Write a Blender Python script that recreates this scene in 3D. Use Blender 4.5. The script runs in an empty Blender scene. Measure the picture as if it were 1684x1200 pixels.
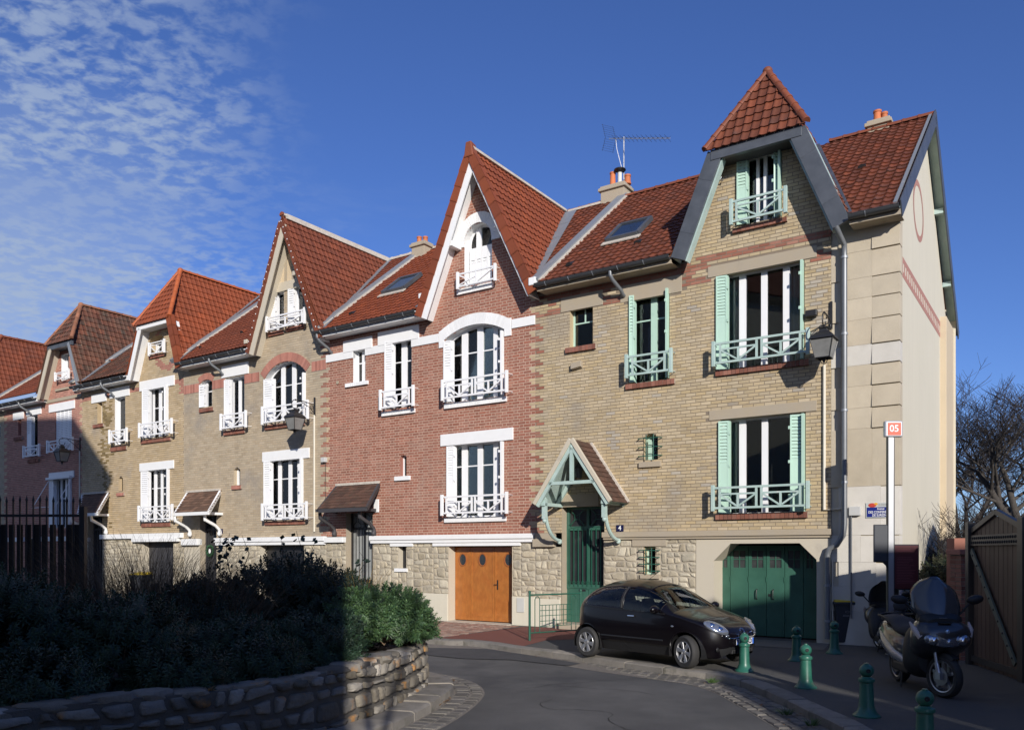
import bpy, bmesh, math, random
import numpy as np
from mathutils import Vector, Matrix, noise as mnoise
R = math.radians
random.seed(7)
scene = bpy.context.scene
col = scene.collection

# ------------------------------------------------------------------ camera
cam_d = bpy.data.cameras.new('camera'); cam = bpy.data.objects.new('camera', cam_d); col.objects.link(cam)
cam.location = (0, 0, 2.05); cam.rotation_euler = (R(90), 0, 0)
cam_d.sensor_width = 36; cam_d.lens = 29.01; cam_d.shift_y = 0.1835
cam_d.clip_start = .05; cam_d.clip_end = 3000
scene.camera = cam

# ------------------------------------------------------------------ world and sun
SUN = Vector((.21, -1.0, .36)).normalized()
world = bpy.data.worlds.new('World'); scene.world = world; world.use_nodes = True
nt = world.node_tree; nt.nodes.clear()
def WN(t, **k):
    n = nt.nodes.new(t)
    for a, b in k.items(): setattr(n, a, b)
    return n
wl = nt.links.new
sky = WN('ShaderNodeTexSky', sky_type='NISHITA', sun_disc=False)
sky.sun_elevation = math.asin(SUN.z); sky.sun_rotation = math.atan2(SUN.x, SUN.y)
sky.altitude = 100; sky.air_density = 1.0; sky.dust_density = .25; sky.ozone_density = 3.2
def wmath(op, a, b=None, c=None, clamp=False):
    n = WN('ShaderNodeMath', operation=op); n.use_clamp = clamp
    for i, v in enumerate((a, b, c)):
        if v is None: continue
        if isinstance(v, (int, float)): n.inputs[i].default_value = v
        else: wl(v, n.inputs[i])
    return n.outputs[0]
tc = WN('ShaderNodeTexCoord'); sx = WN('ShaderNodeSeparateXYZ'); wl(tc.outputs['Generated'], sx.inputs[0])
X, Y, Z = sx.outputs
zc = wmath('MAXIMUM', wmath('ADD', Z, .09), .03)
px_, py_ = wmath('DIVIDE', X, zc), wmath('DIVIDE', Y, zc)
cb = WN('ShaderNodeCombineXYZ'); wl(px_, cb.inputs[0]); wl(py_, cb.inputs[1])
mp = WN('ShaderNodeMapping'); mp.inputs['Rotation'].default_value = (0, 0, R(24)); mp.inputs['Scale'].default_value = (1.0, 1.2, 1)
wl(cb.outputs[0], mp.inputs['Vector'])
def wnoise(scale, detail, rough, dist=0., off=0):
    n = WN('ShaderNodeTexNoise'); n.noise_dimensions = '4D'
    n.inputs['W'].default_value = off; n.inputs['Scale'].default_value = scale; n.inputs['Detail'].default_value = detail
    n.inputs['Roughness'].default_value = rough; n.inputs['Distortion'].default_value = dist
    wl(mp.outputs[0], n.inputs['Vector']); return n.outputs['Fac']
def wramp(v, a, b, ca=0., cb_=1.):
    n = WN('ShaderNodeMapRange'); n.interpolation_type = 'SMOOTHSTEP'
    wl(v, n.inputs['Value'])
    for k, q in (('From Min', a), ('From Max', b), ('To Min', ca), ('To Max', cb_)): n.inputs[k].default_value = q
    return n.outputs['Result']
hor = wmath('SQRT', wmath('ADD', wmath('MULTIPLY', X, X), wmath('MULTIPLY', Y, Y)))
az = wmath('DIVIDE', X, wmath('MAXIMUM', hor, .01))
azn = wmath('ADD', az, wmath('MULTIPLY', wmath('SUBTRACT', wnoise(1.6, 4, .6, 0, 4), .5), .45))
side = wramp(azn, -.42, -.17, 1., 0.)
puff = wramp(wnoise(19, 4, .58, .25, 1), .40, .62)
wisp = wramp(wnoise(2.0, 6, .6, .6, 9), .40, .75)
patch = wramp(wnoise(1.5, 2, .5, 0, 12), .32, .55)
c1 = wmath('MULTIPLY', wmath('ADD', wmath('MULTIPLY', puff, wmath('ADD', .28, wmath('MULTIPLY', patch, .38))), wmath('MULTIPLY', wisp, .13)), side)
# the bank thickens into a grey veil low down on the left
veil = wmath('MULTIPLY', wramp(Z, .20, .50, 1., 0.), wramp(azn, -.52, -.30, 1., 0.))
c2 = wmath('ADD', c1, wmath('MULTIPLY', wmath('SUBTRACT', 1., c1), wmath('MULTIPLY', veil, .72)))
thin = wmath('MULTIPLY', wmath('MULTIPLY', wramp(wnoise(1.1, 6, .62, .9, 21), .56, .80), .16), wramp(az, -.3, .25, 1., 0.))
cl = wmath('ADD', c2, thin, clamp=True)
tint = WN('ShaderNodeMix', data_type='RGBA', blend_type='MULTIPLY'); tint.inputs['Factor'].default_value = 1
wl(sky.outputs[0], tint.inputs['A']); tint.inputs['B'].default_value = (.71, .88, 1.42, 1)
mixc = WN('ShaderNodeMix', data_type='RGBA'); wl(cl, mixc.inputs['Factor']); wl(tint.outputs['Result'], mixc.inputs['A'])
mixc.inputs['B'].default_value = (4.3, 5.3, 7.0, 1)
bg = WN('ShaderNodeBackground'); bg.inputs['Strength'].default_value = .09
wl(mixc.outputs['Result'], bg.inputs['Color'])
wo = WN('ShaderNodeOutputWorld'); wl(bg.outputs[0], wo.inputs['Surface'])

sun_d = bpy.data.lights.new('sun', 'SUN'); sun_d.energy = 5.0; sun_d.angle = R(.53); sun_d.color = (1.0, .945, .87)
sun = bpy.data.objects.new('sun', sun_d); col.objects.link(sun)
sun.rotation_euler = (-SUN).to_track_quat('-Z', 'Y').to_euler(); sun.location = (5, -20, 30)
scene.view_settings.view_transform = 'Standard'; scene.view_settings.look = 'None'
scene.view_settings.exposure = 0.0; scene.view_settings.gamma = 1.0; scene.view_settings.use_curve_mapping = False

# ------------------------------------------------------------------ geometry of the place
# facade row: origin A is the foot of the party wall between the red and the beige house
F, CX, HY, H = 1357., 842., 909., 2.05
AX, AY = 0.65, 23.1
UX, UY = .8271, -.5621           # along the row (towards the right end)
DX, DY = .5621, .8271            # into the houses
ROT = math.atan2(UY, UX)
def W(u, d, z=0.): return Vector((AX + u*UX + d*DX, AY + u*UY + d*DY, z))
def P(px, py, n=0.):
    """sight line through a measured point of the survey photograph met with the vertical plane n metres before the facade -> (u, z)"""
    dx = (px-CX)/F; ax = AX - n*DX; ay = AY - n*DY
    u = (dx*ay-ax)/(UX-dx*UY); y = ay+u*UY
    return u, H+(HY-py)/F*y
def PU(px, n=0.): return P(px, 909, n)[0]
def PZ(px, py, n=0.): return P(px, py, n)[1]
def G(px, py, z=0.):
    """same, met with the ground -> world x, y"""
    y = (H-z)*F/(py-HY); return ((px-CX)/F*y, y)

# ------------------------------------------------------------------ materials
MATS = {}
def M(name, c, c2=None, rough=.85, var=.12, vs=2.5, isl=0., bump=0., bs=60., metal=0., spec=.5, stain=None, ss=.7, st=(.5, .7), wave=None, coat=0., detail=5.):
    if name in MATS: return MATS[name]
    m = bpy.data.materials.new(name); m.use_nodes = True; t = m.node_tree; N = t.nodes; Lk = t.links.new
    b = N['Principled BSDF']; b.inputs['Roughness'].default_value = rough; b.inputs['Metallic'].default_value = metal
    b.inputs['Specular IOR Level'].default_value = spec; b.inputs['Coat Weight'].default_value = coat; b.inputs['Coat Roughness'].default_value = .04
    tcn = N.new('ShaderNodeTexCoord'); oi = N.new('ShaderNodeObjectInfo')
    add = N.new('ShaderNodeVectorMath'); add.operation = 'ADD'; Lk(tcn.outputs['Object'], add.inputs[0])
    sc = N.new('ShaderNodeMath'); sc.operation = 'MULTIPLY'; sc.inputs[1].default_value = 37.; Lk(oi.outputs['Random'], sc.inputs[0]); Lk(sc.outputs[0], add.inputs[1])
    def nz(scale, det=detail, w=0):
        n = N.new('ShaderNodeTexNoise'); n.noise_dimensions = '4D'; n.inputs['W'].default_value = w; n.inputs['Scale'].default_value = scale; n.inputs['Detail'].default_value = det; n.inputs['Roughness'].default_value = .6
        Lk(add.outputs[0], n.inputs['Vector']); return n.outputs['Fac']
    def mt(op, a, bb):
        n = N.new('ShaderNodeMath'); n.operation = op
        for i, v in enumerate((a, bb)):
            if isinstance(v, (int, float)): n.inputs[i].default_value = v
            else: Lk(v, n.inputs[i])
        return n.outputs[0]
    def mix(f, a, bb, bt='MIX'):
        n = N.new('ShaderNodeMix'); n.data_type = 'RGBA'; n.blend_type = bt
        for k, v in (('Factor', f), ('A', a), ('B', bb)):
            if isinstance(v, (int, float)): n.inputs[k].default_value = v
            elif isinstance(v, tuple): n.inputs[k].default_value = (*v, 1)
            else: Lk(v, n.inputs[k])
        return n.outputs['Result']
    big = nz(vs, 6)
    cur = c
    if isl > 0:
        g = N.new('ShaderNodeNewGeometry'); r = mt('FRACT', mt('ADD', g.outputs['Random Per Island'], oi.outputs['Random']), 0)
        r2 = mt('FRACT', mt('MULTIPLY', r, 17.31), 0)
        if c2: cur = mix(r2, c, c2)
        v = mt('ADD', mt('MULTIPLY', mt('SUBTRACT', r, .5), 2*isl), 1.)
        cc = N.new('ShaderNodeCombineXYZ')
        for i in range(3): Lk(v, cc.inputs[i])
        cur = mix(1., cur, cc.outputs[0], 'MULTIPLY')
    elif c2:
        rm = N.new('ShaderNodeMapRange'); rm.inputs['From Min'].default_value = .35; rm.inputs['From Max'].default_value = .65; Lk(big, rm.inputs['Value'])
        cur = mix(rm.outputs[0], c, c2)
    if wave:   # directional grain (stretch per axis), strength
        mpn = N.new('ShaderNodeMapping'); mpn.inputs['Scale'].default_value = wave[0]; Lk(add.outputs[0], mpn.inputs['Vector'])
        wn = N.new('ShaderNodeTexNoise'); wn.inputs['Scale'].default_value = 1.; wn.inputs['Detail'].default_value = 5; wn.inputs['Distortion'].default_value = .6; Lk(mpn.outputs[0], wn.inputs['Vector'])
        v = mt('ADD', mt('MULTIPLY', mt('SUBTRACT', wn.outputs['Fac'], .5), wave[1]*2), 1.)
        cc = N.new('ShaderNodeCombineXYZ')
        for i in range(3): Lk(v, cc.inputs[i])
        cur = mix(1., cur, cc.outputs[0], 'MULTIPLY')
    v = mt('ADD', mt('MULTIPLY', mt('SUBTRACT', big, .5), var*4), 1.)
    cc = N.new('ShaderNodeCombineXYZ')
    for i in range(3): Lk(v, cc.inputs[i])
    cur = mix(1., cur, cc.outputs[0], 'MULTIPLY')
    if stain:
        rm = N.new('ShaderNodeMapRange'); rm.interpolation_type = 'SMOOTHSTEP'; rm.inputs['From Min'].default_value = st[0]; rm.inputs['From Max'].default_value = st[1]; Lk(nz(ss, 8, 5.), rm.inputs['Value'])
        cur = mix(mt('MULTIPLY', rm.outputs[0], .8), cur, stain)
    Lk(cur, b.inputs['Base Color'])
    if bump > 0:
        bn = N.new('ShaderNodeBump'); bn.inputs['Strength'].default_value = bump; bn.inputs['Distance'].default_value = .02
        Lk(nz(bs, 6, 2.), bn.inputs['Height']); Lk(bn.outputs[0], b.inputs['Normal'])
    MATS[name] = m; return m
def glass(name, tint=(.75, .82, .8), opac=.0):
    m = bpy.data.materials.new(name); m.use_nodes = True; t = m.node_tree; N = t.nodes; Lk = t.links.new; N.clear()
    o = N.new('ShaderNodeOutputMaterial'); tr = N.new('ShaderNodeBsdfTransparent'); tr.inputs[0].default_value = (*tint, 1)
    gl = N.new('ShaderNodeBsdfGlossy'); gl.inputs['Roughness'].default_value = .02; gl.inputs[0].default_value = (.9, .9, .9, 1)
    fr = N.new('ShaderNodeFresnel'); fr.inputs[0].default_value = 1.6
    mx = N.new('ShaderNodeMixShader'); Lk(fr.outputs[0], mx.inputs[0]); Lk(tr.outputs[0], mx.inputs[1]); Lk(gl.outputs[0], mx.inputs[2])
    Lk(mx.outputs[0], o.inputs[0]); MATS[name] = m; return m

m_tan = M('tan brick', (.45, .345, .195), (.475, .39, .265), isl=.11, var=.09, wave=((2.2, 2.2, .22), .14), bump=.35, bs=90, stain=(.30, .265, .22), ss=.55, st=(.52, .72))
m_tan2 = M('grey tan brick', (.40, .315, .21), (.45, .37, .26), wave=((2.2, 2.2, .22), .16), isl=.09, var=.10, bump=.35, bs=90, stain=(.27, .24, .205), ss=.6, st=(.5, .72))
m_tan3 = M('yellow brick', (.44, .33, .19), (.50, .39, .25), wave=((2.2, 2.2, .22), .16), isl=.09, var=.10, bump=.35, bs=90, stain=(.33, .29, .24), ss=.5, st=(.55, .75))
m_red = M('red brick', (.285, .105, .066), (.33, .155, .108), wave=((2.2, 2.2, .22), .12), isl=.15, var=.11, bump=.35, bs=90, stain=(.32, .21, .16), ss=.8, st=(.55, .75))
m_red2 = M('rose brick', (.36, .15, .11), (.44, .20, .15), isl=.16, var=.12, bump=.3, bs=90)
m_darkred = M('dark red brick', (.20, .07, .045), (.27, .12, .085), isl=.22, var=.12, bump=.35, bs=90)
m_mortar_tan = M('tan mortar', (.225, .18, .13), var=.2, vs=1.5, bump=.3, bs=150)
m_mortar_grey = M('grey mortar', (.34, .29, .23), var=.2, vs=1.5, bump=.3, bs=150)
m_mortar_red = M('pale mortar', (.50, .36, .28), var=.15, vs=1.5, bump=.3, bs=150)
m_render = M('cream render', (.63, .585, .47), (.58, .54, .43), var=.05, vs=.8, bump=.15, bs=120, wave=((9, 9, .35), .07), stain=(.46, .43, .36), ss=.5, st=(.6, .85))
m_render2 = M('ochre render', (.56, .46, .32), var=.06, vs=1, bump=.15, bs=100)
m_conc = M('cement stone', (.42, .35, .25), (.35, .30, .23), var=.12, vs=2.5, bump=.35, bs=70, stain=(.22, .19, .15), ss=1.3, st=(.56, .8))
m_concl = M('pale cement', (.56, .50, .39), (.49, .44, .35), var=.1, vs=2, bump=.3, bs=70, stain=(.34, .30, .25), ss=1.2, st=(.58, .8))
m_quoin = M('quoin stone', (.49, .42, .31), (.53, .46, .345), isl=.05, var=.10, vs=2.2, bump=.4, bs=45, stain=(.38, .31, .22), ss=1.2, st=(.55, .85))
m_quoinw = M('pale quoin stone', (.62, .585, .52), (.56, .53, .47), isl=.05, var=.08, vs=3, bump=.3, bs=60, stain=(.45, .40, .33), ss=1.3, st=(.58, .8))
m_rubble = M('rubble stone', (.40, .34, .24), (.50, .45, .345), isl=.18, var=.20, vs=5, bump=.9, bs=26, stain=(.26, .23, .19), ss=3.2, st=(.52, .68))
m_rmort = M('rubble mortar', (.40, .35, .27), var=.2, vs=6, bump=.8, bs=60)
m_meul = M('garden wall stone', (.13, .11, .08), (.30, .275, .235), isl=.35, var=.25, vs=6, bump=1., bs=22, stain=(.42, .20, .05), ss=3.3, st=(.56, .68))
m_mmort = M('garden wall mortar', (.11, .10, .085), var=.2, vs=6, bump=.8, bs=60)
m_white = M('white paint', (.80, .80, .79), var=.035, vs=4, rough=.55, stain=(.58, .57, .53), ss=2.6, st=(.6, .85))
m_whitew = M('white woodwork', (.80, .80, .80), var=.02, vs=4, rough=.4)
m_whiteb = M('white painted brick', (.80, .80, .79), isl=.05, var=.04, rough=.6, bump=.3, bs=60)
m_mint = M('mint paint', (.44, .62, .51), var=.05, rough=.45, stain=(.30, .46, .40), ss=3, st=(.58, .8))
m_mintr = M('weathered mint paint', (.36, .48, .44), (.42, .53, .49), var=.08, rough=.6, stain=(.58, .58, .54), ss=9, st=(.60, .68), bump=.3, bs=50)
m_green = M('green paint', (.030, .098, .068), (.038, .118, .084), var=.12, vs=2, rough=.45, stain=(.045, .13, .09), ss=2.5, st=(.55, .8))
m_greend = M('dark green iron', (.018, .095, .062), var=.1, rough=.4)
m_bollard = M('green bollard paint', (.02, .12, .082), (.03, .12, .085), var=.15, vs=9, rough=.38, stain=(.10, .11, .09), ss=9, st=(.60, .72))
m_black = M('black iron', (.018, .018, .02), rough=.45, var=.1)
m_blackw = M('dark painted timber', (.05, .048, .052), rough=.6, var=.15)
m_zinc = M('dark zinc', (.095, .105, .12), (.12, .13, .145), rough=.42, var=.1, metal=.35)
m_zincl = M('weathered zinc', (.30, .32, .34), (.24, .26, .29), rough=.5, var=.15, metal=.3, stain=(.45, .45, .45), ss=3, st=(.55, .75))
m_gutter = M('gutter zinc', (.075, .078, .082), rough=.4, var=.15, metal=.4, stain=(.15, .14, .12), ss=3, st=(.6, .8))
m_pipe = M('downpipe zinc', (.19, .20, .21), rough=.42, var=.12, metal=.4)
m_cement = M('roof cement', (.52, .47, .40), var=.2, vs=6, bump=.8, bs=30)
TILE = dict(rough=.72, var=.16, bump=.35, bs=40)
m_tileA = M('red roof tile', (.170, .044, .017), (.125, .036, .016), isl=.22, vs=1.0, stain=(.085, .045, .034), ss=1.1, st=(.52, .74), **TILE)
m_tileB = M('orange roof tile', (.225, .052, .016), (.185, .043, .016), isl=.15, vs=.9, stain=(.15, .055, .035), ss=1.0, st=(.58, .8), **TILE)
m_tileC = M('rust roof tile', (.185, .047, .019), (.150, .040, .018), isl=.15, vs=.9, stain=(.11, .05, .035), ss=1.2, st=(.55, .8), **TILE)
m_tileD = M('bright orange roof tile', (.26, .058, .018), (.21, .050, .017), isl=.12, vs=.9, **TILE)
m_tileE = M('brown mottled roof tile', (.15, .050, .026), (.09, .045, .028), isl=.35, vs=.9, stain=(.075, .058, .040), ss=1.4, st=(.45, .7), **TILE)
m_ridge = M('ridge tile', (.215, .058, .024), (.17, .05, .024), isl=.15, rough=.65, var=.12, bump=.3, bs=40, stain=(.20, .14, .10), ss=3, st=(.6, .75))
m_shingle = M('brown shingle', (.085, .042, .028), (.11, .055, .035), isl=.25, var=.2, rough=.8, bump=.4, bs=40, stain=(.05, .045, .03), ss=4, st=(.5, .7))
m_terra = M('terracotta pot', (.50, .15, .055), isl=.1, var=.12, rough=.7)
m_wood = M('varnished oak', (.42, .155, .034), (.32, .105, .022), var=.14, vs=3.5, rough=.32, wave=((10, 10, 5), .34), coat=.25, bump=.1, bs=30)
m_woodd = M('dark oak', (.30, .10, .03), var=.1, rough=.35, wave=((26, 26, 1.3), .2))
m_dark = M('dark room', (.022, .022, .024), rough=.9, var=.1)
m_curt = M('net curtain', (.52, .55, .54), var=.05, rough=.9, wave=((34, 34, .3), .35))
m_glass = glass('window glass')
m_asph = M('asphalt', (.086, .084, .082), (.115, .111, .106), rough=.88, var=.16, vs=.8, bump=.9, bs=90, stain=(.055, .055, .058), ss=.5, st=(.52, .66), wave=((60, 60, 60), .22))
m_pave = M('pavement asphalt', (.085, .082, .078), (.068, .066, .064), rough=.9, var=.14, vs=1.1, bump=.6, bs=120, stain=(.16, .15, .13), ss=.8, st=(.58, .8))
m_redpave = M('red asphalt', (.20, .060, .040), (.17, .055, .04), rough=.9, var=.12, bump=.5, bs=120)
m_kerb = M('granite kerb', (.24, .215, .18), (.19, .175, .155), isl=.18, var=.2, vs=5, bump=.8, bs=40, stain=(.10, .095, .07), ss=3, st=(.52, .7))
m_sett = M('grey sett', (.16, .145, .12), (.12, .11, .10), isl=.28, var=.2, vs=8, bump=.8, bs=50, rough=.8)
m_settr = M('reddish sett', (.25, .13, .095), (.30, .22, .17), isl=.25, var=.2, vs=8, bump=.6, bs=50, rough=.8)
m_joint = M('joint sand', (.20, .175, .145), var=.2, vs=8, bump=.6, bs=90)
m_soil = M('soil', (.035, .027, .02), var=.3, vs=6, bump=1, bs=30)

# ------------------------------------------------------------------ object helpers
OFF = {}       # root object name -> (origin matrix inverse) in facade or own coordinates
def tag(o, label=None, cat=None, group=None, kind=None):
    if label: o['label'] = label
    if cat: o['category'] = cat
    if group: o['group'] = group
    if kind: o['kind'] = kind
    return o
def empty(name, loc, rz=0., label=None, cat=None, group=None):
    o = bpy.data.objects.new(name, None); col.objects.link(o); o.location = loc; o.rotation_euler = (0, 0, rz); o.empty_display_size = .3
    return tag(o, label, cat, group)
class MB:
    def __init__(s): s.v = []; s.f = []
    def q(s, *pts):
        i = len(s.v); s.v += [tuple(p) for p in pts]; s.f.append(tuple(range(i, i+len(pts)))); return s
    def add(s, vs, fs):
        i = len(s.v); s.v += [tuple(p) for p in vs]; s.f += [tuple(a+i for a in f) for f in fs]; return s
    def box(s, x0, x1, y0, y1, z0, z1):
        return s.add([(x0,y0,z0),(x1,y0,z0),(x1,y1,z0),(x0,y1,z0),(x0,y0,z1),(x1,y0,z1),(x1,y1,z1),(x0,y1,z1)],
                     [(0,3,2,1),(4,5,6,7),(0,1,5,4),(1,2,6,5),(2,3,7,6),(3,0,4,7)])
    def hexa(s, p): return s.add(p, [(0,3,2,1),(4,5,6,7),(0,1,5,4),(1,2,6,5),(2,3,7,6),(3,0,4,7)])
    def beam(s, p, q, w, h, up=(0, 0, 1)):
        p, q = Vector(p), Vector(q); t = (q-p).normalized(); up = Vector(up)
        if abs(t.dot(up)) > .98: up = Vector((0, 1, 0))
        a = t.cross(up).normalized()*w/2; b = a.cross(t).normalized()*h/2
        return s.hexa([p-a-b, p+a-b, q+a-b, q-a-b, p-a+b, p+a+b, q+a+b, q-a+b])
    def tube(s, pts, r, n=8, cap=True):
        pts = [Vector(p) for p in pts]; k0 = len(s.v); rs = r if isinstance(r, (list, tuple)) else [r]*len(pts)
        prev = None
        for i, p in enumerate(pts):
            t = (pts[min(i+1, len(pts)-1)]-pts[max(i-1, 0)]).normalized()
            if prev is None: a = t.orthogonal().normalized()
            else:
                a = prev - t*prev.dot(t); a = a.normalized() if a.length > 1e-6 else t.orthogonal().normalized()
            prev = a; b = t.cross(a)
            for j in range(n):
                an = 2*math.pi*j/n; s.v.append(tuple(p+(a*math.cos(an)+b*math.sin(an))*rs[i]))
        for i in range(len(pts)-1):
            for j in range(n):
                j2 = (j+1) % n; s.f.append((k0+i*n+j, k0+i*n+j2, k0+(i+1)*n+j2, k0+(i+1)*n+j))
        if cap: s.f.append(tuple(k0+j for j in range(n))[::-1]); s.f.append(tuple(k0+(len(pts)-1)*n+j for j in range(n)))
        return s
    def lathe(s, prof, c=(0, 0, 0), n=20, axis='z', cap=True):
        k0 = len(s.v)
        for r, z in prof:
            for j in range(n):
                a = 2*math.pi*j/n; x, y = r*math.cos(a), r*math.sin(a)
                p = (x, y, z) if axis == 'z' else ((x, z, y) if axis == 'y' else (z, x, y))
                s.v.append((c[0]+p[0], c[1]+p[1], c[2]+p[2]))
        for i in range(len(prof)-1):
            for j in range(n):
                j2 = (j+1) % n; s.f.append((k0+i*n+j, k0+i*n+j2, k0+(i+1)*n+j2, k0+(i+1)*n+j))
        if cap: s.f.append(tuple(k0+j for j in range(n))[::-1]); s.f.append(tuple(k0+(len(prof)-1)*n+j for j in range(n)))
        return s
    def prism(s, poly, d0, d1):
        """poly of (u,z) extruded in d"""
        n = len(poly); s.add([(u, d0, z) for u, z in poly]+[(u, d1, z) for u, z in poly],
              [tuple(range(n)), tuple(range(2*n-1, n-1, -1))]+[(i, n+i, n+(i+1) % n, (i+1) % n) for i in range(n)]); return s
    def flat(s, poly, z0, z1):
        """poly of (x,y) extruded in z"""
        n = len(poly); s.add([(x, y, z0) for x, y in poly]+[(x, y, z1) for x, y in poly],
              [tuple(range(n-1, -1, -1)), tuple(range(n, 2*n))]+[(i, (i+1) % n, n+(i+1) % n, n+i) for i in range(n)]); return s
    def ell(s, c, r, nu=14, nv=9, M_=None):
        k0 = len(s.v)
        for i in range(nv+1):
            t = math.pi*i/nv
            for j in range(nu):
                a = 2*math.pi*j/nu; p = Vector((r[0]*math.sin(t)*math.cos(a), r[1]*math.sin(t)*math.sin(a), r[2]*math.cos(t)))
                if M_: p = M_ @ p
                s.v.append((c[0]+p.x, c[1]+p.y, c[2]+p.z))
        for i in range(nv):
            for j in range(nu): j2 = (j+1) % nu; s.f.append((k0+i*nu+j, k0+(i+1)*nu+j, k0+(i+1)*nu+j2, k0+i*nu+j2))
        return s
    def build(s, name, mat, parent=None, smooth=False, fix=True, bevel=0., kind=None, label=None):
        me = bpy.data.meshes.new(name)
        off = OFF.get(parent.name, (0, 0, 0)) if parent else (0, 0, 0)
        vs = [(v[0]-off[0], v[1]-off[1], v[2]-off[2]) for v in s.v] if any(off) else s.v
        me.from_pydata(vs, [], s.f); me.update()
        if fix:
            bm = bmesh.new(); bm.from_mesh(me); bmesh.ops.recalc_face_normals(bm, faces=bm.faces); bm.to_mesh(me); bm.free()
        if smooth:
            me.polygons.foreach_set('use_smooth', [True]*len(me.polygons))
            if smooth != 2: me.set_sharp_from_angle(angle=R(42))
        o = bpy.data.objects.new(name, me); col.objects.link(o); me.materials.append(mat)
        if bevel:
            b = o.modifiers.new('bevel', 'BEVEL'); b.width = bevel; b.segments = 2; b.limit_method = 'ANGLE'
        if parent:
            o.parent = parent; OFF[o.name] = off
        if kind: o['kind'] = kind
        if label: o['label'] = label
        return o
def npmesh(name, V, Fq, mat, parent=None, kind=None, smooth=False, link=True):
    V = np.asarray(V, np.float32).reshape(-1, 3); Fq = np.asarray(Fq, np.int32); n, k = Fq.shape
    if parent: V = V - np.array(OFF.get(parent.name, (0, 0, 0)), np.float32)
    me = bpy.data.meshes.new(name); me.vertices.add(len(V)); me.vertices.foreach_set('co', V.ravel())
    me.loops.add(n*k); me.loops.foreach_set('vertex_index', Fq.ravel()); me.polygons.add(n)
    me.polygons.foreach_set('loop_start', np.arange(0, n*k, k, dtype=np.int32)); me.update(calc_edges=True)
    me.polygons.foreach_set('use_smooth', [bool(smooth)]*n)
    me.materials.append(mat); me.validate()
    o = bpy.data.objects.new(name, me)
    if link: col.objects.link(o)
    if parent: o.parent = parent; OFF[o.name] = OFF.get(parent.name, (0, 0, 0))
    if kind: o['kind'] = kind
    return o
def text_mesh(s, size, ext=.002, align='CENTER', bold=0.):
    c = bpy.data.curves.new('txt', 'FONT'); c.body = s; c.size = size; c.extrude = ext; c.align_x = align; c.align_y = 'CENTER'; c.offset = bold; c.resolution_u = 3
    o = bpy.data.objects.new('txt', c); col.objects.link(o)
    bpy.context.view_layer.update()
    me = bpy.data.meshes.new_from_object(o.evaluated_get(bpy.context.evaluated_depsgraph_get())); bpy.data.objects.remove(o)
    return me
def text(name, s, size, loc, mat, parent, rot=(90, 0, 0), sx=1., bold=0.):
    me = text_mesh(s, size, bold=bold); me.materials.clear(); me.materials.append(mat)
    o = bpy.data.objects.new(name, me); col.objects.link(o); o.parent = parent
    off = OFF.get(parent.name, (0, 0, 0)); o.location = (loc[0]-off[0], loc[1]-off[1], loc[2]-off[2]); o.rotation_euler = tuple(R(a) for a in rot); o.scale = (sx, 1, 1)
    return o
def copy_tree(o, parent=None):
    c = o.copy(); col.objects.link(c); c.parent = parent
    for ch in list(o.children): copy_tree(ch, c)
    return c
def clip_rect(poly, a, b, c, d):
    """clip polygon of (x,z) to x in [a,b], z in [c,d]"""
    def cl(pl, f, inter):
        out = []
        for i in range(len(pl)):
            p, q = pl[i-1], pl[i]; fp, fq = f(p), f(q)
            if fq:
                if not fp: out.append(inter(p, q))
                out.append(q)
            elif fp: out.append(inter(p, q))
        return out
    def ix(x): return lambda p, q: (x, p[1]+(q[1]-p[1])*(x-p[0])/(q[0]-p[0]))
    def iz(z): return lambda p, q: (p[0]+(q[0]-p[0])*(z-p[1])/(q[1]-p[1]), z)
    for f, g in ((lambda p: p[0] >= a, ix(a)), (lambda p: p[0] <= b, ix(b)), (lambda p: p[1] >= c, iz(c)), (lambda p: p[1] <= d, iz(d))):
        if poly: poly = cl(poly, f, g)
    return poly

# ------------------------------------------------------------------ setting: ground, road, pavement
def structure(o): o['kind'] = 'structure'; return o
g = MB().q((-900, -900, -.2), (900, -900, -.2), (900, 900, -.2), (-900, 900, -.2)).build('ground', m_soil); structure(g)
def tri_sheet(name, poly, z, mat, skirt=0.):
    bm = bmesh.new(); vs = [bm.verts.new((x, y, z)) for x, y in poly]; f = bm.faces.new(vs)
    if f.normal.z < 0: f.normal_flip()
    bm.normal_update()
    if f.normal.z < 0: f.normal_flip()
    bmesh.ops.triangulate(bm, faces=[f])
    if skirt:
        for i in range(len(poly)):
            (a, b), (c, d) = poly[i-1], poly[i]
            bm.faces.new([bm.verts.new((a, b, z)), bm.verts.new((c, d, z)), bm.verts.new((c, d, z-skirt)), bm.verts.new((a, b, z-skirt))])
    me = bpy.data.meshes.new(name); bm.to_mesh(me); bm.free(); me.materials.append(mat)
    o = bpy.data.objects.new(name, me); col.objects.link(o); return structure(o)
road = tri_sheet('road', [(-60, -40), (30, -40), (30, 60), (-60, 75)], -.12, m_asph)
def resample(pts, step):
    out = [pts[0]]; acc = 0.
    P_ = [Vector((p[0], p[1])) for p in pts]
    # catmull-rom then walk
    den = []
    for i in range(len(P_)-1):
        p0, p1, p2, p3 = P_[max(i-1, 0)], P_[i], P_[i+1], P_[min(i+2, len(P_)-1)]
        for k in range(20):
            t = k/20; den.append(.5*((2*p1)+(p2-p0)*t+(2*p0-5*p1+4*p2-p3)*t*t+(3*p1-p0-3*p2+p3)*t**3))
    den.append(P_[-1]); cur = den[0]; out = [cur]
    for p in den[1:]:
        while (p-out[-1]).length >= step:
            out.append(out[-1]+(p-out[-1]).normalized()*step)
    return out
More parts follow.
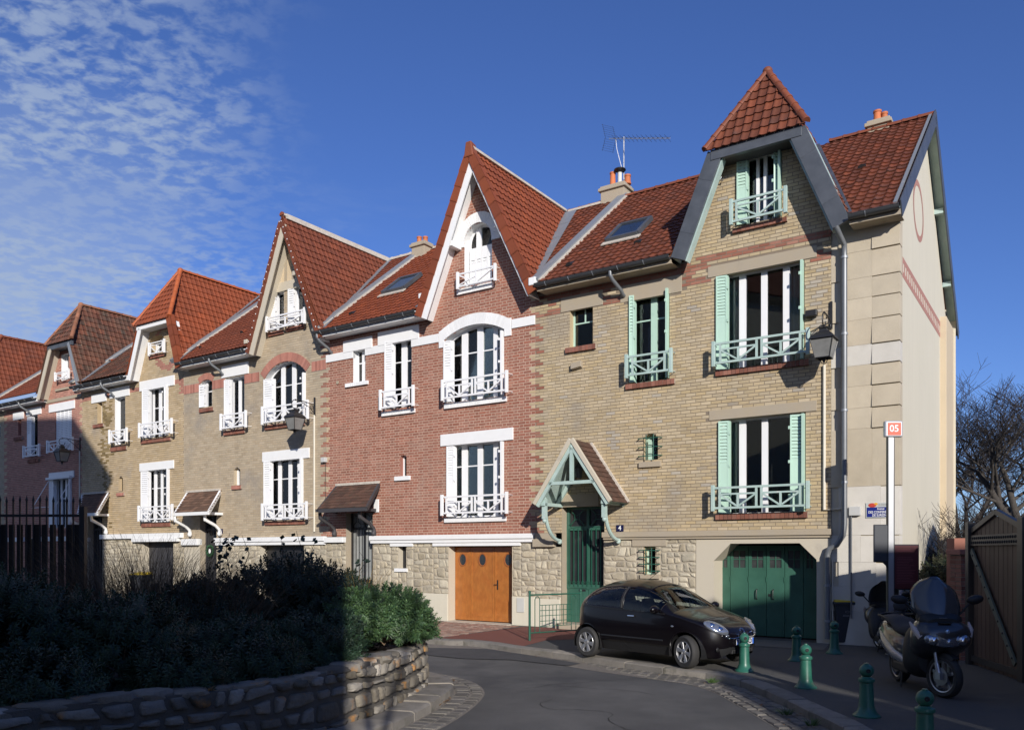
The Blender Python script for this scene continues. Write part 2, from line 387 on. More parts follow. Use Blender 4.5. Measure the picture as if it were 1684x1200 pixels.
kpx = [(700,1051),(750,1053),(800,1058),(850,1066),(900,1072),(945,1078),(1000,1087),(1060,1095),(1130,1104),(1180,1111),(1230,1124),(1280,1146),(1330,1170),(1380,1195),(1440,1232),(1500,1290)]
kpts = [G(a, b, -.02) for a, b in kpx]
kl = [W(-26, -3.6), W(-16, -3.5), W(-9, -3.7)]
kpts = [(v.x, v.y) for v in kl]+kpts+[(3.9, 3.5), (3.6, -8), (3.2, -30)]
kcurve = resample(kpts, .30)
inner = []
def offs(c, dist):
    out = []
    for i, p in enumerate(c):
        t = (c[min(i+1, len(c)-1)]-c[max(i-1, 0)]).normalized(); out.append(p+Vector((-t.y, t.x))*dist)
    return out
KW = .30
kin = offs(kcurve, KW)       # towards the houses
pav_poly = [(p.x, p.y) for p in offs(kcurve, KW-.03)]+[(26, -30), (26, 17), (14, 40), tuple(W(-26, .3).xy)]
pavement = tri_sheet('pavement', pav_poly, 0., m_pave, .1)
# kerb: each stone a piece
kerb = MB(); 
kb = structure(MB().q(*[(kcurve[i].x, kcurve[i].y, -.10) for i in (0, 1)], *[(kin[i].x, kin[i].y, -.10) for i in (1, 0)]).build('kerb', m_kerb))
rk = random.Random(3)
def strip_stone(mb, a, b, z0, z1, gap=.008, inset=.02, jit=.006):
    """a,b: lists of 2-D points of the two long edges"""
    n = len(a); A_ = [Vector(p) for p in a]; B_ = [Vector(p) for p in b]
    t = (A_[1]-A_[0]).normalized()*gap; A_[0] = A_[0]+t; B_[0] = B_[0]+t
    t = (A_[-1]-A_[-2]).normalized()*gap; A_[-1] = A_[-1]-t; B_[-1] = B_[-1]-t
    z1 += rk.uniform(-jit, jit); vs = []; fs = []
    for i in range(n):
        p, q = A_[i], B_[i]; w = (q-p).normalized()
        e = inset if 0 < i < n-1 else inset
        for pt, z in ((p, z0), (p+w*.004, z1-inset), (p+w*inset*1.2, z1-inset*.25), (p+w*inset*2.6, z1), (q-w*inset, z1), (q, z0)):
            vs.append((pt.x+rk.uniform(-1, 1)*.003, pt.y+rk.uniform(-1, 1)*.003, z+rk.uniform(-1, 1)*.003))
    for i in range(n-1):
        for j in range(5): k = i*6+j; fs.append((k, k+6, k+7, k+1))
    fs.append((5, 4, 3, 2, 1, 0)); fs.append(tuple((n-1)*6+j for j in range(6)))
    mb.add(vs, fs)
i = 0
while i < len(kcurve)-4:
    st = 3 if rk.random() < .6 else 4
    y0 = kcurve[i].y
    mb = MB(); strip_stone(mb, kcurve[i:i+st+1], kin[i:i+st+1], -.16, .012, inset=.022)
    if kcurve[i].y > 2: mb.build('kerb_stone', m_kerb, kb, smooth=True)
    i += st
# gutter of setts along the kerb on the right
gut = structure(tri_sheet('gutter', [(p.x, p.y) for p in offs(kcurve, 0.01)[60:]]+[(p.x, p.y) for p in offs(kcurve, -.62)[60:]][::-1], -.116, m_joint))
def sett(mb, c, t, w, l, h, z):
    n = Vector((-t.y, t.x)); r = rk
    pts = [c-t*l/2-n*w/2, c+t*l/2-n*w/2, c+t*l/2+n*w/2, c-t*l/2+n*w/2]
    pts = [p+Vector((r.uniform(-1, 1), r.uniform(-1, 1)))*.008 for p in pts]
    cen = sum(pts, Vector((0, 0)))/4; vs = []; zz = z+r.uniform(-.006, .006)
    for p in pts: vs.append((p.x, p.y, zz-h))
    for p in pts: q = cen+(p-cen)*.97; vs.append((q.x, q.y, zz-.014))
    for p in pts: q = cen+(p-cen)*.80; vs.append((q.x, q.y, zz))
    fs = []
    for k in range(4):
        j = (k+1) % 4; fs += [(k, j, 4+j, 4+k), (4+k, 4+j, 8+j, 8+k)]
    fs.append((8, 9, 10, 11)); mb.add(vs, fs)
start = next(i for i, p in enumerate(kcurve) if p.x > 2.6 and p.y < 15.5)
for row in range(4):
    c = resample([(p.x, p.y) for p in offs(kcurve, -.085-.15*row)[start-6:start+46]], .205)
    off0 = row % 2
    for k in range(len(c)-1):
        if k < row*3: continue
        t = (c[k+1]-c[k]).normalized(); mb = MB(); sett(mb, (c[k]+c[k+1])/2+t*(.1*off0), t, .135, .19, .03, -.098)
        mb.build('sett', m_sett, gut, smooth=False)
# ------------------------------------------------------------------ brick walls
def outline(a, b, z0, z1, rise=0., n=12):
    """opening outline, anticlockwise from lower left; rise>0 gives an arched head"""
    if rise <= 0: return [(a, z0), (b, z0), (b, z1), (a, z1)]
    w = (b-a)/2; c = (a+b)/2; r = (w*w+rise*rise)/(2*rise); zc_ = z1-r; zs = z1-rise
    pts = [(a, z0), (b, z0)]
    a0 = math.asin(min(1, w/r))
    if rise > w*.98: a0 = math.pi/2
    for i in range(n+1):
        t = a0-2*a0*i/n; pts.append((c+r*math.sin(t), zc_+r*math.cos(t)))
    return pts
def hole_from(a, b, z0, z1, rise=0.):
    w = (b-a)/2; c = (a+b)/2; r = (w*w+rise*rise)/(2*rise) if rise > 0 else 0
    def f(z):
        if z < z0 or z > z1: return None
        if rise > 0 and z > z1-rise:
            h = z-(z1-r); q = math.sqrt(max(0, r*r-h*h)); return (c-q, c+q) if q > .01 else None
        return (a, b)
    return f
def subtract(iv, h):
    out = []
    for a, b in iv:
        if h[1] <= a or h[0] >= b: out.append((a, b)); continue
        if h[0] > a: out.append((a, h[0]))
        if h[1] < b: out.append((h[1], b))
    return out
def wall_spans(z, spans, holes):
    iv = list(spans(z))
    for h in holes:
        r = h(z)
        if r: iv = subtract(iv, r)
    return [(a, b) for a, b in iv if b-a > .015]
CH, BL, JT = .0835, .262, .0115
BOXF = np.array([(0,1,5,4), (0,4,7,3), (1,2,6,5), (3,7,6,2), (0,3,2,1)])
def brick_boxes(L, pr=.006):
    """L rows of a,b,z0,z1,front-d -> verts, quads (front + 4 sides, slightly chamfered by shrinking the front)"""
    L = np.array(L); n = len(L); a, b, z0, z1, d = L.T; e = .002
    V = np.empty((n, 8, 3))
    # back ring 4..7, front ring 0..3
    for k, (u, z) in enumerate(((a+e, z0+e), (b-e, z0+e), (b-e, z1-e), (a+e, z1-e))): V[:, k] = np.stack((u, d, z), 1)
    for k, (u, z) in enumerate(((a, z0), (b, z0), (b, z1), (a, z1))): V[:, 4+k] = np.stack((u, d+pr+.006, z), 1)
    Fq = (np.array([(0,1,2,3), (4,5,1,0), (5,6,2,1), (6,7,3,2), (7,4,0,3)])[None]+(np.arange(n)*8)[:, None, None]).reshape(-1, 4)
    return V.reshape(-1, 3), Fq
std = {}
def std_brick(mat, w, JT=.0135):
    k = (mat.name, round(w, 3))
    if k not in std:
        V, Fq = brick_boxes([(0, w, 0, CH-JT, 0)]); o = npmesh('brick', V, Fq, mat, link=False); std[k] = o.data; bpy.data.objects.remove(o)
    return std[k]
def brick_wall(root, z0, z1, spans, holes, zone, mats, mortar, bond='stretcher', singles=0, near=1, seed=1, d=0., JT=.0135):
    rr = random.Random(seed)
    wall = MB(); nz = int(round((z1-z0)/CH)); sub = 2
    for i in range(nz*sub):
        za, zb = z0+i*CH/sub, z0+(i+1)*CH/sub
        for a, b in wall_spans((za+zb)/2, spans, holes): wall.q((a, d+.006, za), (b, d+.006, za), (b, d+.006, zb), (a, d+.006, zb))
    w = wall.build('wall', mortar, root, fix=False)
    by = {}; cand = []
    for i in range(nz):
        za = z0+i*CH; zm = za+CH/2
        for a, b in wall_spans(zm, spans, holes):
            # brick runs at fixed positions, cut by the span
            if bond == 'stretcher': pat = [BL]; off = (i % 2)*BL/2+(.03 if i % 3 == 0 else 0)
            else: pat = [BL, BL/2]; off = (i % 2)*BL*.75
            L = sum(pat); k = math.floor((a-off)/L); x = off+k*L; j = 0
            while x < b:
                wd = pat[j % len(pat)]; p, q = max(x+JT/2, a), min(x+wd-JT/2, b)
                if q-p > .03:
                    key = zone((p+q)/2, zm, i)
                    full = abs((q-p)-(wd-JT)) < 1e-4
                    dd = d+rr.uniform(-.0015, .0015)
                    if key is not None:
                        rec = (p, q, za+JT/2, za+CH-JT/2, dd)
                        if full and wd == BL: cand.append((key, rec))
                        else: by.setdefault(key, []).append(rec)
                x += wd; j += 1
    if singles:
        # nearest bricks (largest in view) stay single
        cx, cy = 0, 0
        cand.sort(key=lambda c: (W(c[1][0], 0).x**2+W(c[1][0], 0).y**2+(c[1][2]-H)**2))
        ch = cand[:singles]
        off = OFF[root.name]
        for key, r_ in ch:
            o = bpy.data.objects.new('brick', std_brick(mats[key], BL-JT, JT)); col.objects.link(o); o.parent = w
            o.location = (r_[0]-off[0], r_[4], r_[2])
        cand = cand[singles:]
    for key, r_ in cand: by.setdefault(key, []).append(r_)
    for key, L in by.items():
        V, Fq = brick_boxes(L); npmesh('brick', V, Fq, mats[key], w, kind='stuff')
    return w

# irregular stones in rough courses
def stone_mesh(poly, c, depth, proud, rr, rot):
    """rounded irregular stone from polygon (list of 2-D), returns verts faces in (x, d, z) with front towards -d"""
    for _ in range(2):
        q = []
        for i in range(len(poly)):
            p, n_ = Vector(poly[i]), Vector(poly[(i+1) % len(poly)]); q += [p.lerp(n_, .2), p.lerp(n_, .8)]
        poly = q
    n = len(poly); cen = sum((Vector(p) for p in poly), Vector((0, 0)))/n
    tx, tz = rr.uniform(-.05, .05), rr.uniform(-.06, .06)
    rings = [(1., depth), (.985, -proud*.25), (.86, -proud*.85), (.55, -proud*1.05)]
    vs = []
    for s, d in rings:
        for p in poly:
            v = cen+(Vector(p)-cen)*s
            jj = rr.uniform(-1, 1)*proud*(.22 if s > .6 else .06) if s < .97 else 0
            vs.append((v.x, d+jj+(tx*(v.x-cen.x)+tz*(v.y-cen.y) if d < depth else 0), v.y))
    vs.append((cen.x, -proud*rr.uniform(1.0, 1.12), cen.y)); fs = []
    for k in range(len(rings)-1):
        for i in range(n): j = (i+1) % n; fs.append((k*n+i, k*n+j, (k+1)*n+j, (k+1)*n+i))
    m = len(rings)-1
    for i in range(n): fs.append((m*n+i, m*n+(i+1) % n, (m+1)*n))
    return vs, fs
def rubble(a, b, z0, z1, hmin, hmax, wmin, wmax, rr, gap=.022, topf=None):
    """yield stone polygons filling the rectangle"""
    z = z0; out = []
    def wav(u, k): return .030*math.sin(u*2.1+k*1.7)+.018*math.sin(u*5.3+k*3.1)
    k = 0
    while z < z1-.05:
        h = rr.uniform(hmin, hmax)
        if z+h > z1-hmin*.6: h = z1-z
        u = a; prev_s = 0
        while u < b-.02:
            w = rr.uniform(wmin, wmax)*(1 if rr.random() < .7 else .7)
            if u+w > b-wmin*.6: w = b-u
            s1 = 0 if u+w >= b-.001 else rr.uniform(-.07, .07)
            w0 = lambda x: 0 if z <= z0+.001 else wav(x, k)
            w1 = lambda x: 0 if z+h >= z1-.001 else wav(x, k+1)
            pieces = [(z, z+h)]
            if h > hmax*.72 and w < wmax*.7 and rr.random() < .35: m = z+h*rr.uniform(.4, .6); pieces = [(z, m), (m, z+h)]
            for pa, pb in pieces:
                bl = w0 if pa == z else (lambda x: 0); tl = w1 if pb == z+h else (lambda x: 0)
                sl = lambda v, x: (v-(pa+pb)/2)*x/(pb-pa); e0, e1 = (prev_s if u > a+.001 else 0), (s1 if u+w < b-.001 else 0); g2 = gap/2; jj = min(w, pb-pa)*.16; J = lambda: rr.uniform(0, jj)
                pts = [(u+g2+sl(pa, e0)+J()*.6, pa+bl(u)+g2+J()*.6), (u+w/2+rr.uniform(-.2, .2)*w, pa+bl(u+w/2)+g2+J()*.5), (u+w-g2+sl(pa, e1)-J()*.6, pa+bl(u+w)+g2+J()*.6), (u+w-g2-J()*.5, (pa+pb)/2),
                       (u+w-g2+sl(pb, e1)-J()*.6, pb+tl(u+w)-g2-J()*.6), (u+w/2+rr.uniform(-.2, .2)*w, pb+tl(u+w/2)-g2-J()*.5), (u+g2+sl(pb, e0)+J()*.6, pb+tl(u)-g2-J()*.6), (u+g2+J()*.5, (pa+pb)/2)]
                out.append(pts)
            u += w; prev_s = s1
        z += h; k += 1
    return out
def rubble_wall(root, a, b, z0, z1, holes, mat, mortar, seed, single=True, d=0., size=(.12, .27, .15, .42)):
    rr = random.Random(seed)
    # split the rectangle round the holes (rectangles u0,u1,z0,z1)
    rects = [(a, b, z0, z1)]
    for (ha, hb, hz0, hz1) in holes:
        nr = []
        for (p, q, r, s) in rects:
            if hb <= p or ha >= q or hz1 <= r or hz0 >= s: nr.append((p, q, r, s)); continue
            if ha > p+.02: nr.append((p, ha, r, s))
            if hb < q-.02: nr.append((hb, q, r, s))
            if hz0 > r+.02: nr.append((max(p, ha), min(q, hb), r, hz0))
            if hz1 < s-.02: nr.append((max(p, ha), min(q, hb), hz1, s))
        rects = nr
    mb = MB()
    for p, q, r, s in rects: mb.q((p, d+.006, r), (q, d+.006, r), (q, d+.006, s), (p, d+.006, s))
    w = mb.build('stone_base', mortar, root, fix=False)
    al = MB()
    for p, q, r, s in rects:
        for poly in rubble(p, q, r, s, *size, rr):
            vs, fs = stone_mesh(poly, None, .03, rr.uniform(.006, .020), rr, 0)
            vs = [(x, y+d, z) for x, y, z in vs]
            if single: MB().add(vs, fs).build('stone', mat, w, smooth=2)
            else: al.add(vs, fs)
    if not single: al.build('stone', mat, w, smooth=True, kind='stuff')
    return w

# ------------------------------------------------------------------ roof tiles
PROF = [(0, .010), (.12, .030), (.30, .032), (.42, .014), (.62, .007), (.86, .007), (1.0, .012)]
TW, TL = .215, .275
def tile_vf(x0a, x1a, x0b, x1b, l=TL):
    """one tile between lower edge x0a..x1a and upper edge x0b..x1b (tile-local: x across, y up the slope, z normal)"""
    n = len(PROF); vs = []
    for t, h in PROF: vs.append((x0a+(x1a-x0a)*t, -.035, h+.040))
    for t, h in PROF: vs.append((x0b+(x1b-x0b)*t, l, h+.004))
    for t, h in PROF: vs.append((x0a+(x1a-x0a)*t, -.030, h+.008))
    fs = [(i, i+1, n+i+1, n+i) for i in range(n-1)]+[(2*n+i, 2*n+i+1, i+1, i) for i in range(n-1)]
    return vs, fs
tile_std = {}
def std_tile(mat):
    if mat.name not in tile_std:
        vs, fs = tile_vf(.003, TW-.003, .003, TW-.003)
        me = bpy.data.meshes.new('roof_tile'); me.from_pydata(vs, [], fs); me.materials.append(mat)
        me.polygons.foreach_set('use_smooth', [True]*len(fs)); me.set_sharp_from_angle(angle=R(50)); tile_std[mat.name] = me
    return tile_std[mat.name]
def tiled_slope(root, roof, o, e, s, poly, mat, singles, kind='roof_tile'):
    """o origin, e unit across, s unit up-slope (facade coords), poly in (x,s) convex; adds tiles under `roof`"""
    o, e, s = Vector(o), Vector(e).normalized(), Vector(s).normalized(); n = e.cross(s).normalized()
    off = Vector(OFF[root.name])
    def at_s(v):
        xs = []
        for i in range(len(poly)):
            (x0, y0), (x1, y1) = poly[i-1], poly[i]
            if (y0-v)*(y1-v) <= 0 and abs(y1-y0) > 1e-9: xs.append(x0+(x1-x0)*(v-y0)/(y1-y0))
        return (min(xs), max(xs)) if len(xs) >= 2 else None
    ymin = min(p[1] for p in poly); ymax = max(p[1] for p in poly)
    V, Fs = [], []; base = 0; rows = int((ymax-ymin)/TL)+1; full = []
    Rm = Matrix((e, s, n)).transposed()
    for r in range(rows):
        y0 = ymin+r*TL; y1 = min(y0+TL, ymax)
        ia = at_s(min(y0+.001, ymax-.001)); ib = at_s(max(y1-.001, ymin)) 
        if not ia or not ib: continue
        x0 = min(ia[0], ib[0]); x1 = max(ia[1], ib[1]); k = math.floor(x0/TW)
        while k*TW < x1:
            a, b = k*TW+.003, (k+1)*TW-.003
            la, lb, ua, ub = max(a, ia[0]), min(b, ia[1]), max(a, ib[0]), min(b, ib[1])
            k += 1
            if lb-la < .01 and ub-ua < .01: continue
            if lb < la: la = lb = min(max((la+lb)/2, ia[0]), ia[1])
            if ub < ua: ua = ub = min(max((ua+ub)/2, ib[0]), ib[1])
            if la == a and lb == b and ua == a and ub == b and y1-y0 > TL-.01: full.append((a-.003, y0)); continue
            vs, fs = tile_vf(la, lb, ua, ub, y1-y0)
            V += [o+e*x+s*(y0+y)+n*z for x, y, z in vs]; Fs += [tuple(i+base for i in f) for f in fs]; base += len(vs)
    full.sort(key=lambda q: (o+e*q[0]).y); rr = random.Random(len(full))
    nsing = min(singles, len(full))
    for i, (x, y) in enumerate(full):
        jz = rr.uniform(0, .006)
        if i < nsing:
            ob = bpy.data.objects.new(kind, std_tile(mat)); col.objects.link(ob); ob.parent = roof
            p = o+e*x+s*y+n*jz-off; ob.matrix_local = Matrix.Translation(p) @ Rm.to_4x4()
        else:
            vs, fs = tile_vf(.003, TW-.003, .003, TW-.003)
            V += [o+e*(x+a)+s*(y+b)+n*(c+jz) for a, b, c in vs]; Fs += [tuple(i_+base for i_ in f) for f in fs]; base += len(vs)
    if V:
        ob = npmesh(kind, [tuple(v) for v in V], Fs, mat, roof, kind='stuff', smooth=True); ob.data.set_sharp_from_angle(angle=R(50))
    return nsing
def ridge_run(root, roof, p, q, mat, r=.095, l=.36, name='ridge_tile', bed=True, side=(0, 0, 1)):
    p, q = Vector(p), Vector(q); L = (q-p).length; n = max(1, int(L/l)); t = (q-p).normalized()
    a = t.cross(Vector((0, 0, 1)))
    if a.length < .05: a = Vector((1, 0, 0))
    a.normalize(); b = a.cross(t).normalized()
    if b.z < 0: b = -b
    for i in range(n):
        s0, s1 = p+t*(L*i/n-.03), p+t*(L*(i+1)/n); mb = MB(); vs = []; m = 7
        for (c, rr_) in ((s0, r*1.12), (s0+t*.05, r*1.14), (s0+t*.055, r), (s1, r*.97)):
            for k in range(m+1):
                an = math.pi*(-.06+1.12*k/m); vs.append(c+a*math.cos(an)*rr_+b*(math.sin(an)*rr_*.95))
        fs = []
        for j in range(3):
            for k in range(m): fs.append((j*(m+1)+k, j*(m+1)+k+1, (j+1)*(m+1)+k+1, (j+1)*(m+1)+k))
        fs.append(tuple(range(m+1)))
        mb.add(vs, fs).build(name, mat, roof, smooth=True, fix=False)
    if bed: MB().beam(p+b*.0, q+b*.0, r*2.3, .07, up=tuple(b)).build('mortar_bed', m_cement, roof)

# ------------------------------------------------------------------ windows
def zz(pl, pr, y, n=0.): return PZ(pl, y[0], n), PZ(pr, y[1], n)
def frame_ring(mb, ol, w, d0, d1):
    us = [p[0] for p in ol]; zs = [p[1] for p in ol]; cu, cz = (min(us)+max(us))/2, (min(zs)+max(zs))/2
    hu, hz = (max(us)-min(us))/2, (max(zs)-min(zs))/2
    inn = [(cu+(u-cu)*(1-w/hu), cz+(z-cz)*(1-w/hz)) for u, z in ol]; n = len(ol)
    vs = [(u, d0, z) for u, z in ol]+[(u, d0, z) for u, z in inn]+[(u, d1, z) for u, z in inn]+[(u, d1, z) for u, z in ol]
    fs = []
    for i in range(n):
        j = (i+1) % n; fs += [(i, j, n+j, n+i), (n+i, n+j, 2*n+j, 2*n+i), (2*n+i, 2*n+j, 3*n+j, 3*n+i), (3*n+i, 3*n+j, j, i)]
    mb.add(vs, fs); return inn
def louvre_panel(mb, p0, p1, z0, z1, t=.03, lv=(0.55, .98)):
    """shutter leaf standing between plan points p0,p1 (u,d) with a louvred zone"""
    a, b = Vector((p0[0], p0[1], 0)), Vector((p1[0], p1[1], 0)); e = (b-a).normalized(); w = (b-a).length; nn = Vector((e.y, -e.x, 0)) 
    def bar(x0, x1, y0, y1, za, zb):
        mb.hexa([a+e*x0+nn*y0+Vector((0,0,za)), a+e*x1+nn*y0+Vector((0,0,za)), a+e*x1+nn*y1+Vector((0,0,za)), a+e*x0+nn*y1+Vector((0,0,za)),
                 a+e*x0+nn*y0+Vector((0,0,zb)), a+e*x1+nn*y0+Vector((0,0,zb)), a+e*x1+nn*y1+Vector((0,0,zb)), a+e*x0+nn*y1+Vector((0,0,zb))])
    s = min(.035, w*.22); h = z1-z0; la, lb = z0+h*lv[0], z0+h*lv[1]
    bar(0, s, -t/2, t/2, z0, z1); bar(w-s, w, -t/2, t/2, z0, z1); bar(s, w-s, -t*.3, t*.3, z0, la); bar(s, w-s, -t/2, t/2, lb, z1)
    k = int((lb-la)/.075)
    for i in range(k):
        zc_ = la+(i+.5)*(lb-la)/k
        mb.hexa([a+e*s+nn*(t*.4)+Vector((0,0,zc_-.034)), a+e*(w-s)+nn*(t*.4)+Vector((0,0,zc_-.034)), a+e*(w-s)+nn*(t*.25)+Vector((0,0,zc_-.038)), a+e*s+nn*(t*.25)+Vector((0,0,zc_-.038)),
                 a+e*s-nn*(t*.2)+Vector((0,0,zc_+.034)), a+e*(w-s)-nn*(t*.2)+Vector((0,0,zc_+.034)), a+e*(w-s)-nn*(t*.4)+Vector((0,0,zc_+.03)), a+e*s-nn*(t*.4)+Vector((0,0,zc_+.03))])
def window(root, xl, xr, top, bot, verts, trans=None, fm=None, rise=0., rv=m_tan, depth=.20, curtains=(), shut=(0, 0), smat=None, sill=None, sillm=None, vw=None, room=True, closed=False, fw=.05, shutz=None):
    """xl,xr px of the opening; top,bot (yl,yr) px; verts list of px pairs of the upright frame members; trans fraction of height"""
    a, b = PU(xl), PU(xr); z1 = sum(zz(xl, xr, top))/2; z0 = sum(zz(xl, xr, bot))/2
    ol = outline(a, b, z0, z1, rise)
    fr = MB(); inn = frame_ring(fr, ol, fw, depth, depth+.07)
    w = None
    cols = []
    for pl, pr in verts:
        # upright members measured on the plane of the frame
        ua, ub = P(pl, HY, -depth)[0], P(pr, HY, -depth)[0]; cols.append((ua, ub))
    for ua, ub in cols:
        pl = clip_rect(ol, ua, ub, z0+.01, z1-.01)
        if len(pl) > 2: fr.prism(pl, depth-.018, depth+.055)
    w = fr.build('window', fm or m_whitew, root)
    # panes between members
    edges = [a+fw]+[x for c in cols for x in c]+[b-fw]; bars = MB(); nb = 0
    for i in range(0, len(edges), 2):
        p, q = edges[i], edges[i+1]
        if q-p < .03: continue
        zs = [z0+fw, z1-fw]
        if trans:
            zt = z0+(z1-z0)*trans; zs = [z0+fw, zt-.018, zt+.018, z1-fw]; bars.box(p-.01, q+.01, depth+.004, depth+.045, zt-.018, zt+.018); nb += 1
        for k in range(0, len(zs), 2):
            pl = clip_rect(inn, p-.005, q+.005, zs[k]-.004, zs[k+1]+.004)
            if len(pl) > 2: MB().prism(pl, depth+.022, depth+.028).build('pane', m_glass, w)
    if nb: bars.build('glazing_bar', fm or m_whitew, w)
    rev = MB(); n = len(ol)
    for i in range(n):
        (u0, q0), (u1, q1) = ol[i], ol[(i+1) % n]; rev.q((u0, .0, q0), (u1, .0, q1), (u1, depth+.02, q1), (u0, depth+.02, q0))
    rev.build('reveal', rv, w)
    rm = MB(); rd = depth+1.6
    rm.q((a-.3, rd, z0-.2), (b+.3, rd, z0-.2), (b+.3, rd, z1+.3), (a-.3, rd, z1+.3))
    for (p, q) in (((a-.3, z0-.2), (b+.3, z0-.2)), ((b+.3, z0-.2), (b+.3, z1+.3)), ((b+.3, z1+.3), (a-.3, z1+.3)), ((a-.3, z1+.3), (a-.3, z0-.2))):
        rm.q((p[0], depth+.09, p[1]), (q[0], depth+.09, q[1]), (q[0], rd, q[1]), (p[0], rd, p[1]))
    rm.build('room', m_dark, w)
    for cu0, cu1 in curtains:
        ua, ub = P(cu0, HY, -depth-.15)[0], P(cu1, HY, -depth-.15)[0]; mb = MB(); m = max(6, int((ub-ua)/.03)); vs = []
        for i in range(m+1):
            u = ua+(ub-ua)*i/m; dd = depth+.16+.035*math.sin(i*1.9)+.01*math.sin(i*.7); vs += [(u, dd, z0+.03), (u, dd, z1-.03)]
        mb.add(vs, [(2*i, 2*i+2, 2*i+3, 2*i+1) for i in range(m)]).build('curtain', m_curt, w, smooth=True, fix=False)
    zt0, zt1 = z0+.03, z1-.05-(rise if rise else 0)
    if shut[0]:
        mb = MB(); wd = P(xl+shut[0], HY)[0]-a
        louvre_panel(mb, (a-.02, -.05), (a+wd, -.02), zt0, zt1); mb.beam((a+wd+.01, -.02, zt0), (a+wd+.01, .10, zt0), .02, .02)
        for dd in (.012, .05, .09): mb.box(a+wd-.035, a+wd+.012, dd, dd+.026, zt0, zt1)
        for zq in (.15, .5, .85): mb.box(a+wd-.01, a+wd+.03, -.045, -.0, zt0+(zt1-zt0)*zq, zt0+(zt1-zt0)*zq+.07)
        mb.build('shutter', smat or m_whitew, w)
    if shut[1]:
        mb = MB(); wd = b-P(xr-shut[1], HY)[0]
        if wd > .14: louvre_panel(mb, (b-wd, -.03), (b-.03, .04), zt0, zt1)
        for k in range(3): mb.box(b-min(wd, .06)-.012-k*.0, b-min(wd, .06)+.045, -.10+k*.045, -.068+k*.045, zt0, zt1)
        for zq in (.15, .5, .85): mb.box(b-wd-.02, b-wd+.02, -.125, -.09, zt0+(zt1-zt0)*zq, zt0+(zt1-zt0)*zq+.07)
        mb.build('shutter', smat or m_whitew, w)
    if closed:
        mb = MB(); nl = 4; pw = (b-a-.04)/nl
        for i in range(nl): louvre_panel(mb, (a+.02+i*pw, .05), (a+.02+(i+1)*pw-.008, .05), z0+.02, (z1-.02) if closed is True else z0+(z1-z0)*closed, lv=(.04, .97) if closed is True else (.6, .66))
        mb.build('shutter', smat or m_whitew, w)
    if sill:
        sx0, sy0, sx1, sy1, th = sill   # top edge from (sx0,sy0) to (sx1,sy1) px on the sill front, thickness px
        n_ = .07; ua, za = P(sx0, sy0, n_); ub, zb = P(sx1, sy1, n_); zt = (za+zb)/2; k = (W(ua, -n_)).y; hh = th/F*k
        mb = MB(); cnt = max(3, int((ub-ua)/.10))
        if sillm in (m_darkred, m_whiteb, m_red2):
            for i in range(cnt):
                x0, x1 = ua+(ub-ua)*i/cnt, ua+(ub-ua)*(i+1)/cnt; mb.box(x0+.006, x1-.006, -n_-random.uniform(0, .006), .17, zt-hh, zt)
            o = mb.build('sill', sillm, w); MB().box(ua+.004, ub-.004, -n_+.008, .16, zt-hh+.004, zt-.006).build('sill_joint', m_mortar_grey if sillm != m_whiteb else m_white, w)
        else: mb.box(ua, ub, -n_, .17, zt-hh, zt).build('sill', sillm or m_conc, w, bevel=.008)
    return w, (a, b, z0, z1)
def lintel(root, tl, tr, bh, mat, th=.03, name='lintel', bev=.006):
    """top-left, top-right px, height in px at left"""
    ua, za = P(*tl, th); ub, zb = P(*tr, th); z1 = (za+zb)/2; z0 = (P(tl[0], tl[1]+bh, th)[1]+za*0); z0 = z1-(za-z0)
    return MB().box(ua, ub, -th, .10, z0, z1).build(name, mat, root, bevel=bev), (ua, ub, z0, z1)
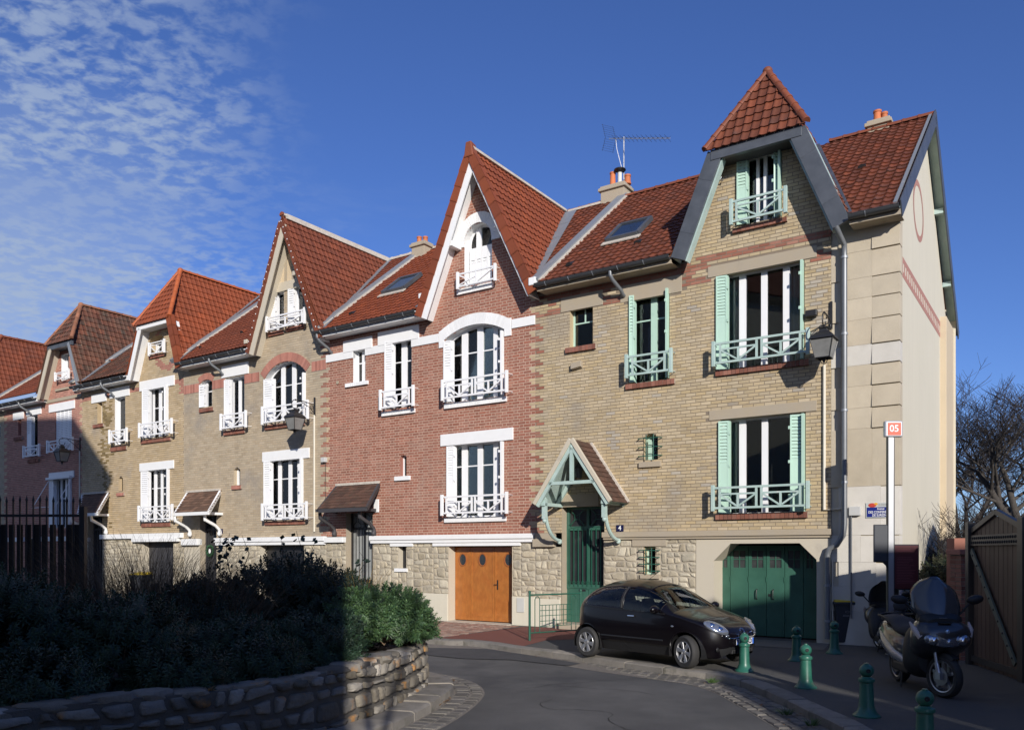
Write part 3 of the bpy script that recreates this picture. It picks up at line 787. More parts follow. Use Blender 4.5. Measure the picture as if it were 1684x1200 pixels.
def railing(root, xl, xr, yl, yr, mat, panels=2, n=.30, style='v', t=.05):
    """xl,xr px outer ends; yl=(top,bottom) at left post, yr at right post"""
    a, b = PU(xl, n), PU(xr, n); z1 = (PZ(xl, yl[0], n)+PZ(xr, yr[0], n))/2; z0 = (PZ(xl, yl[1], n)+PZ(xr, yr[1], n))/2
    h = z1-z0; d = -n; mb = MB(); top, botm = z1-.05, z0+.05
    e = t+.03
    mb.box(a+e, b-e, d+.006, d+t, top-t, top); mb.box(a+e, b-e, d+.006, d+t, botm, botm+t)
    rl = mb.build('balcony_railing', mat, root)
    for x in (a, b-e): MB().box(x, x+e, d-.012, d+e-.01, z0, z1).build('post', mat, rl, bevel=.008)
    for x in (a, b-e):
        for za in (top-.03, botm+.01): MB().box(x+.034, x+e-.034, d+e-.01, .0, za, za+.014).build('side_rail', mat, rl)
    g0 = a+e+.13 if panels > 1 or (b-a) > 1.1 else a+e+.03; g1 = b-e-(g0-a-e)
    if style == 'v':
        gap = .12 if panels > 1 else 0; pw = (g1-g0-gap*(panels-1))/panels
        for k in range(panels):
            x0, x1 = g0+k*(pw+gap), g0+k*(pw+gap)+pw; zt = top-t-(h-.1)*.20; c = (x0+x1)/2; z_b = botm+t
            fr = MB()
            for x in (x0, x1): fr.box(x-t/2, x+t/2, d+.01, d+t-.004, z_b, top-t)
            fr.box(x0+t/2, x1-t/2, d+.013, d+t-.007, zt-t*.8, zt).box(c-t/2, c+t/2, d+.012, d+t-.009, z_b, zt-t*.8)
            fr.build('baluster', mat, rl)
            br = MB(); br.beam((x0+.03, d+.030, zt-t*.9), (c-.03, d+.030, z_b+.02), t*.8, t*.75, up=(0, 1, 0)); br.beam((x1-.03, d+.030, zt-t*.9), (c+.03, d+.030, z_b+.02), t*.8, t*.75, up=(0, 1, 0))
            br.build('brace', mat, rl)
    elif style == 'w':   # attic kind: central strut and two braces
        c = (a+b)/2; z_b = botm+t; zt = top-t; fr = MB(); x0, x1 = a+e+.09, b-e-.09
        for x in (x0, x1): fr.box(x-t/2, x+t/2, d+.01, d+t-.004, z_b, zt)
        fr.box(c-t/2, c+t/2, d+.01, d+t-.006, z_b, zt-(h-.1)*.18); fr.box(x0+t/2, x1-t/2, d+.013, d+t-.007, zt-(h-.1)*.2, zt-(h-.1)*.2+t*.7); fr.build('baluster', mat, rl)
        br = MB(); br.beam((x0, d+.03, zt-.12), (c, d+.03, z_b), t*.8, t*.75, up=(0, 1, 0)); br.beam((x1, d+.03, zt-.12), (c, d+.03, z_b), t*.8, t*.75, up=(0, 1, 0)); br.build('brace', mat, rl)
    elif style == 'x':
        c = (a+b)/2; z_b = botm+t; zt = top-t; fr = MB(); fr.box(c-t/2, c+t/2, d+.01, d+t-.006, z_b, zt); fr.build('baluster', mat, rl)
        br = MB()
        for x0, x1 in ((a+e, c), (c, b-e)):
            br.beam((x0, d+.03, zt if x0 < c-.01 else z_b), (x1, d+.03, z_b if x0 < c-.01 else zt), t*.8, t*.75, up=(0, 1, 0))
        br.beam((a+e, d+.034, z_b+.02), (c, d+.034, (z_b+zt)/2+.03), t*.6, t*.7, up=(0, 1, 0))
        br.build('brace', mat, rl)
    return rl
def arch_ring(root, ol_in, thick, mat, proud=.035, name='arch_band', pieces=True, gapj=.006, legs=0., squash=None):
    """voussoirs round the arched head of an opening outline"""
    arc = ol_in[2:]; c = ((arc[0][0]+arc[-1][0])/2)
    # centre of curvature from three points
    (x1, y1), (x2, y2), (x3, y3) = arc[0], arc[len(arc)//2], arc[-1]
    w = (x1-x3)/2; rise = y2-(y1+y3)/2; r = (w*w+rise*rise)/(2*rise); zc_ = y2-r
    a0 = math.asin(min(1., w/r)) if rise < w*.98 else math.pi/2
    n = max(8, int(2*a0*(r+thick/2)/.088)); mb = MB()
    for i in range(n):
        ta = -a0+2*a0*i/n+gapj/(2*r); tb = -a0+2*a0*(i+1)/n-gapj/(2*r)
        p = [(c+math.sin(t)*q, zc_+math.cos(t)*q) for t, q in ((ta, r-.004), (tb, r-.004), (tb, r+thick), (ta, r+thick))]
        mb.prism(p, -proud-random.uniform(0, .004), .08)
    o = mb.build(name, mat, root)
    m2 = MB(); m = 16
    for i in range(m):
        ta, tb = -a0+2*a0*i/m, -a0+2*a0*(i+1)/m
        m2.prism([(c+math.sin(t)*q, zc_+math.cos(t)*q) for t, q in ((ta, r+.002), (tb, r+.002), (tb, r+thick-.005), (ta, r+thick-.005))], -proud+.012, .07)
    m2.build('arch_joint', m_white if mat in (m_white, m_whiteb) else m_mortar_grey, o)
    return o, (c, zc_, r, a0)
# ------------------------------------------------------------------ the row of houses
EZ, RZ, RD = 9.40, 13.60, 4.83       # eave height, ridge height, ridge depth
SV = Vector((0, RD+.48, RZ-EZ)); SL = SV.length
def main_slope(root, roof, poly, mat, singles):
    return tiled_slope(root, roof, (0, -.48, EZ), (1, 0, 0), SV, poly, mat, singles)
def on_main(u, s, up=0.):
    t = s/SL; nn = Vector((1, 0, 0)).cross(SV).normalized()
    return Vector((u, -.48, EZ))+SV*t+nn*up
def new_house(name, u0, label, group='brick terrace houses in a row'):
    r = empty(name, W(u0, 0), ROT, label, 'house', group); OFF[r.name] = (u0, 0, 0); return r
def gutter(root, a, b, z=9.36, n=.56, fascia=m_white, r=.085, fz=.0):
    g = MB(); m = 8; N_ = 2; vs = []
    for u in (a, b):
        for rr_ in (r, r-.012):
            for k in range(m+1):
                an = math.pi*(1+k/m); vs.append((u, -n+rr_*math.cos(an), z+rr_*math.sin(an)))
    fs = []; q = m+1
    for k in range(m):
        fs += [(k, k+1, 2*q+k+1, 2*q+k), (q+k+1, q+k, 3*q+k, 3*q+k+1)]
    fs += [(0, 2*q, 3*q, q), (m, q+m, 3*q+m, 2*q+m)]
    for base in (0, 2*q):
        for k in range(m): fs.append((base+k, base+k+1, base+q+k+1, base+q+k))
    o = g.add(vs, fs).tube([(a, -n-r+.004, z+.006), (b, -n-r+.004, z+.006)], .013, 6).build('gutter', m_gutter, root, smooth=True)
    k = a+.35
    while k < b:
        MB().tube([(k, -n+(r+.006)*math.cos(t), z+(r+.006)*math.sin(t)) for t in [math.pi*(1+i/8) for i in range(9)]], .009, 4).build('gutter_bracket', m_zincl, o); k += .72
    MB().box(a, b, -.47, -.435, z-.16, z+.04).build('fascia', fascia, root)
    MB().box(a, b, -.43, .0, z-.15, z-.13).build('soffit', fascia, root)
    for x in np.arange(a+.15, b, .52): pass
    return o
def elbow(root, u, z=9.28, n=.56, mat=m_pipe, wall=True):
    MB().tube([(u, -n, z), (u, -n, z-.10), (u+.04, -n+.06, z-.22), (u+.12, -.16, z-.42), (u+.13, -.11, z-.50), (u+.13, -.02, z-.53)], .05, 10).build('outlet_pipe', mat, root, smooth=True)
def cross_roof(root, name, uc, fl, fr, zf, apex_z, mat, singles, hip=None, ridge_mat=None, front=.5):
    """cross gable: ridge at uc; feet fl, fr at height zf; hip=(uL,uR,zh,dap) for a half-hipped front"""
    roof = MB()
    d0 = -front
    L, Rr, A1 = Vector((fl, d0, zf)), Vector((fr, d0, zf)), Vector((uc, RD, apex_z))
    if hip:
        hl, hr, zh, dap = hip; kL = (apex_z-zh)/(apex_z-zf)
        HL, HR = Vector((uc+(fl-uc)*kL, d0, zh)), Vector((uc+(fr-uc)*kL, d0, zh)); AP = Vector((uc, dap, apex_z))
        roof.q(L, HL, AP, A1).q(Rr, HR, AP, A1)
        roof.q(Vector((hl, d0-.05, zh-.02)), Vector((hr, d0-.05, zh-.02)), AP)
    else:
        AP = Vector((uc, d0, apex_z)); roof.q(L, AP, A1).q(Rr, AP, A1)
    rf = roof.build('roof', mat, root, fix=False)
    for sgn, foot in ((1, Rr), (-1, L)):
        s = Vector((uc-foot.x, 0, apex_z-zf)); S = s.length; e = Vector((0, sgn, 0))
        if hip: poly = [(d0, 0), (d0, S*(1-kL)), (dap, S), (RD, S)]
        else: poly = [(d0, 0), (d0, S), (RD, S)]
        poly = [(x*sgn, y) for x, y in poly]
        o = Vector((foot.x, 0, zf))
        tiled_slope(root, rf, o, e, s, poly, mat, singles if sgn > 0 else 0)
    if hip:
        s = Vector((0, dap+front+.05, apex_z-zh+.02)); tiled_slope(root, rf, (0, d0-.05, zh-.02), (1, 0, 0), s, [(hl, 0), (hr, 0), (uc, s.length)], mat, 80)
        rm = ridge_mat or m_ridge
        ridge_run(root, rf, (hl, d0-.05, zh+.04), (uc, dap, apex_z+.05), rm, r=.085, l=.34, bed=False)
        ridge_run(root, rf, (hr, d0-.05, zh+.04), (uc, dap, apex_z+.05), rm, r=.085, l=.34, bed=False)
        MB().ell((uc, dap, apex_z+.05), (.12, .12, .11)).build('ridge_cap', rm, rf, smooth=True)
        ridge_run(root, rf, (uc, dap+.05, apex_z+.04), (uc, RD, apex_z+.04), rm, bed=False)
    else: ridge_run(root, rf, (uc, d0, apex_z+.04), (uc, RD, apex_z+.04), ridge_mat or m_ridge)
    return rf
def back_slope(root, a, b, mat):
    MB().q((a, RD, RZ), (b, RD, RZ), (b, 2*RD+.4, EZ), (a, 2*RD+.4, EZ)).build('rear_roof', mat, root, fix=False)
    MB().q((a+.02, 2*RD, 0), (b-.02, 2*RD, 0), (b-.02, 2*RD, EZ+.3), (a+.02, 2*RD, EZ+.3)).build('rear_wall', m_render, root, fix=False)
def strip_on(root, roof, u0, s0, u1, s1, w, h, mat, name, up=.03):
    p, q = on_main(u0, s0, up), on_main(u1, s1, up); nn = Vector((1, 0, 0)).cross(SV).normalized()
    return MB().beam(p, q, w, h, up=tuple(nn)).build(name, mat, roof)
def valley(root, roof, uf, uc, w=.30, mat=m_zincl, side=1):
    """zinc valley from the foot at the eave to the ridge"""
    nn = Vector((1, 0, 0)).cross(SV).normalized(); p, q = on_main(uf, .05, .055), on_main(uc, SL-.05, .055); p2, q2 = on_main(uf+side*w*.8, .05, .06), on_main(uc+side*w*1.5, SL-.05, .06)
    mb = MB(); n = 9
    for i in range(n):
        a, b, c, d = p.lerp(q, i/n), p.lerp(q, (i+1)/n), p2.lerp(q2, (i+1)/n), p2.lerp(q2, i/n); u = nn*.012*(i % 2)
        mb.hexa([a+u*0, d, c, b, a+nn*.02+u, d+nn*.02+u, c+nn*.02+u, b+nn*.02+u])
    mb.build('valley_flashing', mat, roof)
def capping(root, roof, u, s0, s1, mat=m_zincl, w=.26, h=.16):
    strip_on(root, roof, u, s0, u, s1, w, h, mat, 'party_capping', .06)
    rr = random.Random(int(u*10)); nn = Vector((1, 0, 0)).cross(SV).normalized()
    for sg in (-1, 1):
        mb = MB(); s = s0
        while s < s1:
            l = rr.uniform(.10, .2); c = on_main(u+sg*(w/2+.03), s+l/2, .065); mb.beam(c-SV.normalized()*l/2, c+SV.normalized()*l/2, rr.uniform(.05, .13), .05, up=tuple(nn)); s += l*.97
        mb.build('mortar_fillet', m_cement if sg > 0 else m_cement, roof)
def rake(root, foot, apex, n, bw, mat, vt=None, vtm=None, soffit=True, name='barge_board', inner=1):
    """board along the gable edge from foot (u,z) to apex (u,z) on the plane n metres before the wall"""
    f, a = Vector((foot[0], 0, foot[1])), Vector((apex[0], 0, apex[1])); t = (a-f).normalized(); pn = Vector((t.z, 0, -t.x))*inner  # towards the inside of the gable
    def prism(mb, o0, o1, s0, s1, d0, d1):
        p = [f+t*s0+pn*o0, f+t*s1+pn*o0, f+t*s1+pn*o1, f+t*s0+pn*o1]
        mb.prism([(v.x, v.z) for v in p], d0, d1)
    L = (a-f).length; mb = MB(); prism(mb, .02, bw, 0, L-.02, -n-.02, -n+.025); b = mb.build(name, mat, root, bevel=.004)
    if soffit:
        mb = MB(); prism(mb, .03, .055, .0, L-.06, -n+.026, -.001); mb.build('rake_soffit', mat, root)
    if vt:
        k = int(L/.40); w = L/k
        for i in range(k):
            mb = MB(); s0, s1 = i*w, (i+1)*w+.03
            p = [f+t*s0-pn*(vt), f+t*s1-pn*(vt-.02), f+t*s1+pn*.035, f+t*s0+pn*.05]
            mb.prism([(v.x, v.z) for v in p], -n-.055-.012*0, -n-.022).hexa([Vector((v.x, dd, v.z)) for dd in (-n-.05, -n+.16) for v in (p[0], p[1], p[1]+pn*.03, p[0]+pn*.03)])
            mb.build('verge_tile', vtm, root)
    return b
def chimney(root, roof, u, d, w, dp, z1, pots, mat=m_conc, cap=.10):
    mat = m_conc
    zb = RZ-abs(d-RD)*.79-.4
    c = MB().box(u-w/2, u+w/2, d-dp/2, d+dp/2, zb, z1).build('chimney', mat, roof, bevel=.01)
    MB().box(u-w/2-.07, u+w/2+.07, d-dp/2-.07, d+dp/2+.07, z1, z1+cap).box(u-w/2-.02, u+w/2+.02, d-dp/2-.02, d+dp/2+.02, z1+cap, z1+cap+.07).build('chimney_cap', m_conc, c, bevel=.015)
    for (x, h, r) in pots:
        zz0 = z1+cap+.05
        MB().lathe([(r*1.12, zz0), (r*1.05, zz0+.06), (r*.95, zz0+.08), (r*.88, zz0+h-.06), (r*1.02, zz0+h-.05), (r*1.02, zz0+h), (r*.8, zz0+h), (r*.8, zz0+h-.15)], (u+x, d, 0), 14).build('chimney_pot', m_terra, c, smooth=True)
    return c
def skylight(root, roof, uc, s, w, l):
    nn = Vector((1, 0, 0)).cross(SV).normalized(); st = SV.normalized(); o = on_main(uc, s, .08)
    fr = MB(); ex = Vector((1, 0, 0))
    for a, b in (((-w/2, -l/2), (w/2, -l/2)), ((-w/2, l/2), (w/2, l/2)), ((-w/2, -l/2), (-w/2, l/2)), ((w/2, -l/2), (w/2, l/2))):
        fr.beam(o+ex*a[0]+st*a[1]+nn*.04, o+ex*b[0]+st*b[1]+nn*.04, .10, .12, up=tuple(nn))
    k = fr.build('skylight', m_zinc, roof)
    g = MB(); h = [o+ex*x+st*y for x, y in ((-w/2, -l/2), (w/2, -l/2), (w/2, l/2), (-w/2, l/2))]; g.hexa([p+nn*.055 for p in h]+[p+nn*.065 for p in h]); g.build('pane', M('skylight glass', (.02, .03, .05), rough=.05, var=0), k)
    MB().beam(o-ex*(w/2+.1)-st*(l/2+.12)+nn*.0, o+ex*(w/2+.1)-st*(l/2+.12)+nn*.0, .2, .03, up=tuple(nn)).build('flashing', m_cement, k)
def roof_vent(root, roof, u, s, mat=m_black):
    o = on_main(u, s, .05); nn = Vector((1, 0, 0)).cross(SV).normalized(); st = SV.normalized(); ex = Vector((1, 0, 0)); vs = []
    m = 6
    for k in range(m+1):
        an = math.pi*k/m; vs.append(o+ex*.10*math.cos(an)+nn*.09*math.sin(an)); 
    for k in range(m+1): vs.append(o+ex*.04*math.cos(math.pi*k/m)+st*.3)
    MB().add(vs, [(k, k+1, m+2+k, m+1+k) for k in range(m)]+[tuple(range(m+1))]).build('vent_tile', mat, roof)
    MB().add([v-st*.004 for v in vs[:m+1]], [tuple(range(m+1))]).build('vent_opening', m_dark, roof)

# ================= house A: tan brick with mint shutters ============
A_ = new_house('brick_house', 0., 'tan brick end house with mint green shutters, green garage doors and red tiled dormer')
holes = []; rholes = []
def addh(r, rise=0.): holes.append(hole_from(*r, rise))
w, r = window(A_, 1214, 1286, (259, 240), (373, 357), [(1244, 1249), (1256, 1262)], None, m_whitew, rv=m_tan, depth=.22, smat=m_mint, shut=(15, 13), sill=(1204, 377, 1294, 355, 7), sillm=m_darkred); addh(r)
railing(A_, 1199, 1294, (327, 370), (305, 349), m_mintr, 1, .30, 'w')
w, r = window(A_, 1180, 1323, (450, 427), (612, 591), [(1216, 1227), (1252, 1262), (1288, 1299)], None, m_whitew, rv=m_tan, depth=.24, curtains=[(1200, 1228), (1300, 1316)], smat=m_mint, shut=(16, 6), sill=(1176, 610, 1330, 589, 9), sillm=m_darkred); addh(r)
railing(A_, 1170, 1331, (562, 602), (537, 583), m_mintr, 2, .33)
lint = []
o, q = lintel(A_, (1164, 438), (1343, 404), 18, m_conc, .012); lint.append(q)
w, r = window(A_, 1037, 1101, (485, 470), (634, 620), [(1071, 1081)], .70, m_mint, rv=m_tan, depth=.2, curtains=[], smat=m_mint, shut=(6, 4), sill=(1028, 635, 1109, 619, 8), sillm=m_darkred); addh(r)
railing(A_, 1027, 1105, (583, 622), (571, 612), m_mintr, 1, .30)
o, q = lintel(A_, (1020, 472), (1121, 450), 27, m_conc, .012); lint.append(q)
w, r = window(A_, 937, 975, (504, 495), (574, 567), [], .60, m_mint, rv=m_tan, depth=.2, sill=(929, 573, 979, 564, 8), sillm=m_darkred); addh(r)
MB().box(r[0]+.45*(r[1]-r[0])+.03, r[0]+.45*(r[1]-r[0])+.065, .205, .245, r[2]+.6*(r[3]-r[2]), r[3]-.03).build('glazing_bar', m_mint, w)
o, q = lintel(A_, (922, 491), (991, 475), 24, m_conc, .012); lint.append(q)
w, r = window(A_, 1184, 1325, (690, 676), (849, 840), [(1216, 1227), (1253, 1263)], None, m_whitew, rv=m_tan, depth=.24, curtains=[(1201, 1218)], smat=m_mint, shut=(15, 25), sill=(1176, 847, 1328, 839, 9), sillm=m_darkred); addh(r)
railing(A_, 1169, 1331, (800, 841), (787, 835), m_mintr, 2, .33)
o, q = lintel(A_, (1166, 677), (1343, 656), 16, m_conc, .012); lint.append(q)
def barred(root, pl, pr, top, bot, rise, rows, colsn, sill, fmat, barm, verts=()):
    w, r = window(root, pl, pr, top, bot, list(verts), None, fmat, rise=rise, rv=m_tan, depth=.2, sill=sill, sillm=m_conc, fw=.04)
    a, b, z0, z1 = r; mb = MB()
    gr = MB(); 
    for i in range(rows):
        z = z0+(z1-z0)*(i+.5)/rows; gr.tube([(a-.12, .03, z), (a-.10, -.10, z), (b+.10, -.10, z), (b+.12, .03, z)], .013, 6)
    for i in range(colsn):
        u = a+(b-a)*(i+.6)/(colsn); gr.tube([(u, -.10, z0-.0), (u, -.10, z1-.02)], .013, 6)
    gr.build('window_grille', barm, w); return w, r
w, r = barred(A_, 1058, 1082, (715, 712), (758, 756), .06, 3, 2, (1050, 761, 1086, 756, 9), m_mint, m_greend, [(1066, 1072)]); addh(r, .06)
# decorative bands of red brick
zr = lambda x, y: P(x, y)[1]
def zoneA(u, z, i):
    grey = mnoise.noise(Vector((u*2.3, z*.7, 3.1)))+.5*mnoise.noise(Vector((u*9, z*6, 1.1)))
    for (a, b, z0, z1) in lint:
        if a-.01 < u < b+.01 and z0-.03 < z < z1+.03: return None
    if u < .27 and (i//2) % 2 == (0) and z > 2.6: return 'r' if u < (.16 if (i//2) % 2 == 0 else .1)+.08 else 't'
    if u < 4.4:
        if 9.03 < z < 9.20: return 'r'
        if (u < 1.05 or 2.15 < u < 2.85) and 8.58 < z < 8.74: return 'r'
        if any(abs(u-c) < .10 for c in (.55, 1.0, 2.2, 2.75)) and 8.6 < z < 9.1: return 'r'
    if 4.45 < u < 8.05:
        if 4.75 < u < 8.0 and 9.22 < z < 9.40: return 'r'
        if (4.45 < u < 5.0 or 7.55 < u < 8.05) and 8.68 < z < 8.86: return 'r'
        if (4.45 < u < 4.60 or 4.85 < u < 5.0 or 7.55 < u < 7.70) and 8.7 < z < 9.3: return 'r'
    if 4.45 < u < 5 and 9.03 < z < 9.2: return 'r'
    near = min(abs(u-c) for c in (.9, 2.1, 4.0, 4.75, 7.75))
    return 'g' if grey > .46+near*.22 else 't'
def spansA(z):
    if z < 9.32: return [(0., 7.93)]
    k = (z-9.32)/(11.5-9.32); return [(4.50+k*(5.46-4.50), 8.16+k*(7.28-8.16))]
canopy_base = (PU(924), PU(994))
holes.append(lambda z, c=canopy_base: c if z < PZ(960, 831) else None)
brick_wall(A_, 2.60, 11.60, spansA, holes, zoneA, {'t': m_tan, 'r': m_red, 'g': M('patched grey brick', (.38, .335, .27), (.43, .38, .30), isl=.06, var=.1, bump=.3, bs=80)}, m_mortar_tan, 'stretcher', 300, seed=2)
# quoin blocks on the right end
qz = [2.60]; 
for y in (699, 664, 627, 592, 558, 515, 479, 445, 400, 345): qz.append(PZ(1484, y))
rrq = random.Random(5); wl0 = MB().q((7.93, .03, 0), (9.34, .03, 0), (9.34, .03, 9.4), (7.93, .03, 9.4)).build('quoin_wall', m_concl, A_, fix=False)
zq = [0., .75, 1.3, 1.85, 2.45]+[qz[0]+(qz[1]-qz[0])*t for t in (.0, .42)][1:]+qz[1:]
mid = PU(1434)
for i in range(len(zq)-1):
    z0, z1 = zq[i]+.0015, zq[i+1]-.0015; split = mid+(.0 if z0 > 3 else rrq.uniform(-.25, .2)); left = 7.93+(.0 if i % 2 else .16)
    pale = z1 < 4.6 and z0 > .0 or i == 9
    MB().box(left, split-.0015, .0-rrq.uniform(0, .003), .08, z0, z1).build('quoin_stone', m_quoinw if pale else m_quoin, wl0, bevel=.003)
    pr = .002 if z0 > 4.4 else .001
    MB().hexa([(split, -pr-.03*(z0 > 4.4 and not 7.2 < z0 < 8.2), z0), (9.36, -pr-.03*(z0 > 4.4 and not 7.2 < z0 < 8.2), z0), (9.36, .3, z0), (split, .3, z0), (split, -pr, z1-.02), (9.36, -pr, z1-.02), (9.36, .3, z1-.02), (split, .3, z1-.02)]).build('quoin_stone', m_quoinw if pale else m_quoin, wl0, bevel=.003)
# string course and base
MB().box(PU(992), 7.95, -.10, .1, 2.46, 2.60).box(PU(992)+.02, 7.95, -.06, .1, 2.40, 2.46).build('string_course', m_conc, A_, bevel=.012)
MB().box(PU(879), PU(914), -.12, .1, 2.22, 2.44).box(PU(881), PU(912), -.07, .1, 2.44, 2.6).build('string_course', m_conc, A_, bevel=.012)
gl, gr_, gt = PU(1174), PU(1343), 2.28
sw = (PU(1059), PU(1078), PZ(1068, 944), PZ(1068, 898))
rubble_wall(A_, .0, PU(923)+.005, 0., 2.22, [], m_rubble, m_rmort, 11)
rubble_wall(A_, PU(993)-.005, PU(1145), 0., 2.40, [(sw[0], sw[1], sw[2], sw[3]), (sw[0]-.2, sw[1]+.15, sw[3], 2.40)], m_rubble, m_rmort, 12)
MB().box(PU(1040), PU(1096), -.03, .1, sw[3], 2.40).build('lintel', m_conc, A_, bevel=.008)
w, r = barred(A_, 1059, 1078, (899, 899), (944, 944), 0, 4, 2, (1052, 944, 1084, 944, 7), m_mint, m_greend, [])
# garage surround with chamfered opening
ga, gb = PU(1145), 7.93
c1_, c2_ = .42, .36
op = [(gl, 0), (gl, gt-c1_), (gl+c1_, gt), (gr_-c1_*.9, gt), (gr_, gt-c1_*.9), (gr_, 0)]
def surround(root, ga, gb, ztop, op, mat, th=.32, d=-.01):
    # front faces round the opening as strips, then the reveal
    mb = MB(); (l, _), (l2, z2), (l3, z3), (r3, z4), (r2, z5), (r, _) = op
    for poly in ([(ga, 0), (l, 0), (l2, z2), (ga, z2)], [(ga, z2), (l2, z2), (l3, z3), (ga, z3)], [(ga, z3), (l3, z3), (r3, z3), (gb, z3), (gb, ztop), (ga, ztop)], [(r3, z3), (r2, z5), (gb, z5), (gb, z3)], [(r2, z5), (r, 0), (gb, 0), (gb, z5)]):
        mb.add([(u, d, z) for u, z in poly], [tuple(range(len(poly)))])
    for i in range(len(op)-1):
        (a, za), (b, zb) = op[i], op[i+1]; mb.q((a, d, za), (b, d, zb), (b, th+.45, zb), (a, th+.45, za))
    return mb.build('garage_surround', mat, root)
surround(A_, ga, gb, 2.40, op, m_concl)
# green folding garage doors
gd = MB().box(gl-.05, gr_+.05, .66, .70, 0, gt).build('garage_door', m_dark, A_)
lv = [PU(x)+.0 for x in (1174, 1200.5, 1231, 1260, 1290, 1321)]; lv = [P(x, HY, -.6)[0] for x in (1177, 1201, 1231, 1260.5, 1290.5, 1321, 1343)]
zt, zb_ = PZ(1240, 905, -.6), PZ(1240, 933, -.6)
for i in range(6):
    a, b = lv[i]+.006, lv[i+1]-.006; mb = MB(); s = .07
    mb.box(a, b, .60, .64, .04, zb_-.04).box(a, b, .597, .645, zb_-.04, zb_+.0).box(a, b, .597, .645, zt, zt+.12).box(a, a+s, .597, .645, zb_, zt).box(b-s, b, .597, .645, zb_, zt)
    mb.box((a+b)/2-.012, (a+b)/2+.012, .605, .64, zb_, zt).box(a+s, b-s, .606, .64, (zb_+zt)/2-.01, (zb_+zt)/2+.01)
    lf = mb.build('door_leaf', m_green, gd)
    MB().box(a+s, b-s, .622, .626, zb_, zt).build('pane', M('dusty glass', (.05, .055, .055), rough=.25, var=.3, vs=6), lf)
    if i < 5:
        for z in (.35, 1.35): MB().tube([(b, .592, z), (b, .592, z+.12)], .012, 6).build('hinge', m_greend, lf)
for x in (1245, 1272):
    u = P(x, HY, -.6)[0]; MB().tube([(u, .60, .93), (u, .55, .95), (u, .54, 1.05), (u, .55, 1.15), (u, .60, 1.17)], .013, 6).build('handle', m_black, gd, smooth=True)
MB().box(P(1266, HY, -.6)[0]-.03, P(1266, HY, -.6)[0]+.05, .585, .60, 1.0, 1.06).build('lock', m_black, gd)
# front door: dark glass behind green ironwork
dl, dr, dtop, dtr, dmid = PU(924), PU(994), PZ(958, 832), PZ(958, 868), PZ(958, 963)
dd = .28
dl2, dr2 = P(924, HY, -dd)[0], P(988, HY, -dd)[0]
rv = MB()
for (a, b) in (((dl, 0), (dl, dtop)), ((dl, dtop), (dr, dtop)), ((dr, dtop), (dr, 0))): rv.q((a[0], 0, a[1]), (b[0], 0, b[1]), (b[0], dd+.1, b[1]), (a[0], dd+.1, a[1]))
rv.build('door_reveal', m_conc, A_)
dr_ = MB(); cx = (dl+dr)/2+.02
dr_.box(dl, cx-.006, dd, dd+.05, .16, dmid).box(cx+.006, dr, dd, dd+.05, .16, dmid)
for a, b in ((dl, cx), (cx, dr)): dr_.box(a+.10, b-.10, dd-.012, dd, .35, dmid-.14)
for x in (dl+.04, cx, dr-.04): dr_.box(x-.045, x+.045, dd-.02, dd+.04, dmid-.1, dtop-.0)
dr_.box(dl, dr, dd-.024, dd+.045, dtr-.05, dtr+.06).box(dl, dr, dd-.018, dd+.045, dtop-.07, dtop-.0).box(dl, dr, dd-.022, dd+.045, dmid-.07, dmid+.03)
door = dr_.build('front_door', m_green, A_)
MB().box(dl, dr, dd+.03, dd+.034, dmid, dtop).build('pane', M('dark door glass', (.03, .032, .034), rough=.12, var=.3, vs=3), door)
gb_ = MB()
for i in range(9):
    u = dl+.10+i*(dr-dl-.2)/8
    gb_.box(u-.011, u+.011, dd-.045, dd-.025, dmid-.02, dtr)
    gb_.tube([(u+.045*math.cos(t), dd-.035, dmid+.08+.045*math.sin(t)) for t in np.linspace(0, 6.28, 9)], .007, 4)
gb_.build('door_grille', m_greend, door)
cr = MB()
for c in ((dl+cx)/2, (cx+dr)/2):
    for (x, z) in ((-.27, (dtr+dtop)/2), (.27, (dtr+dtop)/2), (0, dtop-.02), (0, dtr+.05)):
        cr.tube([(c+x+.2*math.cos(t), dd-.03, z+.2*math.sin(t)) for t in np.linspace(0, 6.28, 20) if abs(x+.2*math.cos(t)) < .30 and dtr < z+.2*math.sin(t) < dtop-.03], .008, 4)
cr.build('door_grille', m_greend, door)
MB().box(dl-.02, dr+.05, -.34, dd+.1, 0, .15).build('door_step', m_conc, A_, bevel=.012)
MB().box(PU(944), PU(955), dd-.016, dd-.01, dmid-.16, dmid-.10).build('letter_slot', m_black, door)
lo, q = lintel(A_, (909, 815), (984, 810), 20, m_conc, .02)
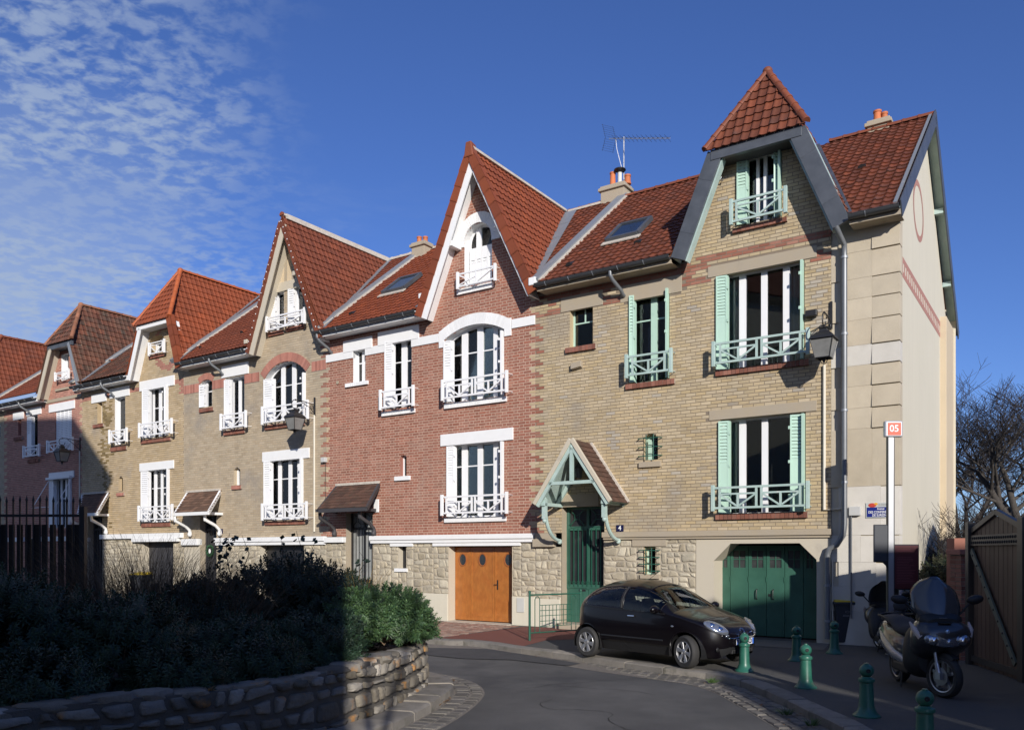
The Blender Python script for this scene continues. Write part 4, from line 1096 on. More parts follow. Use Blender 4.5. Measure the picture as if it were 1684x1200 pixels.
# gabled door canopy
cn = 1.02
apx = P(937, 724, cn); cl_, cr_ = P(879, 829, cn), P(1002, 825, cn)
cz0 = (cl_[1]+cr_[1])/2; ua = (cl_[0]+cr_[0])/2; hw = (cr_[0]-cl_[0])/2
def gable_canopy(root):
    top = MB(); az_ = apx[1]
    rf = None
    for sg in (-1, 1):
        f, a = Vector((ua+sg*hw, 0, cz0)), Vector((ua, 0, az_)); t = (a-f).normalized(); pn = Vector((-t.z*sg*-1, 0, 0)); nrm = Vector((sg*t.z, 0, abs(t.x)))
        b = MB(); b.hexa([f+Vector((0, -cn+.05, 0)), a+Vector((0, -cn+.05, 0)), a, f, f+nrm*.03+Vector((0, -cn+.05, 0)), a+nrm*.03+Vector((0, -cn+.05, 0)), a+nrm*.03, f+nrm*.03])
        o = b.build('canopy_roof', m_mintr, root)
        L = (a-f).length; rows = int(L/.155); rr = random.Random(8)
        for i in range(rows):
            s0 = i*L/rows; cols_ = 5
            for j in range(cols_):
                w_ = (cn-.1)/cols_; y0 = -cn+.07+j*w_+(.5*w_ if i % 2 else 0); y1 = min(y0+w_-.008, -.0)
                if y1-y0 < .03: continue
                p0, p1 = f+t*(s0-.02), f+t*(s0+L/rows+.02)
                q = [p0+Vector((0, y0, 0))+nrm*(.058), p0+Vector((0, y1, 0))+nrm*(.058+rr.uniform(0, .006)), p1+Vector((0, y1, 0))+nrm*.036, p1+Vector((0, y0, 0))+nrm*.036]
                MB().hexa([v-nrm*.016 for v in q]+q).build('shingle', m_shingle, o)
        bb = MB(); inn = Vector((-sg*t.z, 0, -abs(t.x)))
        bb.hexa([v+Vector((0, dd_, 0)) for dd_ in (-cn-.02, -cn+.06) for v in (f+nrm*.075, a+nrm*.075+Vector((0, 0, .03)), a+inn*.03, f+inn*.03)])
        bb.build('barge_board', m_concl, root, bevel=.01)
        bb = MB(); bb.hexa([v+Vector((0, dd_, 0)) for dd_ in (-cn+.01, -cn+.09) for v in (f+inn*.032, a+inn*.032, a+inn*.13, f+inn*.13)]); bb.build('rafter', m_mintr, root, bevel=.006)
        bb = MB(); bb.hexa([v+Vector((0, dd_, 0)) for dd_ in (-.09, -.01) for v in (f+inn*.032, a+inn*.032, a+inn*.13, f+inn*.13)]); bb.build('rafter', m_mintr, root)
        bb = MB(); bb.beam(f+nrm*.06+Vector((0, -.03, 0)), a+nrm*.06+Vector((0, -.03, 0)), .09, .07, up=tuple(nrm)); bb.build('mortar_fillet', m_cement, root)
        # wall bracket
        x = ua+sg*(hw-.22)
        br = MB(); br.box(x-.055, x+.055, -cn+.06, -.0, cz0-.04, cz0+.05)
        br.build('bracket_beam', m_mintr, root, bevel=.008)
        br = MB(); br.box(x-.055, x+.055, -cn+.10, -cn+.21, cz0-.38, cz0+.16).ell((x, -cn+.155, cz0-.42), (.06, .06, .07)).ell((x, -cn+.155, cz0+.16), (.055, .055, .05)); br.build('bracket_post', m_mintr, root)
        br = MB(); pts = [(x, -cn+.20-0*i, 0) for i in range(1)]; arc = [(x, -.05-(cn-.26)*(math.sin(a_)), cz0-.95+.75*(1-math.cos(a_))) for a_ in np.linspace(0, 1.45, 9)]
        br.tube(arc, .05, 8); br.ell((x, -.09, cz0-.98), (.06, .08, .07)); br.build('bracket_brace', m_mintr, root, smooth=True)
    zt_ = PZ(937, 793, cn); k = (az_-zt_)/(az_-cz0); MB().beam((ua-hw*k+.06, -cn+.05, zt_), (ua+hw*k-.06, -cn+.05, zt_), .08, .09).build('tie_beam', m_mintr, root, bevel=.008)
    MB().box(ua-.045, ua+.045, -cn+.01, -cn+.09, zt_+.03, az_-.18).ell((ua, -cn+.05, az_-.16), (.07, .06, .07)).build('king_post', m_mintr, root)
    # porch lantern
    z = PZ(950, 787, .4); u = P(950, HY, .5)[0]; lt = MB(); lt.lathe([(.05, z), (.085, z+.02), (.11, z+.26), (.13, z+.27), (.09, z+.34), (.03, z+.42), (.012, z+.50)], (u, -.42, 0), 6); lt.tube([(u, -.42, z+.48), (u, -.42, az_-.35)], .008, 5)
    lt.build('porch_lantern', M('smoked lantern', (.10, .10, .10), rough=.3, var=.3), root)
gable_canopy(A_)
# number plate 4
u, z = P(1019.5, 868, .01); pl = MB().box(u-.105, u+.105, -.018, -.002, z-.085, z+.085).build('number_plate', M('blue enamel', (.012, .014, .06), rough=.2, var=0), A_)
text('number', '4', .17, (u, -.021, z), m_white, pl, bold=.003)
# cream plinth, plaque
MB().flat([(0, -.05), (PU(923)-.02, -.05), (PU(923)-.02, .01), (0, .01)], .0, .78).build('plinth', m_render, A_, bevel=.01)
u0_, z0_ = P(849, 1007, .06); 
# side wall
SIDE = empty('x', (0, 0, 0)); bpy.data.objects.remove(SIDE)
uE = 9.21
sm = MB(); sm.add([(uE-.02, 0.03, 0), (uE-.02, 2*RD-.3, 0), (uE-.02, 2*RD-.3, 8.95), (uE-.02, 2*RD, 8.95), (uE-.02, RD, RZ-.08), (uE-.02, .03, 9.55)], [(0, 1, 2, 3, 4, 5)])
sm.build('side_wall', m_render, A_, fix=False)
MB().box(uE-.4, 9.36, 2*RD-1.75, 2*RD, 0, 9.05).build('corner_pilaster', m_render2, A_, bevel=.01)
# painted ladder band and oval on the side wall (thin raised render)
def side_pt(px, py):
    dx = (px-CX)/F; # plane u = uE
    ax, ay = AX+uE*UX, AY+uE*UY; w_ = (dx*ay-ax)/(DX-dx*DY); y = ay+w_*DY; return w_, H+(HY-py)/F*y
zb0 = side_pt(1486, 455)[1]; zb1 = side_pt(1486, 422)[1]
m_pinkp = M('faded red paint', (.40, .20, .16), var=.1)
bd = MB(); y1b = side_pt(1553, 560)[0]; 
bd.box(uE-.021, uE-.016, .05, y1b, zb0, zb0+.13).box(uE-.021, uE-.016, .05, y1b, zb1-.13, zb1)
k = .1
while k < y1b: bd.box(uE-.021, uE-.0155, k, k+.13, zb0+.13, zb1-.13); k += .30
bd.build('painted_band', m_pinkp, A_)
ow, oz = side_pt(1511, 345); 
zt_o, zb_o = side_pt(1509, 292)[1], side_pt(1513, 398)[1]; yl_o, yr_o = side_pt(1503, 345)[0], side_pt(1520, 345)[0]
n = 40; cy_, cz_ = (yl_o+yr_o)/2, (zt_o+zb_o)/2; ra, rb = (yr_o-yl_o)/2, (zt_o-zb_o)/2; vs = []; fs = []
for i in range(n):
    a = 2*math.pi*i/n
    vs += [(uE-.016, cy_+ra*math.cos(a), cz_+rb*math.sin(a)), (uE-.016, cy_+(ra-.15)*math.cos(a), cz_+(rb-.15)*math.sin(a))]
    j = (i+1) % n; fs.append((2*i, 2*j, 2*j+1, 2*i+1))
MB().add(vs, fs).build('painted_oval', m_pinkp, A_)
# verge overhang over the side wall
ov = .23
for (d0, z0, d1, z1) in ((-.5, EZ-.05, RD, RZ+.0), (2*RD+.45, EZ-.45, RD, RZ+.0)):
    t = Vector((0, d1-d0, z1-z0)).normalized(); nn = Vector((0, -t.z, t.y)) if d0 < d1 else Vector((0, t.z, -t.y)); 
    if nn.z < 0: nn = -nn
    p, q = Vector((0, d0, z0)), Vector((0, d1, z1)); k = 6
    b = MB().hexa([Vector((x, 0, 0))+v for v in (p-nn*.03, q-nn*.03) for x in (uE-.02, uE+ov)][0:2]+[Vector((uE+ov, 0, 0))+q-nn*.03, Vector((uE-.02, 0, 0))+q-nn*.03]+[Vector((uE-.02, 0, 0))+p, Vector((uE+ov, 0, 0))+p, Vector((uE+ov, 0, 0))+q, Vector((uE-.02, 0, 0))+q])
    b.build('verge_soffit', m_mintr, A_)
    n_ = 9
    for i in range(n_):
        a_, b_ = p.lerp(q, i/n_), p.lerp(q, (i+1)/n_+.004)
        mb = MB(); mb.hexa([Vector((uE+ov+x, 0, 0))+v+nn*hh for hh in (-.22, .13) for v, x in ((a_, 0), (b_, 0), (b_, .03), (a_, .03))])
        mb.build('verge_flashing', m_zinc, A_, bevel=.004)
    for s in (.28, .62): c = p.lerp(q, s)-nn*.14; MB().box(uE-.02, uE+ov-.02, c.y-.09, c.y+.09, c.z-.07, c.z+.07).build('purlin_end', m_mintr, A_)
# roofs of A
fl, fr = 4.30, 8.42
rf = MB().q((.0, -.48, EZ), (fl, -.48, EZ), (6.36, RD, RZ), (.0, RD, RZ)).q((fr, -.48, EZ), (uE+ov, -.48, EZ), (uE+ov, RD, RZ), (6.36, RD, RZ)).build('roof', m_tileA, A_, fix=False)
main_slope(A_, rf, [(.42, 0), (fl, 0), (6.36, SL), (.42, SL)], m_tileA, 240)
main_slope(A_, rf, [(fr, 0), (uE+ov-.02, 0), (uE+ov-.02, SL), (6.36, SL)], m_tileA, 60)
back_slope(A_, 0, uE+ov, m_tileA)
ridge_run(A_, rf, (.4, RD, RZ+.03), (5.9, RD, RZ+.03), m_ridge, bed=False); ridge_run(A_, rf, (6.8, RD, RZ+.03), (uE+ov, RD, RZ+.03), m_ridge, bed=False)
cross_roof(A_, 'dormer', 6.36, fl, fr, 9.34, 13.60, m_tileA, 60, hip=(5.18, 7.52, 11.66, .45))
capping(A_, rf, .30, .0, SL+.1)
skylight(A_, rf, P(1052, 370, -2.2)[0], 2.62, .95, 1.15)
roof_vent(A_, rf, P(1060, 400, -1)[0], 1.35); roof_vent(A_, rf, P(954, 426, -.7)[0], .75); roof_vent(A_, rf, P(1430, 248, -3)[0], 3.3)
chimney(A_, rf, -.02, RD+.15, .85, .55, 13.95, [(-.12, .52, .10), (.42, .30, .11)], m_concl)
c = MB(); c.lathe([(.07, 14.0), (.07, 14.55), (.075, 14.6)], (.12, RD+.15, 0), 12); c.build('flue_pipe', M('pale pipe', (.6, .6, .57), var=.1), rf, smooth=True)
MB().lathe([(.02, 14.72), (.19, 14.66), (.20, 14.63), (.10, 14.60), (.07, 14.55)], (.12, RD+.15, 0), 14).build('flue_cowl', m_black, rf, smooth=True)
uch = P(1447, 210, -5.0)[0]
chimney(A_, rf, uch, RD+.15, .55, .45, 13.72, [(-.06, .34, .11), (.12, .24, .09)], m_conc)
strip_on(A_, rf, uE+ov-.10, 0, uE+ov-.10, SL, .07, .05, m_zincl, 'mortar_fillet', .05)
strip_on(A_, rf, fr+.02, 0, 6.36+.1, SL, .09, .04, m_zinc, 'mortar_fillet', .05)
# zinc-clad barges of the half hip
for sg, f, a in ((-1, (4.30, 9.30), (5.24, 11.62)), (1, (8.42, 9.30), (7.48, 11.60))):
    t = Vector((a[0]-f[0], 0, a[1]-f[1])).normalized(); inn = Vector((-sg*t.z, 0, sg*t.x)) if False else Vector((t.z*(1 if sg < 0 else -1), 0, -t.x*(1 if sg < 0 else -1)))
    F0, A0 = Vector((f[0], 0, f[1])), Vector((a[0], 0, a[1])); n_ = 4
    for i in range(n_):
        p, q = F0.lerp(A0, i/n_), F0.lerp(A0, (i+1)/n_+.006); o1 = .36
        MB().hexa([v+Vector((0, dd_, 0)) for dd_ in (-.52-.004*(i % 2), -.42) for v in (p-inn*.02, q-inn*.02, q+inn*o1, p+inn*o1)]).build('barge_cladding', m_zinc, A_, bevel=.004)
    MB().hexa([v+Vector((0, dd_, 0)) for dd_ in (-.41, -.0) for v in (F0-inn*.02, A0-inn*.02, A0+inn*.03, F0+inn*.03)]).build('rake_soffit', m_mintr, A_)
    MB().hexa([v+Vector((0, dd_, 0)) for dd_ in (-.47, -.26) for v in (F0+inn*.362, A0+inn*.362, A0+inn*.40, F0+inn*.40)]).build('rake_lining', m_mintr, A_)
MB().box(5.30, 7.42, -.54, -.42, 11.40, 11.64).build('eave_cladding', m_zinc, A_, bevel=.004)
MB().box(5.30, 7.42, -.42, .0, 11.42, 11.46).build('eave_soffit', m_blackw, A_)
gutter(A_, .36, 4.27, 9.34, fascia=m_conc); gutter(A_, 8.42, 9.44, 9.36, fascia=m_conc); elbow(A_, PU(1005, .5), 9.28)
# brick box vent, hook
u, z = P(947, 600, .1); MB().hexa([(u-.16, -.12, z-.10), (u+.16, -.12, z-.05), (u+.16, 0, z-.10), (u-.16, 0, z-.1), (u-.16, -.12, z+.06), (u+.16, -.12, z+.10), (u+.16, 0, z+.10), (u-.16, 0, z+.10)]).build('vent_box', m_conc, A_, bevel=.01)
u, z = P(1187, 294, .05); MB().tube([(u, 0, z+.05), (u, -.08, z+.03), (u-.03, -.09, z-.05), (u+.04, -.09, z-.08), (u+.05, -.09, z-.02)], .012, 5).build('hook', m_pipe, A_)
# downpipe with offset at the foot
pu = PU(1389, .1); z1_ = 9.22
pts = [(pu-.1, -.50, z1_), (pu-.06, -.42, z1_-.12), (pu, -.14, z1_-.32), (pu, -.12, z1_-.6)]; pts += [(pu, -.12, PZ(1391, 862, .1)), (pu-.03, -.12, PZ(1391, 880, .1))]
pb = PU(1361, .1); zb2 = PZ(1361, 905, .1); pts += [(pb+.2, -.12, zb2+.12), (pb+.05, -.12, zb2+.05), (pb, -.12, zb2-.1), (pb, -.12, 1.0), (pb, -.12, .12)]
dp = MB().tube(pts, .062, 12).build('downpipe', m_pipe, A_, smooth=True)
for z in (8.6, 6.9, 5.2, 3.6, 1.3, .5):
    x = pu if z > 3 else pb; MB().tube([(x, -.12, z), (x, -.12, z+.05)], .075, 12).box(x-.02, x+.02, -.06, 0, z, z+.04).build('pipe_clip', m_zincl, dp)
# cable conduit and junction boxes
cu = PU(1355.5, .04); wc = M('cream conduit', (.66, .62, .52), var=.05)
cz = PZ(1355, 838, .04); MB().tube([(cu, -.035, PZ(1355, 600, .04)), (cu, -.035, cz), (PU(1388, .04), -.035, cz+.02)], .032, 8).build('conduit', wc, A_)
u, z = PU(1406, .05), PZ(1406, 840, .05); MB().box(u-.12, u+.12, -.10, 0, z-.10, z+.10).build('meter_box', M('grey plastic', (.5, .5, .48), var=.05), A_, bevel=.01)
MB().tube([(u-.08, -.04, z-.1), (u-.08, -.04, .6)], .02, 6).build('conduit', m_pipe, A_)
u, z = PU(1369, .03), PZ(1369, 950, .03); MB().tube([(u, -.03, z+.4), (u, -.03, .1)], .018, 6).build('conduit', wc, A_)
u, z = P(1335, 516, .1); MB().box(u-.14, u+.12, -.16, -.03, z-.06, z+.08).build('flood_light', m_black, A_, bevel=.015)
# street name plate
u0, z1n = P(1424, 827, .02); u1, z0n = P(1466, 850, .02); z0n, z1n = PZ(1445, 851, .02), PZ(1445, 826, .02); cu = (u0+u1)/2; m_bl = M('blue enamel sign', (.018, .03, .20), rough=.25, var=.05)
sp = MB().box(u0, u1, -.02, -.004, z0n, z1n).build('street_name_plate', M('enamel border', (.50, .52, .50), var=.03, rough=.3), A_)
zs = z0n+(z1n-z0n)*.70; MB().box(u0+.02, u1-.02, -.026, -.02, z0n+.02, zs).build('plate_field', m_bl, sp)
hh = zs-z0n
for s, sz, zz_ in (('Avenue', .062, .80), ('DES CONFERENCES', .074, .47), ('DE SURESNES', .074, .16)): text('lettering', s, sz, (cu+.045, -.0275, z0n+.02+hh*zz_*.95), m_white, sp, bold=.001, sx=.78)
text('lettering', 'SURESNES', .055, (cu+.12, -.0215, (zs+z1n)/2), M('grey print', (.30, .30, .29), var=0), sp)
MB().ell((u0+.13, -.018, zs+.045), (.09, .008, .05)).build('painted_mark', M('red print', (.5, .05, .03), var=.2, vs=30), sp); MB().ell((u0+.2, -.0175, zs+.07), (.05, .008, .03)).build('painted_mark', M('orange print', (.7, .35, .03), var=.2), sp)
# antenna on the chimney
m_alu = M('antenna aluminium', (.55, .55, .55), metal=.6, rough=.4, var=.1)
an = empty('roof_antenna', W(.12, RD+.3, 13.9), ROT, 'long television aerial on a tall mast above the chimney', 'antenna'); OFF[an.name] = (0, 0, 0)
def antenna(root, px0, py0, px1, py1, mpx, mz0):
    d = 5.13; base = Vector((.12, d, 13.9)); 
    u0, z0 = P(995, 222, -d); u1, z1 = P(1115, 241, -d+1.0); um, zm = P(1026, 228, -d)
    T = lambda u, dd_, z: (u-.12, dd_-d, z-13.9)
    MB().tube([T(um, d, 13.95), T(um, d, zm+.05)], .022, 8).build('mast', m_alu, root)
    a, b = Vector(T(u0, d+.3, z0)), Vector(T(u1, d-1.6, z1+.0)); MB().beam(a, b, .022, .022).build('boom', m_alu, root)
    dr = (b-a).normalized(); side = dr.cross(Vector((0, 0, 1))).normalized()
    for i in range(13):
        p = a+(b-a)*(.10+.9*i/12.5); MB().tube([p-side*.12+Vector((0, 0, .09)), p, p+side*.12-Vector((0, 0, .09))], .004, 4).tube([p-side*.12-Vector((0, 0, .09)), p, p+side*.12+Vector((0, 0, .09))], .004, 4).box(p.x-.012, p.x+.012, p.y-.012, p.y+.012, p.z-.01, p.z+.03).build('element', m_black, root)
    for sg in (-1, 1):
        mb = MB()
        for k in range(6):
            p = a+dr*(.10-.04*k)+Vector((0, 0, sg*(.05+.075*k))); mb.tube([p-side*.24, p+side*.24], .0035, 4)
        for s in (-.2, .2): mb.tube([a+side*s+dr*.1, a+side*s-dr*.12+Vector((0, 0, sg*.45))], .005, 4)
        mb.build('reflector', m_black, root)
    MB().tube([a+(b-a)*.12, a+(b-a)*.14+Vector((0, 0, -.35)), Vector(T(um-.12, d, zm-.8)), Vector(T(um, d, 14.5))], .009, 5).build('cable', m_white, root)
antenna(an, 0, 0, 0, 0, 0, 0)
# ================= house B: red brick, white trim ============
B0 = -8.34
B_ = new_house('brick_house', B0, 'red brick house with white painted lintels and bands and a steep orange tiled gable')
holes = []
def add(r, rise=0.): holes.append(hole_from(*r, rise))
w, r = window(B_, 764, 809, (370, 362), (474, 462), [(784, 792)], None, m_whitew, rise=.50, rv=m_white, depth=.26, sill=(751, 477, 810, 462, 9), sillm=m_whiteb); add(r, .50)
a, b, z0, z1 = r
sh = MB()
for k in range(4): x0 = a+.06+k*(b-a-.12)/4; louvre_panel(sh, (x0, .20), (x0+(b-a-.12)/4-.01, .20), z0+.02, PZ(786, 402), lv=(.62, .70))
sh.build('shutter', m_whitew, w)
arch_ring(B_, outline(a, b, z0, z1, .50), .30, m_whiteb)
MB().box(a-.30, a-.005, -.035, .1, z1-.62, z1-.49).box(b+.005, b+.30, -.035, .1, z1-.62, z1-.49).build('arch_foot', m_white, B_)
railing(B_, 750, 815, (447, 476), (433, 461), m_whitew, 2, .25, 'x', t=.045)
w, r = window(B_, 732, 829, (541, 526), (663, 651), [(760, 769.5), (785.5, 795), (812, 819)], .66, m_whitew, rise=.30, rv=m_white, depth=.24, curtains=[(745, 760)], shut=(11, 5), sill=(730, 665, 832, 650, 8), sillm=m_whiteb); add(r, .30); wb = r
a, b, z0, z1 = r; arch_ring(B_, outline(a-.02, b+.02, z0, z1, .30), .32, m_whiteb)
MB().box(a-.22, a-.025, -.036, .1, z1-.52, z1-.02).box(b+.025, b+.26, -.036, .1, z1-.52, z1-.02).build('arch_foot', m_white, B_, bevel=.005)
railing(B_, 725, 834, (624, 659), (608, 645), m_whitew, 2, .33)
bands = []
w, r = window(B_, 635, 677, (561, 551), (674, 666), [(661, 669.5)], .68, m_whitew, rv=m_white, depth=.22, curtains=[(648, 661), (669, 674)], shut=(11, 0), sill=(627, 678, 681, 670, 7), sillm=m_whiteb); add(r); wm = r
railing(B_, 623, 680, (641, 675), (632, 667), m_whitew, 1, .30)
_, q = lintel(B_, (621, 547), (688, 533), 22, m_white, .045)
w, r = window(B_, 581, 601, (577, 572), (630, 626), [(587, 590), (596, 600)], .62, m_whitew, rv=m_white, depth=.2, sill=(567, 631, 604, 625, 6), sillm=m_whiteb, fw=.03); add(r); ws = r
_, q = lintel(B_, (564, 562), (611, 551), 19, m_white, .045)
w, r = window(B_, 737, 829, (731, 723), (853, 846), [(760, 769), (786, 794), (812, 820)], .70, m_whitew, rv=m_white, depth=.24, curtains=[(748, 762)], shut=(10, 5), sill=(730, 853, 831, 848, 7), sillm=m_white); add(r)
_, q = lintel(B_, (724, 716), (843, 701), 19, m_white, .045)
railing(B_, 724, 834, (813, 848), (808, 844), m_whitew, 2, .33)
w, r = window(B_, 658, 668.5, (748, 747), (785, 784), [(661, 665)], None, m_whitew, rise=.06, rv=m_red2, depth=.16, sill=(648, 784, 673, 781, 7), sillm=m_white, fw=.02); add(r, .06)
# string band between the windows
zb = (PZ(700, 561), PZ(700, 575)); z0b, z1b = PZ(877, 534), PZ(877, 519)
for (x0, x1) in ((B0, ws[0]-.0), (ws[1], wm[0]), (wm[1], wb[0]-.24), (wb[1]+.28, -.0)):
    MB().box(x0, x1-.0, -.032, .1, z0b, z1b).build('string_band', m_whiteb if x1-x0 > .3 else m_white, B_, bevel=.004)
pdl, pdr = PU(569), PU(613); pz = PZ(590, 842)
holes.append(lambda z: (pdl, pdr) if z < pz else None)
def zoneB(u, z, i):
    if u > -.20 and (i//2) % 2 == 1: return 't'
    if u < B0+.20 and (i//2) % 2 == 1: return 't'
    return 'r'
def spansB(z):
    if z < 9.32: return [(B0, 0.)]
    k = (z-9.32)/(13.5-9.32); return [(-3.72+k*1.86, .15-k*1.96)]
brick_wall(B_, 2.60, 13.4, spansB, holes, zoneB, {'r': m_red, 't': m_tan}, m_mortar_red, 'flemish', 300, seed=3, JT=.0165)
gzB = 2.26
MB().box(PU(611), -.005, -.13, .1, 2.46, 2.60).box(PU(611)+.02, -.02, -.09, .1, 2.36, 2.46).build('string_course', m_white, B_, bevel=.012)
MB().box(B0+.0, PU(568), -.13, .1, 2.40, 2.58).build('string_course', m_white, B_, bevel=.012)
MB().box(PU(713), PU(857), -.06, .1, gzB, 2.359).box(PU(643), PU(680), -.06, .1, 2.26, 2.359).build('lintel', m_white, B_, bevel=.006)
sl = (PU(655), PU(668), PZ(661, 934), 2.26)
rubble_wall(B_, pdr+.0, PU(738), .82, 2.36, [sl, (PU(643), PU(680), 2.26, 2.36), (PU(713), PU(739), gzB, 2.36)], m_rubble, m_rmort, 21)
rubble_wall(B_, PU(843), -.0, .82, 2.36, [(PU(842), PU(857), gzB, 2.36)], m_rubble, m_rmort, 22)
rubble_wall(B_, B0, pdl, 0, 2.40, [], m_rubble, m_rmort, 23, single=False)
sd = MB(); sd.box(sl[0]-.01, sl[1]+.01, .22, .26, sl[2], sl[3]); sd.build('slit_back', m_dark, B_)
rvs = MB()
for (p, q) in (((sl[0], sl[2]), (sl[1], sl[2])), ((sl[0], sl[2]), (sl[0], sl[3])), ((sl[1], sl[2]), (sl[1], sl[3]))): rvs.q((p[0], 0, p[1]), (q[0], 0, q[1]), (q[0], .24, q[1]), (p[0], .24, p[1]))
rvs.build('slit_reveal', m_concl, B_)
MB().box(PU(650), PU(671), -.06, .12, sl[2]-.11, sl[2]).build('sill', m_white, B_, bevel=.006)
MB().box(pdr, PU(738)-.005, -.05, .02, 0, .82).build('plinth', m_render, B_, bevel=.012); MB().box(PU(843)+.005, 0, -.05, .02, 0, .82).build('plinth', m_render, B_, bevel=.012)
u0, zq0 = P(850, 1006, .06); u1, zq1 = P(862, 983, .06); MB().box(u0, u1, -.07, -.051, zq0, zq1).build('meter_door', M('pale metal', (.5, .5, .47), var=.05), B_, bevel=.005)
# oak garage doors
g0, g1 = PU(738), PU(843); gd_ = .30
lv = [P(x, HY, -gd_)[0] for x in (738, 774, 813, 843)]; lv[0] = g0
gm = MB().box(g0-.05, g1+.05, gd_+.06, gd_+.09, 0, gzB).build('garage_door', m_dark, B_)
jr = MB()
for (p, q) in (((g0, 0), (g0, gzB)), ((g0, gzB), (g1, gzB)), ((g1, gzB), (g1, 0))): jr.q((p[0], -.02, p[1]), (q[0], -.02, q[1]), (q[0], gd_+.08, q[1]), (p[0], gd_+.08, p[1]))
jr.build('door_reveal', m_concl, B_)
for i in range(3):
    a, b = lv[i]+.006, lv[i+1]-.006; s = .055; mb = MB()
    if i == 2: b = g1
    mb.box(a, b, gd_+.012, gd_+.045, .05, gzB-.04)
    mb.box(a, a+s, gd_, gd_+.05, .04, gzB-.03).box(b-s, b, gd_, gd_+.05, .04, gzB-.03).box(a+s, b-s, gd_, gd_+.05, gzB-.15, gzB-.03).box(a+s, b-s, gd_, gd_+.05, .04, .16).box(a+s, b-s, gd_+.004, gd_+.05, .16, .26)
    lf = mb.build('door_leaf', m_wood, gm, bevel=.006)
    c = (a+b)/2; zc_ = PZ(796, 920, -gd_)
    if i == 2: c = P(836, HY, -gd_)[0]
    MB().add([(c+rx*math.cos(t), dd_, zc_+rz_*math.sin(t)) for (rx, rz_, dd_) in ((.155, .20, gd_+.012), (.15, .195, gd_-.012), (.125, .168, gd_-.012), (.118, .16, gd_+.006)) for t in np.linspace(0, 2*math.pi, 25)[:-1]],
             [(k*24+i_, k*24+(i_+1) % 24, (k+1)*24+(i_+1) % 24, (k+1)*24+i_) for k in range(3) for i_ in range(24)]).build('porthole_rim', m_woodd, lf, smooth=True)
    MB().add([(c+.12*math.cos(t), gd_+.006, zc_+.162*math.sin(t)) for t in np.linspace(0, 2*math.pi, 25)[:-1]], [tuple(range(24))]).build('pane', M('porthole glass', (.03, .035, .04), rough=.12, var=.6, vs=30, spec=.8), lf)
u = P(818.5, HY, -gd_)[0]; z = PZ(818, 961, -gd_)
MB().box(u-.018, u+.018, gd_-.012, gd_, z-.14, z+.14).tube([(u, gd_-.01, z+.01), (u, gd_-.055, z+.01), (u-.10, gd_-.055, z+.0)], .010, 6).build('handle', m_black, gm)
MB().box(g0, g1, -.25, .30, -.02, .02).build('threshold', m_concl, B_, bevel=.01)
# front door and slate porch roof
def glazed_door(root, dl, dr, dtop, mat, d=.25, pane=None, mid=1.15):
    rv = MB()
    for (p, q) in (((dl, 0), (dl, dtop)), ((dl, dtop), (dr, dtop)), ((dr, dtop), (dr, 0))): rv.q((p[0], 0, p[1]), (q[0], 0, q[1]), (q[0], d+.1, q[1]), (p[0], d+.1, p[1]))
    rv.build('door_reveal', m_conc, root)
    D_ = MB(); cx = (dl+dr)/2; t2 = dtop-.62
    D_.box(dl, dr, d+.0, d+.05, 0, mid)
    for x in (dl+.035, cx, dr-.035): D_.box(x-.035, x+.035, d-.01, d+.045, mid, dtop)
    D_.box(dl, dr, d-.014, d+.04, t2-.04, t2+.04).box(dl, dr, d-.014, d+.04, mid-.04, mid+.04)
    o = D_.build('front_door', mat, root)
    MB().box(dl, dr, d+.03, d+.034, mid, dtop).build('pane', pane or M('net behind glass', (.30, .31, .30), rough=.25, var=.25, vs=2, wave=((20, 20, .4), .5)), o)
    gq = MB()
    for i in range(8): x = dl+.1+i*(dr-dl-.2)/7; gq.box(x-.010, x+.010, d-.035, d-.02, mid, t2)
    for c in ((dl+cx)/2, (cx+dr)/2):
        for (x, z) in ((-.2, t2+.3), (.2, t2+.3), (0, dtop-.05), (0, t2+.05)):
            gq.tube([(c+x+.17*math.cos(t), d-.025, z+.17*math.sin(t)) for t in np.linspace(0, 6.28, 16) if t2 < z+.17*math.sin(t) < dtop], .009, 4)
    gq.build('door_grille', mat, o)
    MB().box(dl-.1, dr+.1, -.3, d, -.05, .13).build('door_step', m_conc, root, bevel=.01)
    return o
